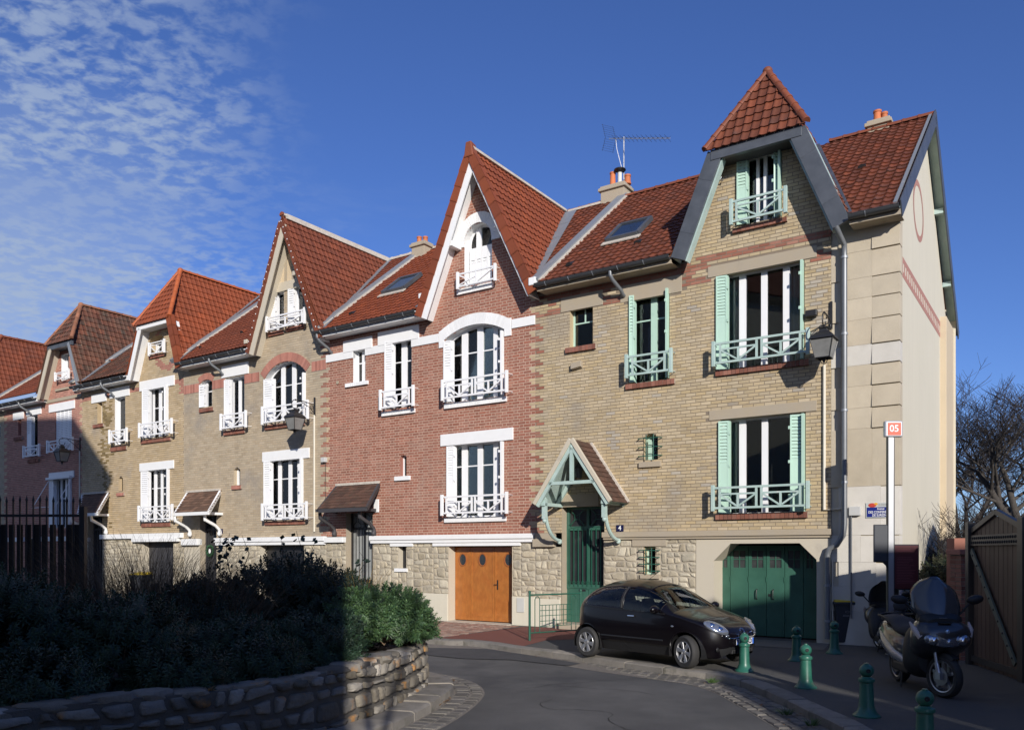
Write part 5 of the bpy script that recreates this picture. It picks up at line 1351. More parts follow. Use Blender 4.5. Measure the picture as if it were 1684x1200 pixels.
def shed_porch(root, tl, tr, bl, br, n, mat, woodm, bracket_px, white_block=None, zc_off=0.):
    """tl,tr px on the wall, bl,br px on the front edge n metres out"""
    ul, zt = P(*tl); ur, zt2 = P(*tr); zt = (zt+zt2)/2; bl_, zb = P(*bl, n); br_, zb2 = P(*br, n); zb = (zb+zb2)/2
    b = MB().hexa([(bl_, -n, zb), (br_, -n, zb), (ur, -.01, zt), (ul, -.01, zt), (bl_, -n, zb+.04), (br_, -n, zb+.04), (ur, -.01, zt+.04), (ul, -.01, zt+.04)])
    o = b.build('porch_roof', woodm, root)
    s = Vector((0, n, zt-zb)); L = s.length; s.normalize(); rows = int(L/.15); nn = Vector((0, -s.z, s.y)); rr = random.Random(9)
    for i in range(rows):
        t0, t1 = i/rows, (i+1)/rows; x0, x1 = bl_+(ul-bl_)*t0, br_+(ur-br_)*t0; cc = 9; pr = x0-(.12 if i % 2 else 0); step = (br_-bl_)/cc
        while pr < x1-.02:
            a, q = max(pr, x0)+.004, min(pr+step, x1)-.004; pr += step
            if q-a < .03: continue
            p0 = Vector((0, -n, zb+.04))+s*(L*t0-.02); p1 = Vector((0, -n, zb+.04))+s*(L*t1+.02); h = rr.uniform(.024, .032)
            MB().hexa([Vector((a, 0, 0))+p0+nn*.006, Vector((q, 0, 0))+p0+nn*.006, Vector((q, 0, 0))+p1+nn*.001, Vector((a, 0, 0))+p1+nn*.001,
                       Vector((a, 0, 0))+p0+nn*h, Vector((q, 0, 0))+p0+nn*h, Vector((q, 0, 0))+p1+nn*.010, Vector((a, 0, 0))+p1+nn*.010]).build('shingle', mat, o)
    MB().beam((ul-.02, -.03, zt+.07), (ur+.02, -.03, zt+.07), .10, .08).build('mortar_fillet', m_cement, root)
    MB().box(bl_, br_, -n-.02, -n+.03, zb-.09, zb+.03).build('fascia', woodm, root)
    for x0, x1 in ((bl_, ul), (br_, ur)): MB().beam((x0, -n, zb-.02), (x1, -.02, zt-.02), .07, .13).build('rafter', woodm, root)
    for x in bracket_px:
        u = PU(x, .35)
        MB().box(u-.05, u+.05, -n+.05, 0, zb-.06, zb+.03).build('bracket_beam', woodm, root)
        MB().tube([(u, -n+.20, zb-.08), (u, -n+.22, zb-.25), (u, -.30, zb-.45), (u, -.12, zb-.60), (u, -.10, zb-.72)], [.055, .07, .055, .06, .075], 8).ell((u, -.11, zb-.76), (.08, .09, .09)).build('bracket', woodm, root, smooth=True)
    return (ul, ur, zt, zb)
glazed_door(B_, pdl, pdr, pz+.1, m_black)
shed_porch(B_, (555, 801), (624, 796), (524, 838), (603, 835), .95, m_shingle, m_blackw, [541, 606])
u, z = P(617, 832); MB().box(u-.02, u+.18, -.05, .0, z-.2, z+.22).build('end_block', m_white, B_, bevel=.01)
# roofs
fl, fr, uc = -3.85, .28, -1.90
rf = MB().q((B0, -.48, EZ), (fl, -.48, EZ), (uc, RD, RZ), (B0, RD, RZ)).q((fr, -.48, EZ), (.40, -.48, EZ), (.40, RD, RZ), (uc, RD, RZ)).build('roof', m_tileB, B_, fix=False)
main_slope(B_, rf, [(B0+.12, 0), (fl, 0), (uc, SL), (B0+.12, SL)], m_tileB, 200)
main_slope(B_, rf, [(fr, 0), (.20, 0.), (.20, SL), (uc, SL)][0:1]+[(.22, .1), (.22, SL), (uc, SL)], m_tileA, 0)
back_slope(B_, B0, 0, m_tileB)
ridge_run(B_, rf, (B0, RD, RZ+.03), (uc-.2, RD, RZ+.03), m_ridge, name='ridge_tile'); ridge_run(B_, rf, (uc+.2, RD, RZ+.03), (.25, RD, RZ+.03), m_ridge)
cross_roof(B_, 'gable', uc, fl, fr, 9.30, 13.66, m_tileB, 260)
rake(B_, (fl+.1, 9.12), (uc, 13.40), .52, .24, m_white, vt=.22, vtm=m_tileB, inner=1)
rake(B_, (fr-.1, 9.12), (uc, 13.40), .52, .10, m_white, vt=.22, vtm=m_tileB, inner=-1)
MB().hexa([(uc-.17, -.60, 13.42), (uc+.17, -.60, 13.42), (uc+.17, -.3, 13.42), (uc-.17, -.3, 13.42), (uc-.10, -.60, 13.86), (uc+.10, -.60, 13.86), (uc+.06, -.3, 13.84), (uc-.06, -.3, 13.84)]).build('apex_tile', m_ridge, B_, bevel=.03)
for (px, py) in ((745, 402), (823, 370), (698, 487)):
    u, z = P(px, py, .3); MB().box(u-.09, u+.09, -.48, 0, z-.10, z+.05).build('bracket', m_white, B_, bevel=.015)
u, z = P(878, 463, .5); MB().box(u-.12, u+.10, -.60, -.40, z-.12, z+.10).build('bracket', m_white, B_, bevel=.02)
u, z = P(861, 452, .4); MB().box(u-.07, u+.07, -.5, 0, z-.2, z+.14).build('bracket', m_white, B_, bevel=.015)
valley(B_, rf, fr-.22, uc+.02, .34, m_zincl)
valley(B_, rf, fl-.05, uc-.1, .12, m_zincl, side=-1)
capping(B_, rf, B0+.05, .0, SL)
chimney(B_, rf, B0+.35, RD-.3, .62, .5, 13.62, [(-.14, .30, .10), (.16, .24, .10)], m_concl)
skylight(B_, rf, P(683, 462, -2.3)[0], 2.75, .95, 1.15); roof_vent(B_, rf, P(598, 497, -.7)[0], .8)
gutter(B_, B0+.02, -3.90, 9.34); elbow(B_, B0+.15, 9.28)
u, z = P(555, 629, .02); MB().tube([(u, 0, z), (u, -.03, z)], .055, 10).build('wall_disc', m_conc, B_)

# ================= house C: grey tan brick, arched window ============
C0 = -16.31
C_ = new_house('brick_house', C0, 'grey tan brick house with a red brick window arch and half timbered gable top')
holes = []; lint = []
w, r = window(C_, 445, 467, (483, 478), (545, 541), [(456, 459)], .3, m_whitew, rv=m_white, depth=.15, shut=(9, 0), sill=(440, 547, 466, 542, 6), sillm=m_darkred); add(r)
w, r = window(C_, 476, 500, (474, 467), (538, 533), [(488, 491)], .3, m_whitew, rv=m_white, depth=.15, shut=(8, 0), sill=(470, 540, 500, 532, 6), sillm=m_darkred); add(r)
railing(C_, 436, 501, (521, 547), (504, 531), m_whitew, 2, .28, 'w')
w, r = window(C_, 436, 503, (596, 592), (694, 688), [(463, 469), (481, 487)], .62, m_whitew, rise=.48, rv=m_white, depth=.24, curtains=[(452, 463)], shut=(13, 5), sill=(435, 700, 501, 691, 7), sillm=m_darkred); add(r, .48); wc_ = r
a, b, z0, z1 = r; arch_ring(C_, outline(a-.02, b+.02, z0, z1, .48), .30, m_red2, proud=.02)
railing(C_, 429, 506, (668, 699), (657, 688), m_whitew, 2, .33)
w, r = window(C_, 371, 402, (623, 617), (707, 701), [(381, 385), (393, 397)], None, m_whitew, rv=m_white, depth=.22, curtains=[(384, 396)], shut=(7, 0), sill=(367, 710, 402, 703, 7), sillm=m_darkred); add(r); wm = r
_, q = lintel(C_, (364, 603), (408, 594), 19, m_white, .04)
railing(C_, 361, 404, (679, 708), (675, 702), m_whitew, 1, .30)
w, r = window(C_, 330, 349, (626, 622), (672, 668), [(339, 342)], .6, m_whitew, rise=.12, rv=m_white, depth=.18, shut=(7, 0), sill=(327, 673, 350, 668, 6), sillm=m_darkred, fw=.035); add(r, .12); ws = r
a, b, z0, z1 = r; arch_ring(C_, outline(a-.02, b+.02, z0, z1, .12), .24, m_red2, proud=.02)
w, r = window(C_, 436, 499, (756, 751), (856, 852), [(458, 463), (475, 480), (490, 495)], .68, m_whitew, rv=m_white, depth=.24, curtains=[(448, 458)], shut=(9, 5), sill=(435, 858, 501, 854, 6), sillm=m_darkred); add(r)
_, q = lintel(C_, (431, 744), (508, 735), 16, m_white, .04)
railing(C_, 429, 504, (827, 856), (824, 853), m_whitew, 2, .33)
w, r = window(C_, 384.5, 395, (770, 768), (798, 797), [(390, 393)], None, m_whitew, rise=.05, rv=m_tan2, depth=.16, sill=(380, 799, 396, 797, 6), sillm=m_red2, fw=.02); add(r, .05)
pdl, pdr = PU(329), PU(356); pz = PZ(343, 848)
holes.append(lambda z, a=pdl, b=pdr, t=pz: (a, b) if z < t else None)
zb1, zb0 = PZ(520, 594), PZ(520, 610)
def zoneC(u, z, i):
    if u > B0-.18 and (i//2) % 2 == 0: return 'r'
    return 't'
def spansC(z):
    if z < 9.32: return [(C0, B0)]
    k = (z-9.32)/(13.35-9.32); return [(-11.72+k*1.74, -8.25-k*1.72)]
brick_wall(C_, 2.62, 13.2, spansC, holes+[lambda z: (-99, 99) if z > PZ(470, 470) else None], zoneC, {'t': m_tan2, 'r': m_red}, m_mortar_grey, 'stretcher', 0, seed=4)
# gable top: render with flat studs
zt0 = PZ(470, 470); 
k = (zt0-9.32)/(13.35-9.32); gl_, gr2 = -11.72+k*1.74, -8.25-k*1.72
gp = MB().prism([(gl_, zt0), (gr2, zt0), (-9.97, 13.3)], -.01, .1).build('gable_panel', m_tan3 if False else M('ochre stucco', (.58, .47, .32), var=.08, bump=.3), C_)
MB().box(gl_, gr2, -.05, .0, zt0-.18, zt0+.14).build('gable_beam', m_concl, C_, bevel=.01)
for x in (-10.35, -9.62, -9.97): MB().box(x-.07, x+.07, -.03, .0, zt0+.14, zt0+.14+(1.9 if x == -9.97 else 1.15)).build('gable_stud', m_conc, C_)
# red soldier bands
def soldier_band(root, x0, x1, z0, z1, mat):
    n = max(1, int((x1-x0)/.085)); mb = MB()
    for i in range(n): a, b = x0+(x1-x0)*i/n, x0+(x1-x0)*(i+1)/n; mb.box(a+.005, b-.005, -.018-random.uniform(0, .004), .05, z0, z1)
    o = mb.build('soldier_band', mat, root, kind=None); MB().box(x0, x1, -.008, .04, z0-.03, z1+.03).build('band_joint', m_mortar_grey, o)
for (x0, x1) in ((C0+.02, ws[0]-.02), (ws[1]+.02, wm[0]-.02), (wm[1]+.02, wc_[0]-.30), (wc_[1]+.30, B0)):
    soldier_band(C_, x0, x1, zb0, zb1, m_red2)
zs1 = PZ(440, 883)
MB().box(pdr, B0-.0, -.13, .1, zs1-.16, zs1).box(pdr+.02, B0, -.08, .1, zs1-.28, zs1-.16).build('string_course', m_white, C_, bevel=.012)
MB().box(C0, pdl, -.13, .1, zs1-.26, zs1-.02).build('string_course', m_white, C_, bevel=.012)
MB().add([(C0, .02, 0), (pdl, .02, 0), (pdl, .02, zs1), (C0, .02, zs1)], [(0, 1, 2, 3)]).build('plaster_base', m_concl, C_, fix=False)
ga_, gb_2 = PU(428), PU(500)
rubble_wall(C_, pdr, B0, 0, zs1-.1, [(ga_, gb_2, 0, zs1-.3)], m_rubble, m_rmort, 31, single=False)
MB().box(ga_, gb_2, .3, .34, 0, zs1-.3).build('garage_door', m_black, C_)
MB().add([(ga_, 0, 0), (ga_, .3, 0), (ga_, .3, zs1-.3), (ga_, 0, zs1-.3), (gb_2, 0, 0), (gb_2, .3, 0), (gb_2, .3, zs1-.3), (gb_2, 0, zs1-.3)], [(0, 1, 2, 3), (4, 5, 6, 7), (3, 2, 6, 7)]).build('garage_reveal', m_concl, C_)
glazed_door(C_, pdl, pdr, pz+.1, m_blackw, pane=M('dark door glass', (.03, .032, .034)))
shed_porch(C_, (309, 813), (363, 806), (288, 843), (343, 843), .95, M('mossy shingle', (.11, .062, .038), (.17, .095, .06), isl=.35, var=.3, vs=3, rough=.85, bump=.5, bs=30), m_white, [303, 352])
u, z = P(335, 905, .1); wr = MB(); rr = random.Random(4)
for i in range(170):
    t = rr.uniform(0, 6.28); c = Vector((u+.19*math.cos(t)+rr.uniform(-.03, .03), .22-rr.uniform(.0, .07), z+.19*math.sin(t)+rr.uniform(-.03, .03))); d_ = Vector((rr.uniform(-1, 1), rr.uniform(-1, .2), rr.uniform(-1, 1))).normalized()*.07; s_ = d_.orthogonal().normalized()*.012
    wr.q(c-s_, c+s_, c+d_+s_*.4, c+d_-s_*.4)
wo_ = empty('door_wreath', W(u, .2, z), ROT, 'round green wreath hanging on the dark glazed front door', 'wreath'); OFF[wo_.name] = (u, .2, z)
wr.build('foliage', M('fir green', (.03, .10, .04), isl=.4), wo_, fix=False); MB().ell((u, .16, z-.02), (.06, .03, .09)).build('ribbon', m_white, wo_)
u, z = P(363.5, 873, .02); pl = MB().box(u-.085, u+.085, -.015, -.001, z-.09, z+.09).build('number_plate', MATS['blue enamel'], C_); text('number', '6', .15, (u, -.017, z), m_white, pl)
fl, fr, uc = -11.85, -8.02, -9.98
rf = MB().q((C0, -.48, EZ), (fl, -.48, EZ), (uc, RD, RZ), (C0, RD, RZ)).q((fr, -.48, EZ), (B0, -.48, EZ), (B0, RD, RZ), (uc, RD, RZ)).build('roof', m_tileC, C_, fix=False)
main_slope(C_, rf, [(C0+.15, 0), (fl, 0), (uc, SL), (C0+.15, SL)], m_tileC, 120)
main_slope(C_, rf, [(fr-.1, 0.02), (B0-.1, .8), (B0-.1, SL), (uc, SL)], m_tileC, 0)
back_slope(C_, C0, B0, m_tileC)
ridge_run(C_, rf, (uc+.2, RD, RZ+.03), (B0, RD, RZ+.03), m_cement, name='ridge_tile'); ridge_run(C_, rf, (C0, RD, RZ+.03), (uc-.3, RD, RZ+.03), m_ridge)
cross_roof(C_, 'gable', uc, fl, fr, 9.30, 13.60, m_tileC, 260)
MB().beam((uc+.03, -.4, 13.60), (uc+.03, RD, 13.60), .22, .16).build('ridge_mortar', m_cement, rf)
rake(C_, (fl+.12, 9.12), (uc, 13.36), .52, .26, m_concl, vt=.13, vtm=m_tileC, inner=1)
rake(C_, (fr-.12, 9.12), (uc, 13.36), .52, .06, m_white, vt=.13, vtm=m_tileC, inner=-1)
for sg, f in ((1, fl+.06), (-1, fr-.06)):
    mb = MB(); F0, A0 = Vector((f, -.585, 9.18)), Vector((uc, -.585, 13.50))
    for i in range(19): mb.ell(F0.lerp(A0, (i+.5)/19), (.022, .012, .022), 6, 4)
    mb.build('verge_screw', m_white, C_)
valley(C_, rf, fr+.02, uc+.05, .14, m_zincl)
capping(C_, rf, C0+.05, .0, SL)
for (px, py) in ((441, 465), (490, 450), (410, 562)):
    u, z = P(px, py, .3); MB().box(u-.09, u+.09, -.48, 0, z-.10, z+.05).build('bracket', m_concl, C_, bevel=.015)
gutter(C_, C0+.35, fl-.02, 9.30); elbow(C_, PU(346, .5), 9.24)
for px in (345, 393): roof_vent(C_, rf, PU(px, -.6), .9 if px < 350 else 1.6, m_tileD)

# ================= house D: yellow brick, half-hipped ============
D0 = -23.74
D_ = new_house('brick_house', D0, 'yellow brick house with white lintels and a half hipped bright orange tiled dormer')
holes = []
w, r = window(D_, 244, 272, (556, 545), (584, 575), [(258, 261)], .5, m_whitew, rise=.25, rv=m_tan3, depth=.35, sill=(244, 586, 270, 579, 5), sillm=m_darkred); add(r, .25)
railing(D_, 243, 270, (563, 585), (556, 580), m_whitew, 1, .2, 'w', t=.04)
w, r = window(D_, 236, 277, (639, 631), (721, 716), [(250, 254), (262, 266)], .6, m_whitew, rv=m_white, depth=.24, curtains=[(249, 255), (262, 268)], shut=(9, 6), sill=(231, 724, 280, 717, 6), sillm=m_darkred); add(r)
_, q = lintel(D_, (229, 628), (286, 616), 16, m_white, .04); railing(D_, 227, 282, (695, 720), (687, 713), m_whitew, 2, .33)
w, r = window(D_, 189, 206, (654, 650), (733, 729), [(192, 195)], None, m_whitew, rv=m_white, depth=.2, curtains=[(195, 203)], sill=(181, 737, 207, 732, 6), sillm=m_darkred); add(r)
_, q = lintel(D_, (180, 640), (212, 633), 16, m_white, .04); railing(D_, 178, 208, (706, 730), (703, 726), m_whitew, 1, .3)
w, r = window(D_, 160, 168, (661, 658), (697, 695), [], .5, m_whitew, rv=m_tan3, depth=.2, sill=(152, 699, 169, 696, 5), sillm=m_darkred, fw=.025); add(r)
_, q = lintel(D_, (150, 650), (174, 644), 14, m_white, .04)
w, r = window(D_, 234, 279, (773, 769), (859, 857), [(245, 248), (254, 258), (265, 268)], .65, m_whitew, rv=m_white, depth=.24, curtains=[(246, 252)], shut=(10, 4), sill=(232, 861, 280, 858, 6), sillm=m_darkred); add(r)
_, q = lintel(D_, (229, 762), (285, 756), 13, m_white, .04); railing(D_, 226, 283, (831, 857), (828, 855), m_whitew, 2, .33)
w, r = window(D_, 195, 202, (784, 783), (808, 807), [], None, m_tan3, rise=.06, rv=m_tan3, depth=.12, sill=(191, 811, 203, 809, 5), sillm=m_red2, fw=.02, room=False); add(r, .06)
pdl, pdr = PU(145), PU(168); pz = PZ(155, 850); holes.append(lambda z, a=pdl, b=pdr, t=pz: (a, b) if z < t else None)
def zoneD(u, z, i):
    if 8.70 < z < 8.90 and (i % 4 < 3): return 'r'
    if u > C0-.2 and 8.3 < z < 8.9: return 'r'
    if z > 9.3 and abs((Vector((u, z))-Vector((-17.35, 10.3))).length-.85) < .13 : return 'r'
    du = u-PU(174); mo = mnoise.noise(Vector((u*5, z*1.6, 7)))+.6*mnoise.noise(Vector((u*14, z*7, 2)))
    if abs(du) < .75 and z < 8.9 and mo+.55-abs(du)*1.0-max(0, 6.5-z)*.13 > .28: return 's'
    return 't'
def spansD(z):
    if z < 9.32: return [(D0, C0)]
    k = (z-9.32)/(11.1-9.32); return [(-19.30+k*.72, -16.02-k*.72)]
brick_wall(D_, 2.70, 11.2, spansD, holes, zoneD, {'t': m_tan3, 'r': m_red2, 's': M('moss stained brick', (.20, .135, .045), (.30, .22, .10), isl=.25, var=.15, bump=.3, bs=80)}, m_mortar_tan, 'stretcher', 0, seed=5)
zs1 = PZ(240, 877)
MB().box(pdr, C0, -.13, .1, zs1-.2, zs1).box(PU(222), C0-.2, -.17, .1, zs1-.34, zs1-.2).build('string_course', m_white, D_, bevel=.012)
MB().box(D0, pdl, -.13, .1, zs1-.3, zs1-.12).build('string_course', m_white, D_)
ga_, gb_2 = PU(234), PU(285)
rubble_wall(D_, pdr, C0, 0, zs1-.18, [(ga_, gb_2, 0, zs1-.34)], m_rubble, m_rmort, 41, single=False)
rubble_wall(D_, D0, pdl, 0, zs1-.18, [], m_rubble, m_rmort, 42, single=False)
g_ = MB().box(ga_, gb_2, .3, .34, 0, zs1-.34)
for i in range(4): x = ga_+(gb_2-ga_)*(i+.5)/4; g_.box(x-.24, x+.24, .285, .3, .5, 1.5).box(x-.2, x+.2, .28, .3, 1.65, 2.2)
g_.build('garage_door', m_blackw, D_)
MB().add([(ga_, 0, 0), (ga_, .3, 0), (ga_, .3, zs1-.34), (ga_, 0, zs1-.34), (gb_2, 0, 0), (gb_2, .3, 0), (gb_2, .3, zs1-.34), (gb_2, 0, zs1-.34)], [(0, 1, 2, 3), (4, 5, 6, 7), (3, 2, 6, 7)]).build('garage_reveal', m_concl, D_)
glazed_door(D_, pdl, pdr, pz+.1, m_blackw, pane=M('dark door glass', (.03, .032, .034)))
shed_porch(D_, (136, 814), (179, 812), (128, 845), (160, 844), .95, m_shingle, m_white, [131, 165])
fl, fr, uc = -19.45, -15.90, -17.68
rf = MB().q((D0, -.48, EZ), (fl, -.48, EZ), (uc, RD, RZ), (D0, RD, RZ)).q((fr, -.48, EZ), (C0, -.48, EZ), (C0+.2, RD, RZ), (uc, RD, RZ)).build('roof', m_tileD, D_, fix=False)
main_slope(D_, rf, [(D0, 0), (fl, 0), (uc, SL), (D0, SL)], m_tileE, 0)
main_slope(D_, rf, [(fr-.1, 0.02), (C0+.0, .9), (C0+.0, SL), (uc, SL)], m_tileC, 0)
back_slope(D_, D0, C0, m_tileD)
ridge_run(D_, rf, (uc+.2, RD, RZ+.03), (C0, RD, RZ+.03), m_ridge); ridge_run(D_, rf, (D0, RD, RZ+.03), (uc-.3, RD, RZ+.03), m_ridge)
cross_roof(D_, 'dormer', uc, fl, fr, 9.30, 13.52, m_tileD, 260, hip=(-18.82, -16.42, 11.18, .78), ridge_mat=M('bright ridge tile', (.40, .10, .03), isl=.1, rough=.6))
rake(D_, (fl+.05, 9.12), (-18.60, 11.10), .50, .22, m_white, inner=1)
rake(D_, (fr-.05, 9.12), (-16.60, 11.20), .52, .05, m_white, vt=.25, vtm=m_tileB, inner=-1)
MB().box(-18.7, -16.5, -.52, -.44, 10.98, 11.16).box(-18.6, -16.6, -.44, 0, 11.02, 11.05).build('eave_board', m_white, D_, bevel=.005)
valley(D_, rf, fr+.02, uc+.05, .14, m_zincl); capping(D_, rf, D0+.05, .0, SL)
gutter(D_, D0+.1, fl-.02, 9.26); elbow(D_, PU(168, .5), 9.2); roof_vent(D_, rf, PU(182, -1), 1.9, m_tileD)

# ================= house E: rose brick, brown mottled half hip ============
E0 = -30.9
E_ = new_house('brick_house', E0, 'rose red brick house, half in shade, with a brown mottled half hipped roof')
holes = []
w, r = window(E_, 101, 113, (583, 579), (627, 624), [(104, 106), (109, 111)], .5, m_whitew, rv=m_white, depth=.2, sill=(90, 640, 112, 635, 4), sillm=m_conc, fw=.03); add(r)
railing(E_, 89, 113, (612, 627), (606, 622), m_whitew, 1, .25, 'w', t=.04)
w, r = window(E_, 91, 118, (675, 671), (742, 739), [(104, 106)], None, m_whitew, rv=m_red2, depth=.2, closed=True); add(r)
_, q = lintel(E_, (80, 667), (122, 656), 13, m_white, .04); railing(E_, 76, 119, (722, 744), (720, 742), m_whitew, 2, .33)
w, r = window(E_, 47, 62, (684, 681), (752, 750), [(50, 53)], None, m_whitew, rv=m_white, depth=.2, curtains=[(55, 60)], shut=(6, 0), sill=(45, 756, 63, 754, 5), sillm=m_darkred, fw=.03); add(r)
_, q = lintel(E_, (43, 673), (67, 667), 12, m_white, .04); railing(E_, 37, 64, (732, 752), (730, 751), m_whitew, 1, .3)
w, r = window(E_, 30, 35, (686, 685), (717, 716), [], None, m_whitew, rv=m_red2, depth=.2, sill=(22, 720, 36, 717, 5), sillm=m_darkred, fw=.02); add(r)
_, q = lintel(E_, (21, 680), (38, 675), 12, m_white, .04)
w, r = window(E_, 83, 118, (787, 785), (868, 867), [(93, 96), (100, 103), (108, 111)], .6, m_whitew, rv=m_white, depth=.24, shut=(6, 4), sill=(80, 872, 120, 870, 5), sillm=m_darkred); add(r)
_, q = lintel(E_, (80, 778), (121, 773), 11, m_white, .04)
a, b, z0, z1 = r; ws_ = MB()
for x in (a-.1, b+.05): ws_.tube([(x, -.02, z1-.05), (x, -.75, z1-1.35)], .018, 6)
ws_.tube([(a-.1, -.75, z1-1.35), (b+.05, -.75, z1-1.35)], .018, 6).build('awning_arm', m_white, E_)
MB().hexa([(a-.15, -.16, z1-.05), (b+.1, -.16, z1-.05), (b+.1, 0, z1-.05), (a-.15, 0, z1-.05), (a-.15, -.16, z1+.06), (b+.1, -.16, z1+.06), (b+.1, 0, z1+.08), (a-.15, 0, z1+.08)]).build('awning_box', m_white, E_, bevel=.01)
def spansE(z):
    if z < 9.32: return [(E0, D0)]
    k = (z-9.32)/(11.3-9.32); return [(-26.6+k*.8, -23.05-k*.8)]
zc1 = PZ(100, 651)
def zoneE(u, z, i): return 't' if (u > D0-.2 and (i//2) % 2) or (u < E0+.2 and (i//2) % 2) else 'r'
holes.append(lambda z: (-28.7, -27.8) if z < 2.75 else None)
brick_wall(E_, 0.0, 11.4, spansE, holes, zoneE, {'r': m_red2, 't': m_tan3}, m_mortar_red, 'flemish', 0, seed=6, JT=.0165)
MB().box(-28.7, -27.8, .2, .25, 0, 2.75).build('front_door', m_black, E_)
MB().box(E0, D0, -.03, .1, 8.95, 9.10).build('string_course', m_conc, E_); MB().box(E0, -28.8, -.10, .1, 2.6, 2.8).box(-27.7, D0, -.10, .1, 2.6, 2.8).build('string_course', m_white, E_)
fl, fr, uc = -26.75, -22.95, -24.80
rf = MB().q((E0, -.48, EZ), (fl, -.48, EZ), (uc, RD, RZ-.3), (E0, RD, RZ)).q((fr, -.48, EZ), (D0, -.48, EZ), (D0+.2, RD, RZ), (uc, RD, RZ-.3)).build('roof', m_tileE, E_, fix=False)
main_slope(E_, rf, [(E0, 0), (fl, 0), (uc, SL-.35), (E0, SL-.35)], m_tileC, 0); main_slope(E_, rf, [(fr-.6, 0.4), (D0, 1.2), (D0, SL-.35), (uc, SL-.35)], m_tileE, 0)
back_slope(E_, E0, D0, m_tileE); ridge_run(E_, rf, (E0, RD-.3, RZ-.22), (uc-.3, RD-.3, RZ-.22), m_ridge)
cross_roof(E_, 'dormer', uc, fl, fr, 9.30, 13.26, m_tileE, 260, hip=(-25.80, -23.60, 11.38, .52), ridge_mat=M('mossy ridge tile', (.22, .09, .05), (.30, .13, .07), isl=.25))
rake(E_, (fl+.05, 9.12), (-25.60, 11.30), .50, .24, m_concl, inner=1)
rake(E_, (fr-.05, 9.12), (-23.85, 11.30), .52, .16, m_zincl, inner=-1)
MB().box(-25.7, -23.7, -.52, -.40, 11.14, 11.34).box(-25.6, -23.8, -.4, 0, 11.2, 11.23).build('eave_board', m_zinc, E_, bevel=.005)
capping(E_, rf, E0+.05, 0, SL-.4); gutter(E_, E0+.1, fl, 9.16); elbow(E_, PU(33, .5), 9.1)
valley(E_, rf, fr+.02, uc+.05, .3, m_zincl)
skylight(E_, rf, P(48, 625, -2.6)[0], 3.0, 1.2, 1.5)
# ================= house F: only its edge and roof show ============
F0 = -38.4
F_ = new_house('brick_house', F0, 'house at the far left edge, only its roof slope and a wall strip in view')
w, r = window(F_, -20, 1, (700, 698), (720, 719), [], None, m_whitew, rv=m_white, depth=.2)
brick_wall(F_, 0, 9.3, lambda z: [(F0, E0)], [hole_from(*r)], lambda u, z, i: 't', {'t': m_tan2}, m_mortar_grey, 'stretcher', 0, seed=8)
fl, fr, uc = -34.9, -31.2, -33.0
rf = MB().q((F0, -.48, EZ), (E0, -.48, EZ), (E0, RD, RZ-.3), (F0, RD, RZ-.3)).build('roof', m_tileC, F_, fix=False)
main_slope(F_, rf, [(F0, 0), (E0, 0), (E0, SL-.35), (F0, SL-.35)], m_tileC, 0); back_slope(F_, F0, E0, m_tileC)
cross_roof(F_, 'dormer', uc, fl, fr, 9.3, 13.1, m_tileC, 0, hip=(-34.0, -31.9, 11.2, .8))
ridge_run(F_, rf, (F0, RD-.3, RZ-.22), (E0, RD-.3, RZ-.22), m_ridge); gutter(F_, F0, E0, 9.16)
# ================= surroundings outside the frame that throw the shade ============
def block(name, label, prof, y0, y1, mat, roofm):
    o = empty(name, (prof[0][0], y1, 0), 0, label, 'building'); OFF[o.name] = (prof[0][0], y1, 0)
    m = MB(); n = len(prof)
    m.add([(x, y0, z) for x, z in prof]+[(x, y1, z) for x, z in prof], [tuple(range(n)), tuple(range(2*n-1, n-1, -1))]+[(i, n+i, n+(i+1) % n, (i+1) % n) for i in range(n)])
    w_ = m.build('wall', mat, o)
    for i in range(1, n-2):
        (xa, za), (xb, zb_) = prof[i], prof[i+1]
        if abs(xb-xa) > .5: MB().beam((xa, (y0+y1)/2, za+.06), (xb, (y0+y1)/2, zb_+.06), y1-y0+.1, .12).build('roof', roofm, o)
    x0, x1 = min(p[0] for p in prof), max(p[0] for p in prof); zt_ = max(p[1] for p in prof)
    fr = MB()
    for k in range(int((x1-x0-1)/3)):
        for f in range(int((zt_-3)/3)):
            x = x0+1.2+k*3; fr.box(x, x+1.1, y1, y1+.04, 1.2+f*3, 2.9+f*3)
    if fr.v: fr.build('window', m_white, o, kind='stuff')
    return o
pE = W(*[P(184, 792)[0], 0], P(184, 792)[1]); pT = W(P(120, 691)[0], 0, P(120, 691)[1]); p0_ = W(P(0, 704)[0], 0, P(0, 704)[1])
def cast(p, yc): t = p.y-yc; return (p.x+.21*t, p.z+.36*t)
YL = 8.
e_, t_, f_ = cast(pE, YL), cast(pT, YL), cast(p0_, YL)
block('unseen_building', 'tall plain unseen building across the avenue, left outside the frame', [(e_[0]-.35, -.1), (e_[0]-.35, e_[1]-.3), (e_[0], e_[1]), t_, (f_[0], f_[1]+.3), (-38, t_[1]-.5), (-38, -.1)], -6, YL, m_render, m_tileC)
block('unseen_building', 'broad plain unseen building behind the viewpoint across the avenue', [(1.38, -.1), (1.38, 11.2), (-30, 11.2), (-30, -.1)], -18, -6, m_concl, m_tileC)
block('unseen_building', 'low gabled building behind the viewpoint on the right, unseen, cut thin to shape the shade', [(7.5, -.1), (7.5, 6.6), (8.25, 8.0), (9.2, 6.8), (9.25, -.1)], -10, -8, m_render2, m_tileC)  # unseen slab, outline and depth shaped to throw the pavement shade
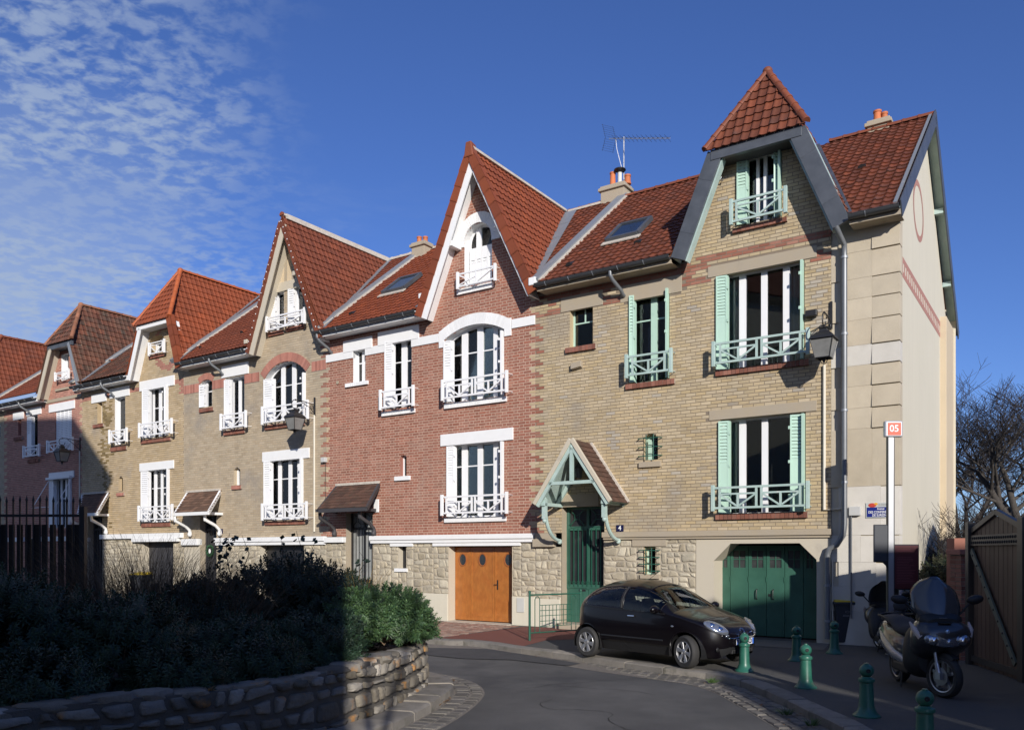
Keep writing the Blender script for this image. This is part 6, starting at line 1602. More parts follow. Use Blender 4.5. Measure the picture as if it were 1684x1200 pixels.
block('unseen_building', 'gabled building behind the viewpoint, far right, unseen, cut thin to shape the shade', [(9.5, -.1), (9.5, 8.6), (10.75, 10.9), (26, 10.9), (26, -.1)], -9.2, -8, m_render, m_tileC)  # unseen, kept thin so a sunlit stripe still reaches the pavement

block('unseen_building', 'long unseen block outside the frame on the right, added to hold back sky light', [(13.6, -.1), (13.6, 6.2), (14.4, 7.0), (30, 7.0), (30, -.1)], -7.9, 11.5, m_render2, m_tileC)  # added out of view only to block sky light and deepen the shade
# ================= trees and plants ============
m_bark = M('grey bark', (.045, .038, .032), (.065, .055, .045), var=.2, vs=8, bump=.8, bs=40)
m_barkd = M('dark twig', (.028, .022, .020), var=.2)
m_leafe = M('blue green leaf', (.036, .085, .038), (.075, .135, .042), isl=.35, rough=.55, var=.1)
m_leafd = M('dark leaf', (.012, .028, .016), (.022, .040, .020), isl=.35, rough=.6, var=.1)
m_leafy = M('yellow leaf', (.30, .20, .02), isl=.3, rough=.6)
m_grass = M('dry grass', (.07, .042, .022), (.13, .09, .05), isl=.35, rough=.8)
m_hair = M('green grass', (.05, .10, .02), isl=.3, rough=.8)
def bare_tree(name, base, h, r0, seed, label, cat='tree', group=None, levels=5, spread=.55, mat=None, twigs=True, trunk=.28, splits=(3, 4), droop=0., minr=.006, fine=2):
    rr = random.Random(seed); o = empty(name, base, rr.uniform(0, 6), label, cat, group)
    V, Fq = [], []; TV, TF = [], []
    def seg(pts, rs, n, v, f):
        k0 = len(v); prev = None
        for i, p in enumerate(pts):
            t = (pts[min(i+1, len(pts)-1)]-pts[max(i-1, 0)]).normalized(); a = t.orthogonal().normalized() if prev is None else (prev-t*prev.dot(t)).normalized()
            prev = a; b = t.cross(a)
            for j in range(n): an = 6.2832*j/n; v.append(p+(a*math.cos(an)+b*math.sin(an))*rs[i])
        for i in range(len(pts)-1):
            for j in range(n): j2 = (j+1) % n; f.append((k0+i*n+j, k0+i*n+j2, k0+(i+1)*n+j2, k0+(i+1)*n+j))
    def grow(p, d, L, r, lv):
        k = 4 if lv > 1 else 3; pts = [p.copy()]; rs = [r]; q = p.copy(); dd = d.copy()
        for i in range(k):
            dd = (dd+Vector((rr.uniform(-1, 1), rr.uniform(-1, 1), rr.uniform(-.5, 1)*(1 if lv < 4 else .6)))*.16+Vector((0, 0, .05-droop))).normalized(); q = q+dd*(L/k); pts.append(q.copy()); rs.append(r*(1-.42*(i+1)/k))
        big = r > .02
        seg(pts, rs, 7 if r > .05 else (5 if big else 3), V if big else TV, Fq if big else TF)
        if lv <= 0: return
        n = rr.randint(*splits)
        for i in range(n):
            t = rr.uniform(.35, 1.) if i else 1.; j = min(k-1, int(t*k)); pp = pts[j].lerp(pts[j+1], t*k-j)
            ax = Vector((rr.uniform(-1, 1), rr.uniform(-1, 1), rr.uniform(-.2, .5))).normalized(); nd = (dd*(1-spread*.6)+ax*spread*(1.15 if i else .6)).normalized()
            grow(pp, nd, L*rr.uniform(.55, .82), max(minr, rs[j]*rr.uniform(.5, .72)), lv-1)
    tp = [Vector((0, 0, -.2)), Vector((.03, 0, h*trunk*.5)), Vector((rr.uniform(-.1, .1), rr.uniform(-.1, .1), h*trunk))]
    seg(tp, [r0*1.25, r0, r0*.85], 9, V, Fq)
    for i in range(rr.randint(3, 4)):
        a = rr.uniform(0, 6.28); d = Vector((math.cos(a)*spread, math.sin(a)*spread, rr.uniform(.6, 1.1))).normalized() if i else Vector((.05, 0, 1)); grow(tp[2]-Vector((0, 0, rr.uniform(0, .1)*h*trunk)), d, h*.30, r0*.6, levels)
    t1 = npmesh('trunk', [tuple(v) for v in V], Fq, mat or m_bark, None, smooth=True); t1.parent = o
    if TV: t2 = npmesh('twigs', [tuple(v) for v in TV], TF, m_barkd, None, kind='stuff'); t2.parent = o
    return o
bare_tree('bare_tree', (1.02, -3.0, 0), 10.5, .085, 5, 'slender bare street tree just behind the viewpoint', levels=3, trunk=.42, spread=.4, splits=(2, 3))
bare_tree('bare_tree', (22.2, 36, -.1), 10.6, .30, 21, 'large bare tree at the right edge with a thick grey trunk and spreading limbs', levels=5, spread=.8, splits=(4, 4), trunk=.30, minr=.009)
bare_tree('bare_tree', (25.0, 46, 0), 10.5, .24, 12, 'bare tree behind the end house, left of the thick trunked one', levels=5, spread=.75, splits=(4, 4), trunk=.22, minr=.011)
bare_tree('bare_tree', (30.5, 52, 0), 9., .24, 17, 'distant bare tree showing between the limbs of the thick trunked tree', levels=4, spread=.75, splits=(3, 4), trunk=.22, minr=.010)
bare_tree('bare_shrub', (11.3, 20.6, 0), 4.2, .05, 31, 'bare twiggy shrub growing against the cream side wall', 'shrub', levels=4, spread=.62, splits=(3, 4), trunk=.12, minr=.006)
bare_tree('bare_shrub', (12.6, 22.0, 0), 4.0, .05, 33, 'brown tangled shrub behind the wooden gate at the far corner of the end house', 'shrub', levels=4, spread=.8, splits=(4, 5), trunk=.12, minr=.007)
bare_tree('bare_shrub', (14.8, 22.5, 0), 3.9, .05, 35, 'brown tangled shrub rising behind the top of the wooden gate', 'shrub', levels=4, spread=.8, splits=(4, 5), trunk=.12, minr=.007)

# leaf shoots
def shoot_template(n, L, leaf, wd, rr, tilt=.35):
    V, Fq = [], []
    for i in range(n):
        t = i/n; a = i*2.399; z = L*(.15+.85*t); el = .15+1.05*t*t-.25*(1-t); ln = leaf*(1-.45*t*t)*rr.uniform(.85, 1.1)
        d = Vector((math.cos(a)*math.cos(el), math.sin(a)*math.cos(el), math.sin(el))); s = Vector((-math.sin(a), math.cos(a), 0))*wd
        p = Vector((0, 0, z)); m = p+d*ln*.55+Vector((0, 0, .004)); e = p+d*ln-Vector((0, 0, ln*.12)); k = len(V)
        V += [p-s*.4, p+s*.4, m+s, m-s, e+s*.25, e-s*.25]; Fq += [(k, k+1, k+2, k+3), (k+3, k+2, k+4, k+5)]
    return np.array([tuple(v) for v in V]), np.array(Fq)
def shoots(pos, dirs, scales, tmpl, rr):
    VV, FF = [], []; base = 0
    for p, d, s in zip(pos, dirs, scales):
        V, Fq = tmpl[rr.randrange(len(tmpl))]; q = Vector((0, 0, 1)).rotation_difference(d).to_matrix() @ Matrix.Rotation(rr.uniform(0, 6.28), 3, 'Z'); A = np.array(q)
        VV.append(V@A.T*s+np.array(tuple(p))); FF.append(Fq+base); base += len(V)
    return np.concatenate(VV), np.concatenate(FF)
rs_ = random.Random(77); T_e = [shoot_template(40, .24, .085, .0065, rs_) for _ in range(4)]; T_s = [shoot_template(22, .16, .05, .010, rs_) for _ in range(3)]
def bush(name, blobs, dens, label, mat, tmpl, seed, cat='shrub', sc=(.8, 1.2), core=m_leafd, up=.45, zmin=.55, stems=True, group=None):
    rr = random.Random(seed); c0 = blobs[0]; o = empty(name, (c0[0], c0[1], .5), 0, label, cat, group)
    pos, dr, scl = [], [], []; st = MB()
    for (cx_, cy_, cz_, rx, ry, rz) in blobs:
        n = int(dens*(rx*ry+rx*rz+ry*rz))
        for _ in range(n):
            v = Vector((rr.gauss(0, 1), rr.gauss(0, 1), rr.gauss(0, 1))).normalized()
            if v.z < -.55: continue
            lump = 1+.16*mnoise.noise(Vector((v.x*2.3+cx_, v.y*2.3+cy_, v.z*2.3+seed)))+.10*mnoise.noise(Vector((v.x*6+cx_, v.y*6, v.z*6)))
            k = rr.uniform(.62, 1.)**.5*lump; p = Vector((cx_+v.x*rx*k, cy_+v.y*ry*k, cz_+v.z*rz*k))
            if p.z < zmin: continue
            nrm = Vector((v.x/rx, v.y/ry, v.z/rz)).normalized(); d = (nrm+Vector((0, 0, up))+Vector((rr.uniform(-1, 1), rr.uniform(-1, 1), rr.uniform(-1, 1)))*.3).normalized()
            s = rr.uniform(*sc); pos.append(p-d*.2*s-Vector((c0[0], c0[1], .5))); dr.append(d); scl.append(s)
            if stems and rr.random() < .10:
                q = Vector((cx_+v.x*rx*.15, cy_+v.y*ry*.15, max(.5, cz_-.3)))-Vector((c0[0], c0[1], .5)); e = pos[-1]; m = q.lerp(e, .5)+Vector((rr.uniform(-.1, .1), rr.uniform(-.1, .1), -.08)); st.tube([q, m, e, e+d*.1], [.012, .010, .007, .004], 4, cap=False)
    V, Fq = shoots(pos, dr, scl, tmpl, rr); c = npmesh('foliage', V, Fq, mat, None, kind='stuff'); c.parent = o
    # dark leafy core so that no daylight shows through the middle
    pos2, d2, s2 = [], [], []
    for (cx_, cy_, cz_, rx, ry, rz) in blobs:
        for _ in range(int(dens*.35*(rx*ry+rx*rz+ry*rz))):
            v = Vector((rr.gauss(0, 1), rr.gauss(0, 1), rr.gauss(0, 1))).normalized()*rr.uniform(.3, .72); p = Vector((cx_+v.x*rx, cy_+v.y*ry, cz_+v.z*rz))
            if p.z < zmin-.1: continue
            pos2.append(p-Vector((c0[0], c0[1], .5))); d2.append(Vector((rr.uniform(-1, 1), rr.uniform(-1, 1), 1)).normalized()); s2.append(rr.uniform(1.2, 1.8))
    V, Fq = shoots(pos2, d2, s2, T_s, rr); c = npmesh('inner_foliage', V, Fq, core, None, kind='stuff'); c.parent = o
    if st.v: s_ = st.build('stems', M('pale stem', (.16, .11, .07), var=.15), None, smooth=True, fix=False, kind='stuff'); s_.parent = o
    return o
m_leafs = M('shaded spurge leaf', (.018, .046, .026), (.035, .07, .032), isl=.35, rough=.55, var=.1)  # darker copy of the spurge leaf, shade put into its colour
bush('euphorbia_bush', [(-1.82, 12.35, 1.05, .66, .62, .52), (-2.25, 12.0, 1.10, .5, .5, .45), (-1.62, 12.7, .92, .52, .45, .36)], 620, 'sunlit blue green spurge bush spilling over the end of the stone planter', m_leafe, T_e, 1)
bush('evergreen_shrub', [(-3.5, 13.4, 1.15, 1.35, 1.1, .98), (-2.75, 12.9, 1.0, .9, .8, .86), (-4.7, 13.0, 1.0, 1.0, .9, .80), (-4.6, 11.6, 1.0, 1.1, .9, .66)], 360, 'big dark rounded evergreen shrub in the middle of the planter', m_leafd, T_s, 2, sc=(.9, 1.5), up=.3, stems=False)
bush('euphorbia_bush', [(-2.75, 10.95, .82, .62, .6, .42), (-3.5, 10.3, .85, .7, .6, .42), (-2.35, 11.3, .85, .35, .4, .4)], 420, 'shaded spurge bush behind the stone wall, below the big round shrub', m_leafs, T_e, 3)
bush('euphorbia_bush', [(-4.5, 9.4, 1.0, .9, .75, .6), (-5.6, 9.1, 1.15, .95, .85, .72)], 330, 'shaded spurge bush low in the planter, between the wall and the dry grasses', m_leafs, T_e, 4)
bush('euphorbia_bush', [(-6.9, 10.3, 1.15, 1.0, .9, .85), (-5.9, 7.9, .9, .8, .7, .6)], 330, 'shaded spurge bush at the left edge in front of the iron fence', m_leafs, T_e, 6)
bush('euphorbia_bush', [(-5.5, 7.0, .72, .55, .5, .34), (-4.5, 7.9, .75, .6, .5, .36), (-3.55, 8.75, .74, .6, .5, .34), (-2.85, 9.6, .74, .5, .5, .34), (-2.3, 10.6, .74, .42, .5, .36), (-6.3, 6.4, .7, .6, .5, .36)], 430, 'low shaded spurge hanging over the whole front edge of the stone wall', m_leafs, T_e, 16)
# climbing sprigs above the round shrub
def sprig(px, py, Yd, n, seed, label, hgt=.45):
    rr = random.Random(seed); b = Vector(((px-CX)/F*Yd, Yd, 1.75)); o = empty('vine_shoot', b, 0, label, 'vine', 'leafy shoots above the round shrub'); top = Vector(((px-CX)/F*Yd, Yd, H+(HY-py)/F*Yd))-b
    mid = top*.5+Vector((rr.uniform(-.12, .12), 0, 0)); st = MB().tube([(0, 0, 0), mid, top], [.008, .006, .003], 4).build('stem', m_barkd, None); st.parent = o
    mb = MB()
    for i in range(n):
        t = rr.random(); c = Vector((0, 0, 0)).lerp(mid, t*2) if t < .5 else mid.lerp(top, t*2-1); c = c+Vector((rr.uniform(-1, 1), rr.uniform(-1, 1), rr.uniform(-.5, .5)))*.07
        a = Vector((rr.uniform(-1, 1), rr.uniform(-1, .3), rr.uniform(-1, .5))).normalized(); s = a.orthogonal().normalized(); r = rr.uniform(.03, .05)
        mb.q(c, c+a*r+s*r, c+a*r*2.1, c+a*r-s*r)
    f = mb.build('leaf', m_leafd, None, fix=False, kind='stuff'); f.parent = o
for i, (px, py, Yd, n, lb) in enumerate([(362, 868, 13.2, 16, 'leafy vine shoot left of the number plate, above the shrub'), (378, 876, 13.0, 22, 'leafy vine shoot right below the number plate'), (398, 880, 13.2, 12, 'short vine shoot rising from the left shoulder of the round shrub'), (462, 884, 13.4, 10, 'small leafy shoot on top of the round shrub'), (487, 872, 13.6, 14, 'tallest leafy shoot below the balcony of the grey tan house'), (520, 884, 13.8, 10, 'leafy shoot at the right of the shrub top'), (590, 905, 13.0, 10, 'leafy shoot beside the black glazed door')]): sprig(px, py, Yd, n, 50+i, lb)
# dry grasses
def grass(name, c, r, n, h, label, seed, mat=m_grass, wd=.004, lean=.35, cat='grass clump'):
    rr = random.Random(seed); V, Fq = [], []; o = empty(name, (c[0], c[1], c[2]), 0, label, cat)
    for i in range(n):
        a = rr.uniform(0, 6.28); q = rr.random()**.6; p = Vector((math.cos(a)*r*q, math.sin(a)*r*q*.8, 0)); d = Vector((math.cos(a)*q*lean+rr.uniform(-.25, .25), math.sin(a)*q*lean+rr.uniform(-.25, .25), 1)).normalized(); hh = h*rr.uniform(.5, 1.1); s = Vector((rr.uniform(-1, 1), rr.uniform(-1, 1), 0)).normalized()*wd
        k0 = len(V); m = 5
        for k in range(m+1):
            t = k/m; bend = Vector((d.x, d.y, 0))*hh*.55*t*t; c_ = p+d*hh*t+bend-Vector((0, 0, hh*.22*t*t*t)); w_ = s*(1-.75*t); V += [c_-w_, c_+w_]
        for k in range(m): Fq.append((k0+2*k, k0+2*k+1, k0+2*k+3, k0+2*k+2))
    g_ = npmesh('blades', [tuple(v) for v in V], Fq, mat, None, kind='stuff'); g_.parent = o; return o
grass('dry_grass_clump', (-5.5, 12.2, .6), .9, 1500, 2.15, 'tall dry brown grasses in the planter before the black iron fence', 5)
grass('dry_grass_clump', (-4.5, 11.8, .6), .75, 1100, 1.75, 'dry arching grasses between the round shrub and the spurge', 6)
grass('dry_grass_clump', (-2.45, 12.75, .9), .35, 220, 1.25, 'ochre grass tuft between the dark shrub and the sunlit spurge', 7, mat=M('ochre grass', (.20, .13, .03), isl=.3))
grass('dry_grass_clump', (-6.7, 12.3, .6), .8, 900, 1.75, 'dry grasses at the foot of the black iron fence', 8)
for i, (x, y, lb) in enumerate([(3.62, 10.9, 'green weed tuft growing in the gutter joint'), (3.7, 10.2, 'larger weed tuft at the kerb near the bottom edge'), (3.3, 13.6, 'weed tuft beside the foremost lit bollard')]):
    grass('weed_tuft', (x, y, -.08), .07, 50, .13, lb, 60+i, mat=m_hair, wd=.006, lean=.9, cat='weed')
# ivy hedge behind the gate
bush('ivy_hedge', [(9.75, 18.7, .9, .9, .9, 1.25), (11.6, 20.5, 1.0, 1.3, 1.2, 1.5), (14, 22, 1.2, 1.9, 1.5, 1.7)], 170, 'dark ivy covered hedge between the cream side wall and the brick pillar', M('ivy brown', (.05, .045, .025), (.035, .05, .022), isl=.4), T_s, 9, 'hedge', sc=(1.2, 2.2), zmin=.0, stems=False)

# a darker repair patch in the road and dead leaves in the gutter
tri_sheet('road_patch', [G(a, b, -.106) for a, b in ((690, 1064), (800, 1066), (880, 1078), (955, 1090), (935, 1094), (840, 1084), (760, 1082), (700, 1076))], -.106, M('fresh asphalt', (.052, .052, .056), (.062, .062, .064), rough=.85, var=.15, vs=2, bump=.8, bs=90))
rr = random.Random(5); ck = MB()
for (x, y, a, L) in ((1.6, 9.9, 1.9, 3.2), (.2, 13.2, .5, 2.6), (2.2, 12.6, 2.6, 1.6), (-.3, 16.8, .1, 2.4)):
    p = Vector((x, y)); k = 0
    while k < L:
        a += rr.uniform(-.5, .5); st_ = rr.uniform(.08, .2); q = p+Vector((math.cos(a), math.sin(a)))*st_; w_ = Vector((-math.sin(a), math.cos(a)))*rr.uniform(.003, .007)
        ck.q((*(p-w_), -.113), (*(q-w_), -.113), (*(q+w_), -.113), (*(p+w_), -.113)); p = q; k += st_; a -= .1*math.sin(k*3)
ck_ = ck.build('road_cracks', M('crack dirt', (.022, .021, .020), rough=.9), road, fix=False); ck_['kind'] = 'stuff'
rr = random.Random(12); lv_ = MB()
for _ in range(420):
    if rr.random() < .55: a = rr.uniform(0, 1); x, y = -1.0-.25*rr.random()+.12*math.sin(a*9), 11.6+2.4*a
    else: p = rr.choice(kcurve[60:]); x, y = p.x-rr.uniform(.02, .5), p.y+rr.uniform(-.1, .1)
    if y < 7 or y > 22: continue
    c = Vector((x, y, -.085+rr.uniform(0, .01))); a = rr.uniform(0, 6.28); d = Vector((math.cos(a), math.sin(a), rr.uniform(-.2, .4)))*rr.uniform(.015, .035); s = Vector((-math.sin(a), math.cos(a), rr.uniform(-.3, .3)))*rr.uniform(.008, .018)
    lv_.q(c-d, c-s, c+d, c+s)
tag(lv_.build('dead_leaves', M('dead leaf', (.12, .055, .022), (.20, .12, .05), isl=.3, rough=.8), None, fix=False), 'scattered small brown dead leaves in the gutters', 'leaves', kind='stuff')
# ================= stone planter ============
wpts = [(-7.6, 4.5), (-6.2, 5.5), (-4.4, 7.05), (-2.94, 8.5), (-2.28, 9.35), (-1.9, 10.05), (-1.58, 11.1), (-1.38, 12.2), (-1.36, 12.95), (-1.6, 13.7), (-2.3, 14.5), (-3.6, 15.3), (-6.4, 16.2), (-10, 16.7)]
wc = resample(wpts, .06)
def on_wall(s, d, z):
    i = s/.06; k = int(min(max(i, 0), len(wc)-2)); p = wc[k].lerp(wc[k+1], i-k); t = (wc[min(k+2, len(wc)-1)]-wc[max(k-1, 0)]).normalized(); n = Vector((t.y, -t.x))   # outward
    return (p.x-n.x*d, p.y-n.y*d, z)
pw = empty('stone_planter', (-1.4, 12.9, 0), 0, 'curved rough stone retaining wall of the planter, its right end in the sun', 'planter wall'); OFF[pw.name] = (-1.4, 12.9, 0)
Lw = (len(wc)-1)*.06; mb = MB(); n = len(wc)
ztop = lambda s: .66+.03*math.sin(s*1.7)
for i in range(0, n-3, 3):
    s0, s1 = i*.06, (i+3)*.06; mb.q(on_wall(s0, .005, -.12), on_wall(s1, .005, -.12), on_wall(s1, .005, ztop(s1)), on_wall(s0, .005, ztop(s0))).q(on_wall(s0, .005, ztop(s0)), on_wall(s1, .005, ztop(s1)), on_wall(s1, .34, ztop(s1)), on_wall(s0, .34, ztop(s0))).q(on_wall(s0, .34, ztop(s0)), on_wall(s1, .34, ztop(s1)), on_wall(s1, .34, .3), on_wall(s0, .34, .3))
core_ = mb.build('mortar_core', m_mmort, pw, fix=False)
rr = random.Random(14); so = MB(); cnt = 0
for poly in rubble(1.2, Lw-3.0, -.02, .64, .12, .32, .16, .46, rr, gap=.045):
    vs, fs = stone_mesh(poly, None, .03, rr.uniform(.03, .065), rr, 0); sm_ = sum(p[0] for p in poly)/8
    m = MB().add([on_wall(x, d, z+(.02 if z > .6 else 0)) for x, d, z in vs], fs); q = on_wall(sm_, 0, 0)
    m.build('stone', m_meul, pw, smooth=2)
s = 1.2
while s < Lw-3.5:   # cap stones of uneven height along the top
    l = rr.uniform(.25, .55); zt_ = ztop(s); h = rr.uniform(.03, .10)
    c_ = s+l/2; mb = MB(); k0 = Vector((rr.uniform(0, 9), rr.uniform(0, 9), rr.uniform(0, 9))); mb.ell((0, 0, 0), (l*.54, rr.uniform(.17, .24), rr.uniform(.06, .12)), 14, 8)
    vs = []
    for v in mb.v:
        v = Vector(v); v = v*(1+.45*mnoise.noise(v*5+k0)+.30*mnoise.noise(v*14+k0)); vs.append(on_wall(c_+v.x, .15+v.y*.9, zt_-.02+max(-.06, min(v.z, .055))))
    MB().add(vs, mb.f).build('stone', m_meul, pw, smooth=True); s += l*rr.uniform(.8, .95)
soil = tri_sheet('planter_soil', [on_wall(s_, .3, 0)[:2] for s_ in np.arange(.6, Lw-.2, .4)]+[(-14, 15), (-14, 6)], .56, m_soil)
# kerb round the planter and its gutter of setts
pc = [Vector(on_wall(s_, -.0, 0)[:2]) for s_ in np.arange(3.5, Lw-2.5, .15)]
oc = offs(pc, -.44); MBk = structure(MB().q((-1.5, 12, -.15), (-1.45, 12, -.15), (-1.45, 12.1, -.15), (-1.5, 12.1, -.15)).build('planter_kerb', m_kerb))
i = 0
while i < len(oc)-5:
    st = rk.choice((3, 4)); mb = MB(); strip_stone(mb, oc[i:i+st+1], pc[i:i+st+1], -.16, .02+rk.uniform(-.01, .02), inset=.025); mb.build('kerb_stone', m_kerb, MBk, smooth=True); i += st
g2 = structure(tri_sheet('planter_gutter', [(p.x, p.y) for p in offs(pc, -.43)]+[(p.x, p.y) for p in offs(pc, -.92)][::-1], -.115, m_joint))
for row, (o_, wd) in enumerate(((.58, .24), (.80, .19))):
    c = resample([(p.x, p.y) for p in offs(pc, -o_)], .185)
    for k in range(len(c)-1):
        t = (c[k+1]-c[k]).normalized(); mb = MB(); sett(mb, (c[k]+c[k+1])/2+t*.09*row, t, wd-.015, .172, .03, -.10); mb.build('sett', m_sett, g2)
# driveway of reddish setts before the oak doors, red pavement before the front door
dw = [tuple(W(-3.6, -.28).xy), tuple(W(-.35, -.28).xy), tuple(W(-.2, -3.9).xy), tuple(W(-4.2, -3.95).xy)]
dwv = structure(tri_sheet('driveway', dw, .004, m_joint))
cnt = 0; big = MB(); rk = random.Random(21)
for r_ in range(26):
    dd_ = -.34-r_*.137; k = 0; x0, x1 = -3.6+(-.6)*(r_/26), -.35+.15*(r_/26); u = x0+(0 if r_ % 2 else .1)
    while u < x1-.1:
        w_ = rk.uniform(.18, .24); w_ = min(w_, x1-u); c = W(u+w_/2, dd_).xy; mb = MB() if cnt < 300 and r_ > 10 else big
        sett(mb, Vector(c), Vector((UX, UY)), .125, w_-.012, .02, .016)
        if mb is not big: mb.build('sett', m_settr, dwv); cnt += 1
        u += w_
big.build('sett', m_settr, dwv, kind='stuff')
rp = [tuple(W(-.2, -.2).xy), tuple(W(2.5, -.2).xy), tuple(W(3.2, -1.6).xy), tuple(W(2.2, -3.0).xy)]+[(p.x, p.y) for p in kin if W(-.35, -3.9).x < p.x < W(2.0, -3.4).x and 14 < p.y < 22][::-1]
tri_sheet('red_pavement', rp, .005, m_redpave)
# concrete apron by the green garage
tri_sheet('apron', [tuple(W(5.0, -.0).xy), tuple(W(7.9, -.0).xy), tuple(W(8.1, -1.4).xy), tuple(W(4.9, -1.4).xy)], .008, M('worn concrete', (.15, .14, .125), (.11, .105, .10), var=.2, vs=2, bump=.5, bs=60))
# ================= street furniture ============
def bollard(px, py, label, tilt=0., s=1.):
    x, y = G(px, py, 0.); o = empty('bollard', (x, y, 0), random.uniform(0, 1), label, 'bollard', 'green iron bollards along the kerb')
    b = MB().lathe([(.165, 0), (.165, .015), (.15, .03), (.118, .06), (.10, .11), (.092, .14), (.080, .40), (.078, .425), (.095, .435), (.100, .455), (.095, .475), (.07, .485), (.062, .50)], n=20).build('post', m_bollard, None, smooth=True); b.parent = o
    h = MB().ell((0, 0, .575), (.088, .088, .085), 20, 12).lathe([(.03, .655), (.028, .67), (.0, .672)], n=10).build('ball_head', m_bollard, None, smooth=True); h.parent = o
    t = Vector((-x, -y)).normalized(); a = -o.rotation_euler.z+math.atan2(t.y, t.x)+.25
    k = MB().lathe([(.026, 0), (.026, .012), (.018, .014), (.0, .006)], n=12).build('hole', m_dark, None); k.parent = o
    k.location = (math.cos(a)*.080, math.sin(a)*.080, .58); k.rotation_euler = (0, R(90), a)
    o.rotation_euler.x = tilt; o.scale = (s, s, s); return o
for px, py, lb in [(1224, 1103, 'green bollard in sunlight right in front of the black car bumper'), (1325, 1130, 'green bollard on the kerb, second from the car, half in sunlight'), (1425, 1177, 'shaded dark green bollard, third from the car along the kerb'), (1521, 1240, 'green bollard nearest the camera, cut off by the bottom edge, ball head in sunlight'),
                   (1310, 1086, 'dark green bollard in shade in front of the green garage door'), (1372, 1074, 'dark green bollard in shade at the foot of the downpipe, left of the bin')]: bollard(px, py, lb)

def lantern(mx, my, lx, ly, label, lit=None):
    """wall lantern: bracket fixed at px (mx,my), lantern body centred at px (lx, ly)"""
    u, z = P(mx, my); lo, hi = .2, 1.4
    for _ in range(40):
        n = (lo+hi)/2
        if P(lx, HY, n)[0] > u: lo, hi = (lo, n) if False else (n, hi) if P(lx, HY, n)[0] < u else (lo, n)
        else: lo = n
    # distance out from the wall at which the lantern lines up
    X0, Y0 = W(u, 0).xy; k = (lx-CX)/F; n = (X0-k*Y0)/(DX-k*DY); n = min(max(n, .6), .95)
    zc_ = PZ(lx, ly, n)
    o = empty('wall_lantern', W(u, 0, z), ROT, label, 'street lamp', 'black lanterns on scrolled wall brackets'); OFF[o.name] = (u, 0, z)
    br = MB(); top = zc_+.78
    br.box(u-.03, u+.03, -.035, -.0, z-.32, z+.30)
    o1 = br.build('wall_plate', m_black, o)
    mb = MB(); mb.tube([(u, -.03, top-.02), (u, -n*.6, top+.03), (u, -n, top+.04)], .016, 6)
    mb.tube([(u, -n+.13*math.cos(t)+.0, top-.13+.15*math.sin(t)) for t in np.linspace(1.2, 6.2, 16)], .014, 6)
    mb.tube([(u, -.03, z-.25), (u, -.22, z-.08), (u, -.45, top-.06), (u, -n*.7, top+.0)], .012, 6)
    mb.tube([(u, -.14-.07*math.cos(t), top-.12+.07*math.sin(t)) for t in np.linspace(0, 5, 12)], .010, 5)
    mb.tube([(u, -n, top-.28), (u, -n, zc_+.36)], .016, 6); mb.build('scroll_bracket', m_black, o, smooth=True)
    hb, ht = .15, .235; z0, z1 = zc_-.20, zc_+.20
    q = MB(); c = [(-1, -1), (1, -1), (1, 1), (-1, 1)]
    for (a, b) in c: q.tube([(u+a*hb, -n+b*hb, z0), (u+a*ht, -n+b*ht, z1)], .013, 5)
    for hh, zz_ in ((hb, z0), (ht, z1)):
        for i in range(4): q.tube([(u+c[i][0]*hh, -n+c[i][1]*hh, zz_), (u+c[(i+1) % 4][0]*hh, -n+c[(i+1) % 4][1]*hh, zz_)], .013, 5)
    q.tube([(u, -n, z0), (u, -n, z0-.10)], [.05, .02], 8); 
    q.tube([(u-.08, -n, z0-.02), (u-.05, -n, z0-.10), (u, -n, z0-.13), (u+.05, -n, z0-.10), (u+.08, -n, z0-.02)], .010, 5)
    q.build('lantern_frame', m_black, o)
    q = MB(); g_ = M('frosted lantern pane', (.20, .20, .19), rough=.25, var=.25, vs=5)
    for i in range(4):
        a, b = c[i], c[(i+1) % 4]; MB().q((u+a[0]*hb*.97, -n+a[1]*hb*.97, z0), (u+b[0]*hb*.97, -n+b[1]*hb*.97, z0), (u+b[0]*ht*.97, -n+b[1]*ht*.97, z1), (u+a[0]*ht*.97, -n+a[1]*ht*.97, z1)).build('pane', g_, o, fix=False)
    q = MB(); rings = [(ht*1.15, z1), (ht*.98, z1+.07), (.13, z1+.17), (.09, z1+.18), (.08, z1+.24), (.11, z1+.25), (.03, z1+.30), (.02, z1+.34)]
    vs = [(u+x*r_, -n+y*r_, zz_) for r_, zz_ in rings for x, y in c]; fs = [(4*i+j, 4*i+(j+1) % 4, 4*i+4+(j+1) % 4, 4*i+4+j) for i in range(len(rings)-1) for j in range(4)]+[(0, 1, 2, 3)]
    q.add(vs, fs).build('lantern_roof', m_black, o, bevel=.006)
    return u, z
lantern(1367, 518, 1355, 574, 'black lantern on a scrolled bracket beside the mint shuttered window')
uu, z_ = lantern(518, 668, 485, 697, 'black lantern on a scrolled bracket in front of the arched window')
MB().tube([(uu, -.03, z_-.3), (uu, -.03, PZ(518, 874))], .03, 8).build('conduit', wc_m if 'wc_m' in globals() else MATS['cream conduit'], C_)
u5, z5 = lantern(132, 730, 102, 751, 'black lantern in shade on the rose red brick house')
MB().tube([(u5, -.03, z5-.3), (u5, -.03, 1.5)], .03, 8).build('conduit', MATS['cream conduit'], E_)
u, z = P(533, 757, .05); MB().box(u-.1, u+.1, -.12, 0, z-.06, z+.10).build('junction_box', M('grey plastic', (.5, .5, .48)), C_, bevel=.01); MB().tube([(u+.03, -.02, z-.06), (u+.02, -.02, z-1.0), (u+.06, -.02, z-1.8)], .008, 4).build('cable', m_black, C_)

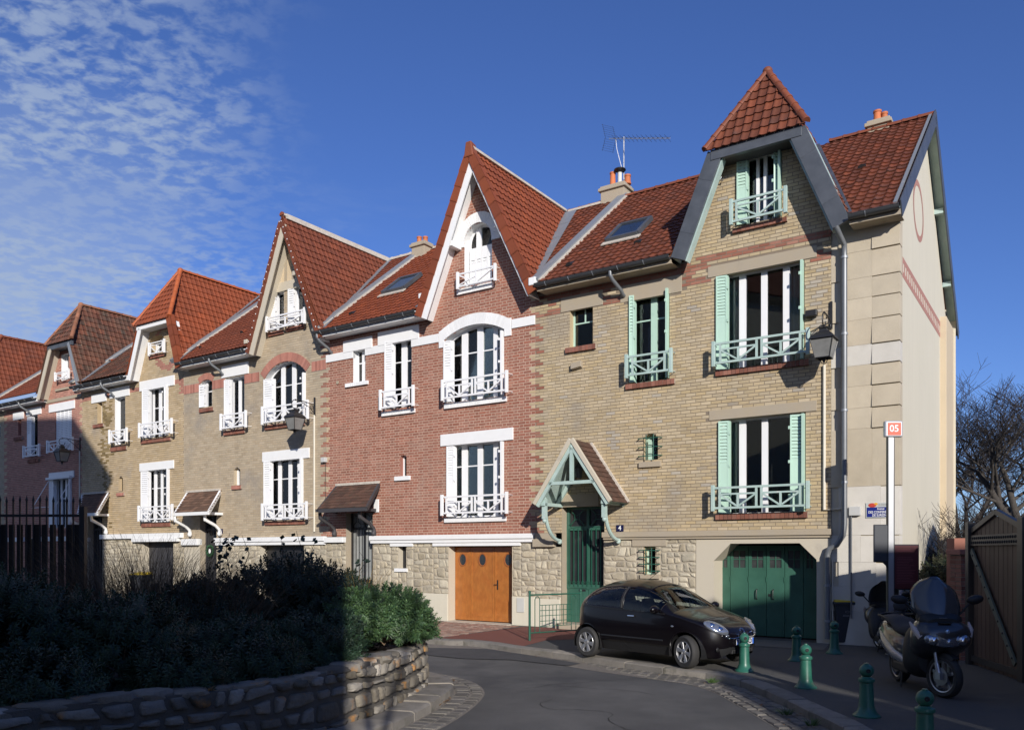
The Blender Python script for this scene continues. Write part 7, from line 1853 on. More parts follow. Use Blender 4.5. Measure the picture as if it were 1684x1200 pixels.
# pole with the 05 sign and information panels
m_steel = M('satin aluminium', (.42, .43, .45), metal=.6, rough=.38, var=.05); m_char = M('charcoal enamel', (.045, .05, .06), rough=.35, var=.04); m_maroon = M('maroon enamel', (.085, .016, .02), rough=.35, var=.05); m_orange = M('red orange print', (.62, .10, .05), rough=.35, var=.05)
px_, py_w = G(1465, 1076)
sg = empty('sign_post', (px_, py_w, 0), math.atan2(-px_, py_w)*-1*0, 'tall slim grey post with a square sign reading 05 and two information panels', 'sign'); OFF[sg.name] = (px_, py_w, 0)
Yp = py_w
def zp(y): return H+(HY-y)/F*Yp
def xp(x): return (x-CX)/F*Yp
MB().box(xp(1460), xp(1469), Yp-.03, Yp+.05, 0, zp(719)).build('post', m_steel, sg, bevel=.006)
MB().box(xp(1459.2), xp(1460), Yp-.034, Yp+.054, 0, zp(719)).box(xp(1469), xp(1470), Yp-.034, Yp+.054, 0, zp(719)).build('post_edge', m_char, sg)
b_ = MB().box(xp(1453.5), xp(1483), Yp-.06, Yp+.06, zp(719), zp(692)).build('sign_box', M('silver frame', (.6, .6, .62), metal=.5, rough=.3, var=0), sg, bevel=.03)
MB().box(xp(1457.5), xp(1479.5), Yp-.066, Yp-.06, zp(716), zp(695.5)).build('sign_face', m_orange, b_, bevel=.004)
text('lettering', '05', .19, ((xp(1468)), Yp-.069, zp(705.5)), m_white, b_, bold=.003)
MB().box(xp(1437), xp(1460), Yp-.02, Yp+.01, zp(923), zp(863)).build('panel', m_char, sg, bevel=.035)
MB().box(xp(1436.2), xp(1460.5), Yp-.012, Yp+.016, zp(924), zp(862)).build('panel_edge', m_black, sg, bevel=.036)
pts = [(xp(1446), zp(924)), (xp(1452), zp(925)), (xp(1457), zp(930)), (xp(1458.5), zp(938)), (xp(1459), zp(990)), (xp(1460.5), zp(990)), (xp(1460.5), zp(922)), (xp(1446), zp(922))]
MB().add([(x, y, z) for y in (Yp-.01, Yp+.01) for x, z in pts], [tuple(range(8)), tuple(range(15, 7, -1))]+[(i, 8+i, 8+(i+1) % 8, (i+1) % 8) for i in range(8)]).build('panel_foot', m_black, sg)
mp_ = MB().box(xp(1470), xp(1510), Yp-.015, Yp+.015, zp(968), zp(896)).build('panel', m_maroon, sg, bevel=.03); MB().box(xp(1470), xp(1511.5), Yp-.008, Yp+.022, zp(969.5), zp(894.5)).build('panel_edge', m_black, sg, bevel=.03)
pr_ = MB(); rr = random.Random(3); y_ = 903
while y_ < 960:
    if not (907 < y_ < 914): pr_.box(xp(1474), xp(1474+rr.uniform(20, 31)), Yp-.0165, Yp-.015, zp(y_+.7), zp(y_))
    y_ += 2.6
pr_.build('small_print', M('faded print', (.24, .07, .08), var=.1), mp_)
MB().box(xp(1459), xp(1471), Yp-.06, Yp+.08, 0, .02).build('base_plate', m_steel, sg)

# wheelie bins
m_bin = M('dark grey plastic', (.035, .038, .045), rough=.5, var=.08); m_yel = M('yellow plastic', (.55, .40, .02), rough=.5, var=.1)
def bin_(x, y, rz, label):
    o = empty('wheelie_bin', (x, y, 0), rz, label, 'bin', 'bins with yellow lids'); K = lambda m, n, mat, **k: setattr(m.build(n, mat, None, **k), 'parent', o)
    K(MB().hexa([(-.22, -.26, .05), (.22, -.26, .05), (.22, .24, .05), (-.22, .24, .05), (-.28, -.33, .92), (.28, -.33, .92), (.28, .30, .92), (-.28, .30, .92)]), 'body', m_bin, bevel=.02)
    K(MB().box(-.31, .31, -.36, .34, .90, .96), 'rim', m_bin, bevel=.012)
    K(MB().hexa([(-.30, -.37, .96), (.30, -.37, .96), (.30, .34, .96), (-.30, .34, .96), (-.27, -.33, .99), (.27, -.33, .99), (.27, .32, 1.06), (-.27, .32, 1.06)]), 'lid', m_yel, bevel=.012)
    for sx_ in (-.27, .27): K(MB().lathe([(.09, -.03), (.10, -.02), (.10, .02), (.09, .03)], (sx_, .24, .10), 14, 'x'), 'wheel', m_black)
    K(MB().tube([(-.2, .36, .93), (.2, .36, .93)], .014, 8), 'handle', m_bin)
    # sticker marks
    K(MB().tube([(-.02+.05*math.cos(t), -.318, .74+.022*math.sin(t)) for t in np.linspace(.4, 5.6, 12)], .004, 4).box(-.12, .09, -.312, -.305, .665, .672).box(-.12, .03, -.309, -.302, .64, .647), 'sticker', M('grey print', (.30, .30, .29), var=0))
    return o
bx, by = G(1398, 1060); b1 = bin_(bx, by+.3, -.12, 'dark grey wheelie bin with a yellow lid at the corner of the end house')
bb = copy_tree(b1); v = W(-17.6, -1.0); bb.location = (v.x, v.y, .25); bb['label'] = 'bin with a yellow lid far left, just showing behind the dark grasses'

# green tubular railing by the front door
x0_, y0_ = G(871, 1053); x1_, y1_ = G(955, 1047)
vA, vB = Vector((x0_, y0_, 0)), Vector((x1_, y1_, 0)); rl = empty('pavement_railing', vA, 0, 'green tubular railing on the red pavement behind the car', 'railing'); OFF[rl.name] = tuple(vA)
t = (vB-vA); L = t.length; t.normalize(); T_ = lambda s, z: vA+t*s+Vector((0, 0, z)); ht_ = 1.12
for s in (0, L): MB().tube([T_(s, 0), T_(s, ht_)], .028, 10).ell(T_(s, ht_+.02), (.035, .035, .035), 10, 6).build('post', m_greend, rl, smooth=True)
MB().tube([T_(0, ht_-.05), T_(L, ht_-.05)], .018, 8).tube([T_(0, .18), T_(L, .18)], .016, 8).build('rail', m_greend, rl, smooth=True)
for c in (.22, L-.22): MB().tube([T_(c-.07, .2), T_(c-.07, ht_-.18)]+[T_(c+.07*math.cos(a), ht_-.18+.09*math.sin(a)) for a in np.linspace(math.pi, 0, 7)]+[T_(c+.07, .2)], .010, 6).build('hoop', m_greend, rl)
m = MB(); 
for k in range(5): z = .32+k*.125; m.tube([T_(.29, z), T_(L-.29, z)], .008, 5)
k = .36
while k < L-.33: m.tube([T_(k, .32), T_(k, .82)], .008, 5); k += .105
m.build('grid', m_greend, rl)

# gate and pillar on the right
ga, gb = Vector((8.5, 15.2, 0)), Vector((8.17, 13.2, 0)); m_board = M('brown gate board', (.085, .052, .038), (.11, .068, .05), isl=.12, rough=.55, var=.1, wave=((18, 18, .8), .15)); m_gf = M('dark bronze frame', (.055, .048, .042), rough=.4, var=.1)
gt_ = empty('wooden_gate', ga, 0, 'brown board gate with a pointed top, perforated bar and diagonal brace at the right edge', 'gate'); OFF[gt_.name] = tuple(ga)
t = (gb-ga).normalized(); L = (gb-ga).length; nrm = Vector((t.y, -t.x, 0)); 
if nrm.x > 0: nrm = -nrm      # towards the street
gtop = lambda s: 2.46+.30*(1-abs(s-L*.52)/(L*.52))
n_ = 11
for i in range(n_):
    a, b = L*i/n_+.006, L*(i+1)/n_-.006; p, q = ga+t*a, ga+t*b; zt0, zt1 = gtop(a)-.06, gtop(b)-.06
    MB().hexa([p, q, q-nrm*.03, p-nrm*.03]+[v+Vector((0, 0, zz_)) for v, zz_ in ((p, zt0), (q, zt1), (q-nrm*.03, zt1), (p-nrm*.03, zt0))]).build('board', m_board, gt_, bevel=.004)
fr = MB(); m_ = L*.52
for a, b in ((0, m_), (m_, L)): fr.beam(ga+t*a+nrm*.01+Vector((0, 0, gtop(a))), ga+t*b+nrm*.01+Vector((0, 0, gtop(b))), .07, .09)
fr.beam(ga+Vector((0, 0, .12))+nrm*.01, gb+Vector((0, 0, .12))+nrm*.01, .07, .10)
fr.build('frame', m_gf, gt_)
pb = MB().beam(ga+nrm*.04+Vector((0, 0, 2.28)), gb+nrm*.04+Vector((0, 0, 2.28)), .03, .19).build('perforated_bar', m_gf, gt_)
for i in range(22):
    for j in (0, 1):
        c = ga+t*(.08+(i+.5*j)*L/23)+nrm*.057+Vector((0, 0, 2.24+j*.08)); MB().ell(c, (.012, .028, .026), 8, 5).build('perforation', m_dark, pb)
br = MB().beam(ga+t*.05+nrm*.05+Vector((0, 0, 2.1)), ga+t*(L*.93)+nrm*.05+Vector((0, 0, .25)), .03, .11).build('brace', M('pale steel', (.11, .13, .11), rough=.5, var=.1), gt_)
for i in range(10): c = (ga+t*.05+Vector((0, 0, 2.1))).lerp(ga+t*(L*.93)+Vector((0, 0, .25)), (i+.5)/10)+nrm*.068; MB().ell(c, (.014, .022, .022), 8, 5).build('bolt', m_black, br)
for s, w_ in ((-.08, .15), (L+.10, .2)): MB().beam(ga+t*s+nrm*.02, ga+t*s+nrm*.02+Vector((0, 0, 2.62)), w_, .14, up=tuple(nrm)).build('post', m_gf, gt_, bevel=.008)
# fence going on towards the viewer
fn = empty('board_fence', gb, 0, 'dark brown board fence continuing past the gate at the very right edge', 'fence'); OFF[fn.name] = tuple(gb)
for i in range(22):
    p = gb+t*(.25+i*.18); q = p+t*.17; MB().hexa([p, q, q-nrm*.03, p-nrm*.03]+[v+Vector((0, 0, 2.5)) for v in (p, q, q-nrm*.03, p-nrm*.03)]).build('board', m_board, fn)
# brick pillar
pp = empty('brick_pillar', (8.78, 15.95, 0), 0, 'red brick gate pillar behind the scooter windscreen', 'pillar'); OFF[pp.name] = (8.78, 15.95, 0)
rr = random.Random(4)
mb = MB().box(8.58, 8.98, 15.75, 16.15, 0, 2.02).build('mortar_core', m_mortar_grey, pp)
for k in range(24):
    z = .01+k*.0835
    for j in range(2):
        x = 8.565+j*.215; MB().box(x+.004, x+.207, 15.735+rr.uniform(-.003, .003), 15.8, z, z+.07).build('brick', m_darkred if rr.random() < .4 else m_red, mb)
        MB().box(8.565+rr.uniform(-.003, .003), 8.6, 15.74+j*.21, 15.94+j*.21, z, z+.07).build('brick', m_red, mb)
MB().box(8.52, 9.04, 15.69, 16.21, 2.02, 2.12).build('pillar_cap', m_red2, pp, bevel=.01)
lw_ = MB().box(8.9, 15, 16.6, 16.9, 0, 2.35); lwo = lw_.build('brick_wall', m_darkred, None); tag(lwo, 'low red brick garden wall half hidden by ivy behind the gate', 'wall')

# black iron palings on the left
pf = empty('iron_fence', (-6.75, 13.0, 0), 0, 'tall black iron palings with spear tops backed by dark boards, left edge', 'fence'); OFF[pf.name] = (-6.75, 13.0, 0)
m_fb = M('dark fence board', (.022, .016, .010), rough=.7, var=.2)
x = -6.8; i = 0
while x > -11.5:
    zt_ = 2.86+random.uniform(-.015, .015)
    MB().box(x-.010, x+.010, 12.98, 13.0, .3, zt_).lathe([(.010, zt_-.02), (.022, zt_+.02), (.0, zt_+.10)], (x, 12.99, 0), 6).build('paling', m_black, pf)
    x -= .105
x = -6.86
while x > -11.5: MB().box(x-.045, x+.045, 13.02, 13.04, .3, 2.50).build('board', m_fb, pf); x -= .13
MB().box(-11.5, -6.75, 12.975, 13.015, 2.62, 2.66).box(-11.5, -6.75, 12.975, 13.015, .5, .54).build('rail', m_black, pf)
MB().box(-6.79, -6.71, 12.94, 13.04, .2, 2.78).build('post', m_black, pf)
# ================= vehicles ============
m_paint = M('aubergine black paint', (.003, .002, .0032), rough=.28, var=.02, coat=.4, spec=.3)
m_trim = M('black trim', (.012, .012, .013), rough=.5, var=.05); m_tyre = M('tyre rubber', (.028, .027, .026), rough=.75, var=.15, bump=.3, bs=60)
m_alloy = M('alloy wheel', (.42, .42, .43), metal=.75, rough=.32, var=.06); m_chrome = M('chrome', (.75, .75, .77), metal=1., rough=.08, var=0)
m_lens = M('headlight glass', (.34, .37, .42), metal=.75, rough=.10, var=.25, vs=14); m_seat = M('dark seat fabric', (.04, .04, .045), rough=.9)
m_cglass = glass('car glass', (.70, .78, .80))
def loft_car(root, label_=None):
    Lc, Wc = 3.72, .83
    def curve(pts): xs, ys = zip(*pts); return lambda x: float(np.interp(x, xs, ys))
    def smooth(pts, k=60):
        f = curve(pts); xs = np.linspace(0, Lc, 373); ys = np.array([f(x) for x in xs]); ker = np.hanning(15); ker /= ker.sum(); yp = np.pad(ys, 7, mode='edge'); ys2 = np.convolve(yp, ker, 'valid'); return lambda x: float(np.interp(x, xs, ys2))
    zt = smooth([(0, .50), (.02, .60), (.08, .72), (.2, .80), (.45, .895), (.75, .965), (.98, 1.02), (1.25, 1.20), (1.55, 1.385), (1.75, 1.465), (2.05, 1.525), (2.45, 1.54), (2.85, 1.50), (3.15, 1.41), (3.38, 1.27), (3.52, 1.10), (3.62, .92), (3.69, .72), (3.72, .55)])
    zb = smooth([(0, .48), (.05, .56), (.2, .66), (.45, .77), (.8, .87), (1.1, .925), (1.6, .945), (2.2, .965), (2.8, .99), (3.2, 1.0), (3.45, .95), (3.6, .82), (3.70, .62), (3.72, .52)])
    zl = smooth([(0, .42), (.06, .28), (.2, .20), (.5, .19), (1.0, .19), (2.7, .19), (3.2, .21), (3.55, .26), (3.68, .34), (3.72, .45)])
    def hw(x): t = abs(2*x/Lc-1); return Wc*max(0., 1-t**5.2)**(1/2.6)
    xs = np.unique(np.concatenate([np.linspace(0, .35, 26), np.linspace(.35, 3.4, 150), np.linspace(3.4, 3.72, 24)]))
    NL, NU = 22, 42; P_ = []
    for x in xs:
        w, b, t, l = hw(x), zb(x), zt(x), zl(x); row = []
        t = max(t, b+.01); b = max(b, l+.01)
        for j in range(NL):
            v = j/NL; z = l+(b-l)*v; y = w*(1-.16*(1-v)**2.6-.045*max(0, v-.5)**1.5*2.8); row.append((x, y, z))
        wb = w*(1-.045*.5**1.5*2.8); n = 2.25 if 1.0 < x < 3.5 else 2.6
        for j in range(NU+1):
            th = math.pi/2*j/NU; cab = 1.; y = wb*abs(math.cos(th))**(2/n); z = b+(t-b)*math.sin(th)**(2/n); row.append((x, y, z))
        P_.append(row)
    nr = len(P_[0]); groups = {}
    A1, A2 = (.70, .30), (3.13, .30)
    def classify(x, y, z, j):
        if j < NL+6:
            for cx_, cz_ in (A1, A2):
                if (x-cx_)**2+(z-cz_)**2 < .355**2 : return None
        th = (j-NL)/NU*90; b, t = zb(x), zt(x)
        if j >= NL:
            if 2.5 < th < 47 and t-b > .16:
                if 1.28 < x < 2.17 and z > b+.035 and z < t-.085: return 'side_window'
                if 2.26 < x < 3.20 and z > b+.045 and z < t-.10 and ((x-2.26)/.98)**2+((z-b)/(.50))**2 < 1.0: return 'side_window'
            if 1.02 < x < 1.70 and th > 50: return 'windscreen'
            if 3.24 < x < 3.50 and th > 46: return 'rear_window'
        if j < 5 and 1.05 < x < 2.8: return 'sill_trim'
        if x < .16 and j < 8 and z < .40: return 'bumper_trim'
        return 'body'
    for i in range(len(xs)-1):
        for j in range(nr-1):
            q = [P_[i][j], P_[i+1][j], P_[i+1][j+1], P_[i][j+1]]; c = [sum(p[k] for p in q)/4 for k in range(3)]; g = classify(*c, j+.5)
            if g is None: continue
            groups.setdefault(g, []).append((i, j))
    mats = {'body': m_paint, 'side_window': m_cglass, 'windscreen': m_cglass, 'rear_window': m_cglass, 'sill_trim': m_trim, 'bumper_trim': m_trim}
    allv = np.array([[(x, y, z) for x, y, z in r] for r in P_]).reshape(-1, 3)
    def emit(name, cells, mat, sides=(1, -1)):
        for part in ((sides,) if name in ('body', 'windscreen', 'rear_window', 'bumper_trim') else ((1,), (-1,))):
            V, Fq, idx = [], [], {}
            for s in part:
                for i, j in cells:
                    f = []
                    for a, b in ((i, j), (i+1, j), (i+1, j+1), (i, j+1)):
                        k = (a, b, s if b < nr-1 else 0)
                        if k not in idx: idx[k] = len(V); v = allv[a*nr+b]; V.append((v[0], v[1]*s, v[2]))
                        f.append(idx[k])
                    Fq.append(f if s < 0 else f[::-1])
            m_ = MB(); m_.v = V; m_.f = [tuple(f) for f in Fq]; o = m_.build(name, mat, None, smooth=2, fix=False); o.parent = root
            if name == 'body':
                md = o.modifiers.new('thickness', 'SOLIDIFY'); md.thickness = .012; md.offset = 0
            yield o
    body = None
    for g, c in groups.items():
        for o in emit(g, c, mats[g]):
            if g == 'body': body = o
    def K(m, n, mat, par=None, **k): o = m.build(n, mat, None, **k); o.parent = par or root; return o
    def xfront(y, z):
        lo, hi = 0.004, .6
        for _ in range(26):
            m_ = (lo+hi)/2
            ok = z < zt(m_)-.002 and z > zl(m_)+.002 and surf(m_, z).y >= y
            if ok: hi = m_
            else: lo = m_
        return hi
    def surf(x, z, s=1):
        w, b, t, l = hw(x), zb(x), zt(x), zl(x)
        if z < b: v = (z-l)/(b-l); y = w*(1-.16*(1-v)**2.6-.045*max(0, v-.5)**1.5*2.8)
        else: wb = w*(1-.045*.5**1.5*2.8); y = wb*max(0, 1-((z-b)/(t-b))**2.25)**(1/2.25)
        return Vector((x, s*(y+.003), z))
    for s in (1, -1):
        K(MB().tube([surf(2.22, z, s) for z in np.linspace(.97, .45, 8)]+[surf(2.15, .32, s), surf(2.0, .25, s)], .004, 4).tube([surf(1.18, z, s) for z in np.linspace(.93, .25, 8)], .004, 4), 'door_seam', m_trim)
        K(MB().tube([surf(x, .47, s)+Vector((0, s*.004, 0)) for x in np.linspace(1.2, 2.75, 12)], .018, 6), 'door_strip', m_trim, smooth=True)
        K(MB().tube([surf(x, zb(x)+.02, s) for x in np.linspace(1.15, 3.2, 24)], .010, 5), 'window_trim', m_trim)
        K(MB().tube([surf(x, z, s) for x, z in ((2.215, 1.02), (2.215, 1.15), (2.215, 1.3), (2.215, 1.40))], .028, 5), 'pillar_trim', m_trim)
        K(MB().tube([surf(2.02, .88, s)+Vector((0, s*.02, 0)), surf(1.86, .88, s)+Vector((0, s*.025, 0))], .018, 6), 'door_handle', m_chrome, smooth=True)
        K(MB().ell(surf(.98, .74, s), (.035, .012, .018)), 'side_repeater', m_lens, smooth=True)
        p = surf(1.30, 1.0, s); K(MB().ell(p+Vector((.0, s*.13, .03)), (.07, .11, .075)).beam(p, p+Vector((0, s*.08, .0)), .05, .03), 'door_mirror', m_paint, smooth=True)
        for cx_, cz_ in (A1, A2):
            pts = []
            for a in np.linspace(-.25, math.pi+.25, 26):
                x, z = cx_+.362*math.cos(a), cz_+.362*math.sin(a); pts.append(surf(x, max(z, zl(x)+.01), s))
            K(MB().tube(pts, .013, 6), 'arch_lip', m_paint, smooth=True)
            K(MB().add([(cx_+.36*math.cos(a), s*yy, cz_+.36*math.sin(a)) for yy in (.80, .48) for a in np.linspace(-.3, math.pi+.3, 17)], [(k, k+1, 18+k, 17+k) for k in range(16)]+[tuple(range(17, 34))]), 'wheel_arch', m_trim, fix=False)
        # headlights: round-topped oval standing off the wing
        za_, zb2_ = zb(.23)-.02, zt(.23)
        for _ in range(24):
            zm_ = (za_+zb2_)/2
            if surf(.23, zm_).y > .52: za_ = zm_
            else: zb2_ = zm_
        c = Vector((.23, s*.52, za_-.012)); ax = Vector((-.36, -s*.26, -.20)).normalized(); nv = Vector((-.45, s*.50, .74)); nv = (nv-ax*nv.dot(ax)).normalized(); Rm_ = Matrix((ax, nv.cross(ax), nv)).transposed()
        hl = K(MB().ell(c, (.235, .112, .050), 24, 12, Rm_), 'headlight', m_lens, smooth=True)
        for dx_ in (-.08, .07):
            cc = c+Rm_ @ Vector((dx_, 0, .026)); K(MB().ell(cc, (.062, .06, .03), 14, 8, Rm_), 'lamp', m_chrome, hl, smooth=True)
        # upper grille halves with chrome frame
        fr = [Vector((xfront(y, z)-.006, s*y, z)) for y, z in ((.14, .555), (.14, .615), (.30, .635), (.47, .64), (.50, .60), (.44, .565), (.30, .548))]
        K(MB().tube(fr+[fr[0]], .010, 6), 'grille_frame', m_chrome, smooth=True)
        K(MB().add([v+Vector((.004, 0, 0)) for v in fr], [tuple(range(7))]), 'grille', m_trim)
        K(MB().ell((xfront(.41, .60)-.004, s*.41, .60), (.022, .055, .026), 12, 8), 'side_light', m_lens, smooth=True)
        K(MB().ell((xfront(.55, .36), s*.55, .36), (.02, .05, .045), 14, 8), 'fog_light', m_trim, smooth=True)
        # seats
        K(MB().box(1.95, 2.45, s*.36-.24, s*.36+.24, .45, .62).hexa([(2.36, s*.36-.22, .6), (2.48, s*.36-.22, .6), (2.48, s*.36+.22, .6), (2.36, s*.36+.22, .6), (2.52, s*.36-.17, 1.14), (2.60, s*.36-.17, 1.14), (2.60, s*.36+.17, 1.14), (2.52, s*.36+.17, 1.14)]).box(2.55, 2.63, s*.36-.12, s*.36+.12, 1.17, 1.33), 'seat', m_seat, bevel=.04)
    K(MB().box(2.95, 3.1, -.6, .6, .5, 1.08).box(3.0, 3.06, .2, .44, 1.1, 1.25).box(3.0, 3.06, -.44, -.2, 1.1, 1.25), 'rear_seat', m_seat, bevel=.03)
    K(MB().hexa([(1.15, -.68, .6), (1.55, -.66, .6), (1.55, .66, .6), (1.15, .68, .6), (1.1, -.66, .93), (1.45, -.64, .96), (1.45, .64, .96), (1.1, .66, .93)]), 'dashboard', m_trim, bevel=.03)
    K(MB().box(.5, 3.45, -.62, .62, .20, .26), 'floor', m_trim)
    st = K(MB().tube([Vector((1.62+.07*math.sin(a)*-1, .36+.18*math.cos(a), .98+.17*math.sin(a))) for a in np.linspace(0, 2*math.pi, 21)], .014, 6).beam((1.62, .2, .98), (1.62, .52, .98), .03, .03), 'steering_wheel', m_trim, smooth=True)
    K(MB().box(1.57, 1.60, -.10, .10, 1.30, 1.36), 'inner_mirror', m_trim, bevel=.01)
    K(MB().box(1.19, 1.27, .47, .58, .98, 1.08), 'windscreen_sticker', M('pale sticker', (.3, .45, .6), var=.2, vs=20))
    K(MB().tube([(2.15, 0, 1.52), (2.2, 0, 1.545), (1.95, 0, 1.70)], .006, 4), 'aerial', m_trim)
    # badge: ring with a bar, plate, lower intake
    K(MB().tube([(xfront(.0, .66+.05*math.sin(a))-.008, .055*math.cos(a), .66+.05*math.sin(a)) for a in np.linspace(0, 2*math.pi, 21)], .009, 6).box(xfront(0, .66)-.016, xfront(0, .66)+.01, -.07, .07, .652, .668), 'badge', m_chrome, smooth=True)
    pl = K(MB().box(-.025, -.01, -.26, .26, .425, .535), 'number_plate', M('white plate', (.72, .73, .74), rough=.3, var=.02), bevel=.004)
    K(MB().box(-.028, -.024, .215, .258, .428, .532).box(-.028, -.024, -.258, -.215, .428, .532), 'plate_band', M('plate blue', (.03, .12, .50), rough=.3, var=0), pl)
    for tx, yy in (('AF', .12), ('KD', -.135)):
        me = text_mesh(tx, .115, bold=.003); me.materials.append(m_trim); o = bpy.data.objects.new('lettering', me); col.objects.link(o); o.parent = pl; o.location = (-.028, yy, .48); o.rotation_euler = (R(90), 0, R(-90)); o.scale = (.85, 1, 1)
    K(MB().box(.045, .12, -.32, .32, .27, .40), 'lower_grille', m_trim, bevel=.015); gm_ = MB()
    for k in range(9): gm_.box(.038, .046, -.31+.075*k, -.30+.075*k, .28, .39)
    K(gm_.box(.038, .046, -.315, .315, .33, .337), 'grille_mesh', M('grille grey', (.05, .05, .05)))
    # wheels
    def wheel(x, s, steer=0.):
        e = bpy.data.objects.new('wheel', None); 
        t = MB().lathe([(.20, -.085), (.265, -.09), (.290, -.07), (.298, -.03), (.298, .03), (.290, .07), (.265, .09), (.20, .085)], n=36, axis='y', cap=False); w = t.build('wheel', m_tyre, None, smooth=True); w.parent = root; w.location = (x, s*.735, .298); w.rotation_euler = (0, 0, steer)
        sd_ = s
        K(MB().lathe([(.205, sd_*-.02), (.205, sd_*.075), (.192, sd_*.088), (.184, sd_*.07), (.184, sd_*-.02)], n=36, axis='y', cap=False), 'rim', m_alloy, w, smooth=True)
        K(MB().lathe([(.19, sd_*.0), (.185, sd_*.005), (.0, sd_*.01)], n=24, axis='y'), 'brake_disc', M('dark brake', (.05, .05, .05), rough=.5), w)
        sp = MB()
        for k in range(6):
            a = k*math.pi/3+.2; 
            for _ in (0,):
                c_, s_ = math.cos(a), math.sin(a); pr, pt = Vector((c_, 0, s_)), Vector((-s_, 0, c_))
                sp.hexa([pr*.04-pt*.026+Vector((0, sd_*.045, 0)), pr*.19-pt*.048+Vector((0, sd_*.055, 0)), pr*.19+pt*.048+Vector((0, sd_*.055, 0)), pr*.04+pt*.026+Vector((0, sd_*.045, 0)),
                         pr*.04-pt*.020+Vector((0, sd_*.075, 0)), pr*.19-pt*.042+Vector((0, sd_*.083, 0)), pr*.19+pt*.042+Vector((0, sd_*.083, 0)), pr*.04+pt*.020+Vector((0, sd_*.075, 0))])
        K(sp.lathe([(.055, sd_*.04), (.055, sd_*.078), (.03, sd_*.088), (0, sd_*.088)], n=16, axis='y'), 'spokes', m_alloy, w, bevel=.005)
        return w
    return wheel
cr = empty('parked_car', (0, 0, 0), 0, 'small rounded black hatchback parked half on the pavement before the green garage', 'car')
wheel = loft_car(cr)
for x, s, st in ((.70, 1, R(-14)), (.70, -1, R(-14)), (3.13, 1, 0), (3.13, -1, 0)): wheel(x, s, st)
# nose towards +heading; local x runs from the nose to the tail, so the car looks along -x
def place_car(o, rear, heading, sc=1.):
    """rear: world xy of the rear wheel contact on the side towards the camera (local y=+.735 side)"""
    hx, hy = math.cos(heading), math.sin(heading)        # direction the nose points
    rz = math.atan2(-hy, -hx); o.rotation_euler = (0, 0, rz)
    c, s = math.cos(rz), math.sin(rz); lx, ly = 3.13*sc[0], NEAR*.735*sc[1]
    o.location = (rear[0]-(c*lx-s*ly), rear[1]-(s*lx+c*ly), .012)
NEAR = 1
# which local side faces the camera: for a nose pointing right-towards us, local +y
HD = R(-47); place_car(cr, (1.52, 16.28), HD, (.95, 1.06)); cr.scale = (.95, 1.06, .99)
c2 = copy_tree(cr); v = W(-18.9, -6.2); c2.location = (v.x, v.y, -.12); c2.rotation_euler = (0, 0, ROT+math.pi); c2.scale = (1, 1, 1)
c2['label'] = 'dark car mostly hidden behind the grasses on the left, only its roof showing'

# ---- scooters
m_sc = M('charcoal scooter paint', (.030, .030, .033), rough=.28, var=.04, coat=.7); m_scd = M('matt black plastic', (.014, .014, .015), rough=.55, var=.08)
m_vis = M('smoked screen', (.05, .052, .056), rough=.12, var=.03, spec=.8)
def loft(sections, n=20, close=True):
    """sections: (cx,cy,cz, rx, rz, power) rings in x-z at depth cy"""
    mb = MB(); vs = []
    for (cx_, cy_, cz_, rx, rz_, p) in sections:
        for k in range(n):
            a = 2*math.pi*k/n; c_, s_ = math.cos(a), math.sin(a); vs.append((cx_+rx*math.copysign(abs(c_)**(2/p), c_), cy_, cz_+rz_*math.copysign(abs(s_)**(2/p), s_)))
    m = len(sections); fs = [(i*n+k, i*n+(k+1) % n, (i+1)*n+(k+1) % n, (i+1)*n+k) for i in range(m-1) for k in range(n)]
    fs += [tuple(range(n))[::-1], tuple((m-1)*n+k for k in range(n))]; return mb.add(vs, fs)
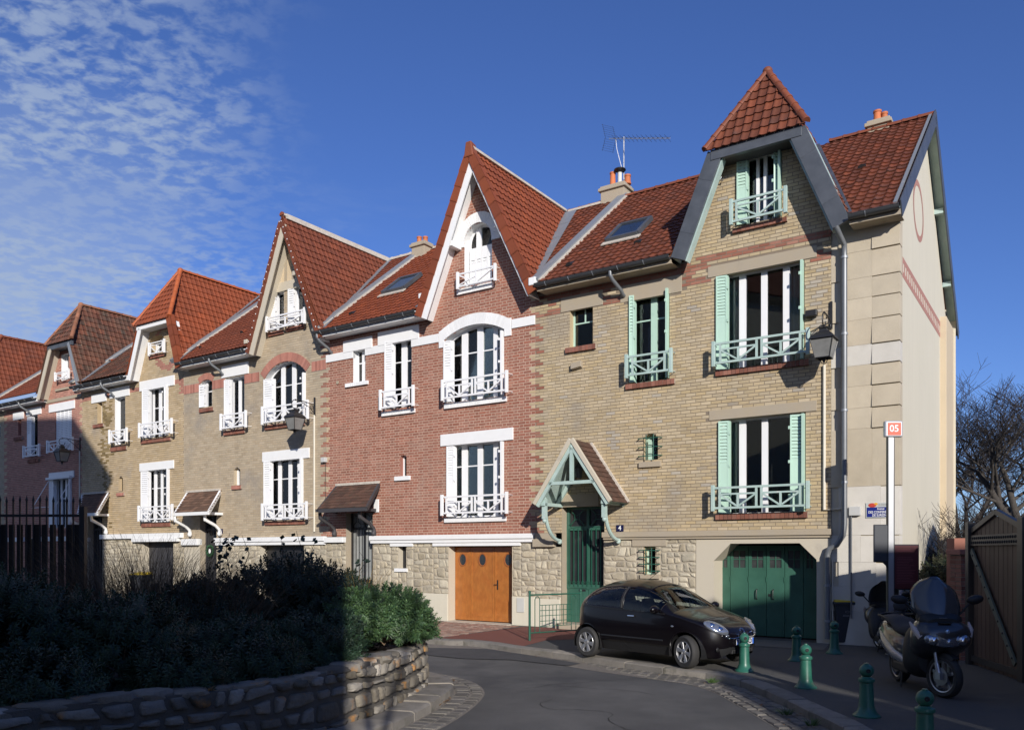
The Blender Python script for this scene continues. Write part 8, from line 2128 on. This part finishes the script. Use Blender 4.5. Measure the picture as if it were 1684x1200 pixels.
def scooter(loc, rz, label, sc=1.):
    """nose towards local -y"""
    o = empty('scooter', loc, rz, label, 'scooter', 'scooters parked beside the end house'); o.scale = (sc, sc, sc)
    def K(m, n, mat, par=None, **k): q = m.build(n, mat, None, **k); q.parent = par or o; return q
    def wh(y, r, w):
        t = K(MB().lathe([(r-.075, -w), (r-.03, -w*1.05), (r-.005, -w*.6), (r, 0), (r-.005, w*.6), (r-.03, w*1.05), (r-.075, w)], (0, 0, 0), 32, 'x', cap=False), 'wheel', m_tyre, smooth=True); t.location = (0, y, r)
        K(MB().lathe([(r-.09, -w*.8), (r-.072, -w*.9), (r-.068, 0), (r-.072, w*.9), (r-.09, w*.8), (r-.085, 0)], (0, 0, 0), 32, 'x', cap=False), 'rim', m_alloy, t, smooth=True)
        sp = MB()
        for k in range(5): a = k*1.2566+.3; sp.beam((-.0, 0, 0), (0, (r-.085)*math.cos(a), (r-.085)*math.sin(a)), .045, .05, up=(1, 0, 0))
        K(sp.lathe([(.045, -.05), (.045, .05)], (0, 0, 0), 14, 'x'), 'spokes', m_alloy, t, bevel=.006)
        for s in (-1, 1): K(MB().lathe([(.12, s*.062), (.12, s*.068), (.04, s*.068)], (0, 0, 0), 24, 'x'), 'brake_disc', M('disc steel', (.3, .3, .3), metal=.8, rough=.35), t)
    wh(-.70, .285, .055); wh(.70, .27, .065)
    # front mudguard, turned with the handlebar
    ST = Matrix.Translation((0, -.66, 0)) @ Matrix.Rotation(R(20), 4, 'Z') @ Matrix.Translation((0, .66, 0)); f0 = len(o.children)
    list(o.children)[0].rotation_euler = (0, 0, R(20))
    fm_ = K(MB().add([(s*(.075-.012*abs(math.sin(a)))*w_, -.70+(.315+h_)*math.cos(a), .285+(.315+h_)*math.sin(a)) for a in np.linspace(-.1, 2.2, 12) for s, w_, h_ in ((-1, 1, -.04), (-1, .7, 0), (1, .7, 0), (1, 1, -.04))], [(4*i+j, 4*i+j+1, 4*i+5+j, 4*i+4+j) for i in range(11) for j in range(3)]), 'mudguard', m_scd, smooth=True, fix=False); fm_.matrix_local = ST
    for s in (-1, 1):
        fk_ = K(MB().tube([(s*.10, -.70, .30), (s*.10, -.655, .46)], .032, 10).tube([(s*.10, -.66, .44), (s*.10, -.60, .74)], .021, 10).box(s*.10-.03, s*.10+.03, -.74, -.66, .25, .34), 'fork', M('fork silver', (.45, .47, .52), metal=.8, rough=.3), smooth=True); fk_.matrix_local = ST
    # front fairing, leg shield, body and tail
    K(loft([(0, -.80, .80, .05, .05, 2.2), (0, -.79, .80, .22, .10, 2.4), (0, -.74, .80, .33, .16, 2.6), (0, -.66, .80, .38, .22, 2.6), (0, -.56, .79, .385, .27, 2.5), (0, -.46, .76, .35, .32, 2.5), (0, -.40, .72, .30, .34, 2.5)], 28), 'front_fairing', m_sc, smooth=True)
    K(loft([(0, -.50, .66, .27, .38, 3), (0, -.40, .62, .34, .40, 3), (0, -.28, .58, .36, .38, 3), (0, -.18, .50, .33, .28, 3), (0, -.1, .38, .28, .16, 3)], 24), 'leg_shield', m_scd, smooth=True)
    K(MB().box(-.27, .27, -.22, .30, .24, .38), 'footboard', m_scd, bevel=.03)
    K(loft([(0, -.22, .42, .10, .16, 2.6), (0, .0, .48, .19, .24, 2.6), (0, .25, .52, .25, .26, 2.6), (0, .6, .60, .25, .24, 2.6), (0, .95, .72, .20, .16, 2.4), (0, 1.15, .80, .10, .08, 2.2)], 24), 'rear_body', m_sc, smooth=True)
    for s in (-1, 1): K(loft([(s*.20, -.05, .38, .04, .05, 2.5), (s*.24, .3, .46, .05, .08, 2.5), (s*.23, .7, .60, .05, .09, 2.5), (s*.15, 1.05, .74, .03, .04, 2.5)], 14), 'side_panel', M('silver panel', (.35, .36, .38), metal=.6, rough=.25), smooth=True)
    K(loft([(0, .0, .78, .10, .05, 2.6), (0, .08, .80, .17, .08, 2.6), (0, .35, .80, .19, .07, 2.6), (0, .52, .84, .19, .09, 2.6), (0, .62, .90, .18, .07, 2.6), (0, .95, .93, .15, .06, 2.6), (0, 1.05, .92, .08, .04, 2.6)], 20), 'seat', m_seat, smooth=True)
    K(MB().tube([(-.14, .85, .93), (-.17, 1.08, .97), (0, 1.16, .99), (.17, 1.08, .97), (.14, .85, .93)], .018, 8), 'grab_rail', m_trim, smooth=True)
    # windscreen: curved sheet with thickness
    vs = []; n_, m_ = 13, 12
    for i in range(m_+1):
        t = i/m_; z = 1.00+.60*t; y0 = -.66+.20*t+.05*t*t; wv = .335*(1-.10*t)*(1-max(0, t-.62)**2*3.6)*(.80+.20*min(1, t*3.5))
        for j in range(n_): u_ = -1+2*j/(n_-1); vs.append((u_*wv, y0+.13*u_*u_, z-.09*u_*u_*max(0, t-.35)))
    fs = [(i*n_+j, i*n_+j+1, (i+1)*n_+j+1, (i+1)*n_+j) for i in range(m_) for j in range(n_-1)]
    ws = K(MB().add(vs, fs), 'windscreen', m_vis, smooth=True, fix=False); md = ws.modifiers.new('thickness', 'SOLIDIFY'); md.thickness = .008
    K(loft([(0, -.68, .98, .20, .07, 2.5), (0, -.60, 1.02, .28, .10, 2.5), (0, -.45, 1.04, .27, .09, 2.5), (0, -.35, 1.03, .2, .05, 2.5)], 18), 'dashboard', m_scd, smooth=True)
    vs = []; nn_ = 17
    for dy, kk in ((0, 1.), (-.035, .93), (-.05, .78)):
        up = [(x, .82-.035*math.cos(x/.36*math.pi)*1+.075*abs(x/.36)**1.6) for x in np.linspace(-.36, .36, nn_)]; dn = [(x, .675+.13*abs(x/.36)**2.2) for x in np.linspace(.36, -.36, nn_)]
        for x, z in up+dn: zc2 = .77+.07*abs(x/.36); vs.append((x*kk, -.80+.20*abs(x/.36)**2+dy, zc2+(z-zc2)*kk))
    m2 = 2*nn_; fs = [(r_*m2+k, r_*m2+(k+1) % m2, (r_+1)*m2+(k+1) % m2, (r_+1)*m2+k) for r_ in (0, 1) for k in range(m2)]+[(2*m2+k, 2*m2+k+1, 2*m2+m2-2-k, 2*m2+m2-1-k) for k in range(nn_-1)]
    K(MB().add(vs, fs), 'headlight', m_lens, smooth=True)
    # headlights: two lobes joined in the middle with winker strips running up the sides
    for s in (-1, 1):
        hl = K(MB().ell((s*.20, -.745, .775), (.10, .07, .07), 18, 12, Matrix.Rotation(R(-s*24), 3, 'Z') @ Matrix.Rotation(R(s*-14), 3, 'Y')), 'headlight', m_lens, smooth=True)
        K(MB().ell((s*.185, -.80, .765), (.064, .05, .060), 16, 10), 'lamp', m_chrome, hl, smooth=True)
        K(MB().tube([(s*.30, -.71, .80), (s*.365, -.64, .90), (s*.385, -.55, .99)], [.05, .038, .012], 8), 'winker', M('winker lens', (.5, .42, .38), rough=.15, var=.1), hl, smooth=True)
        # mirrors on stalks
        K(MB().tube([(s*.20, -.45, 1.02), (s*.30, -.50, 1.10), (s*.42, -.50, 1.24)], .014, 7).ell((s*.50, -.49, 1.29), (.115, .045, .062), 16, 10, Matrix.Rotation(R(-s*10), 3, 'Y')), 'mirror', m_scd, smooth=True)
        K(MB().tube([(s*.08, -.40, 1.08), (s*.34, -.30, 1.07)], .018, 8), 'handlebar', m_trim, smooth=True)
        K(MB().tube([(s*.20, .12, .26), (s*.24, .10, .02)], .014, 6), 'stand_leg', m_trim)
    K(MB().ell((0, -.83, .745), (.05, .03, .05), 14, 8), 'centre_lens', m_lens, smooth=True)
    K(MB().ell((0, -.795, .885), (.028, .012, .028), 14, 8), 'badge', M('badge silver blue', (.35, .48, .65), metal=.5, rough=.2), smooth=True)
    K(MB().box(-.085, .085, -.745, -.70, .985, 1.0), 'vent', m_trim); K(MB().box(-.05, .05, -.675, -.668, 1.045, 1.055), 'vent_label', m_white)
    K(MB().tube([(.20, .15, .24), (.24, .45, .28), (.24, .95, .42)], [.035, .065, .075], 12), 'exhaust', m_steel, smooth=True)
    K(MB().box(-.12, .12, .2, .75, .20, .42), 'engine', m_scd, bevel=.03); K(MB().box(-.10, .10, 1.08, 1.12, .55, .70), 'rear_plate', m_scd)
    K(MB().ell((0, 1.13, .80), (.12, .03, .04), 12, 8), 'tail_light', M('red lens', (.4, .02, .02), rough=.2, var=0), smooth=True)
    return o
s1 = scooter((6.17, 12.45, 0), R(-3), 'large dark maxi scooter with smoked windscreen parked facing the street', 1.07)
s2 = copy_tree(s1); s2.location = (7.75, 17.0, 0); s2.rotation_euler = (0, 0, R(168)); s2.scale = (.92, .92, .92); s2['label'] = 'second scooter seen from behind between the wheelie bin and the sign post'
tb = MB().ell((0, 1.10, 1.12), (.15, .06, .12), 16, 10).tube([(0, 1.08, .95), (0, 1.12, 1.05)], .02, 6).build('backrest', m_seat, None, smooth=True); tb.parent = s2
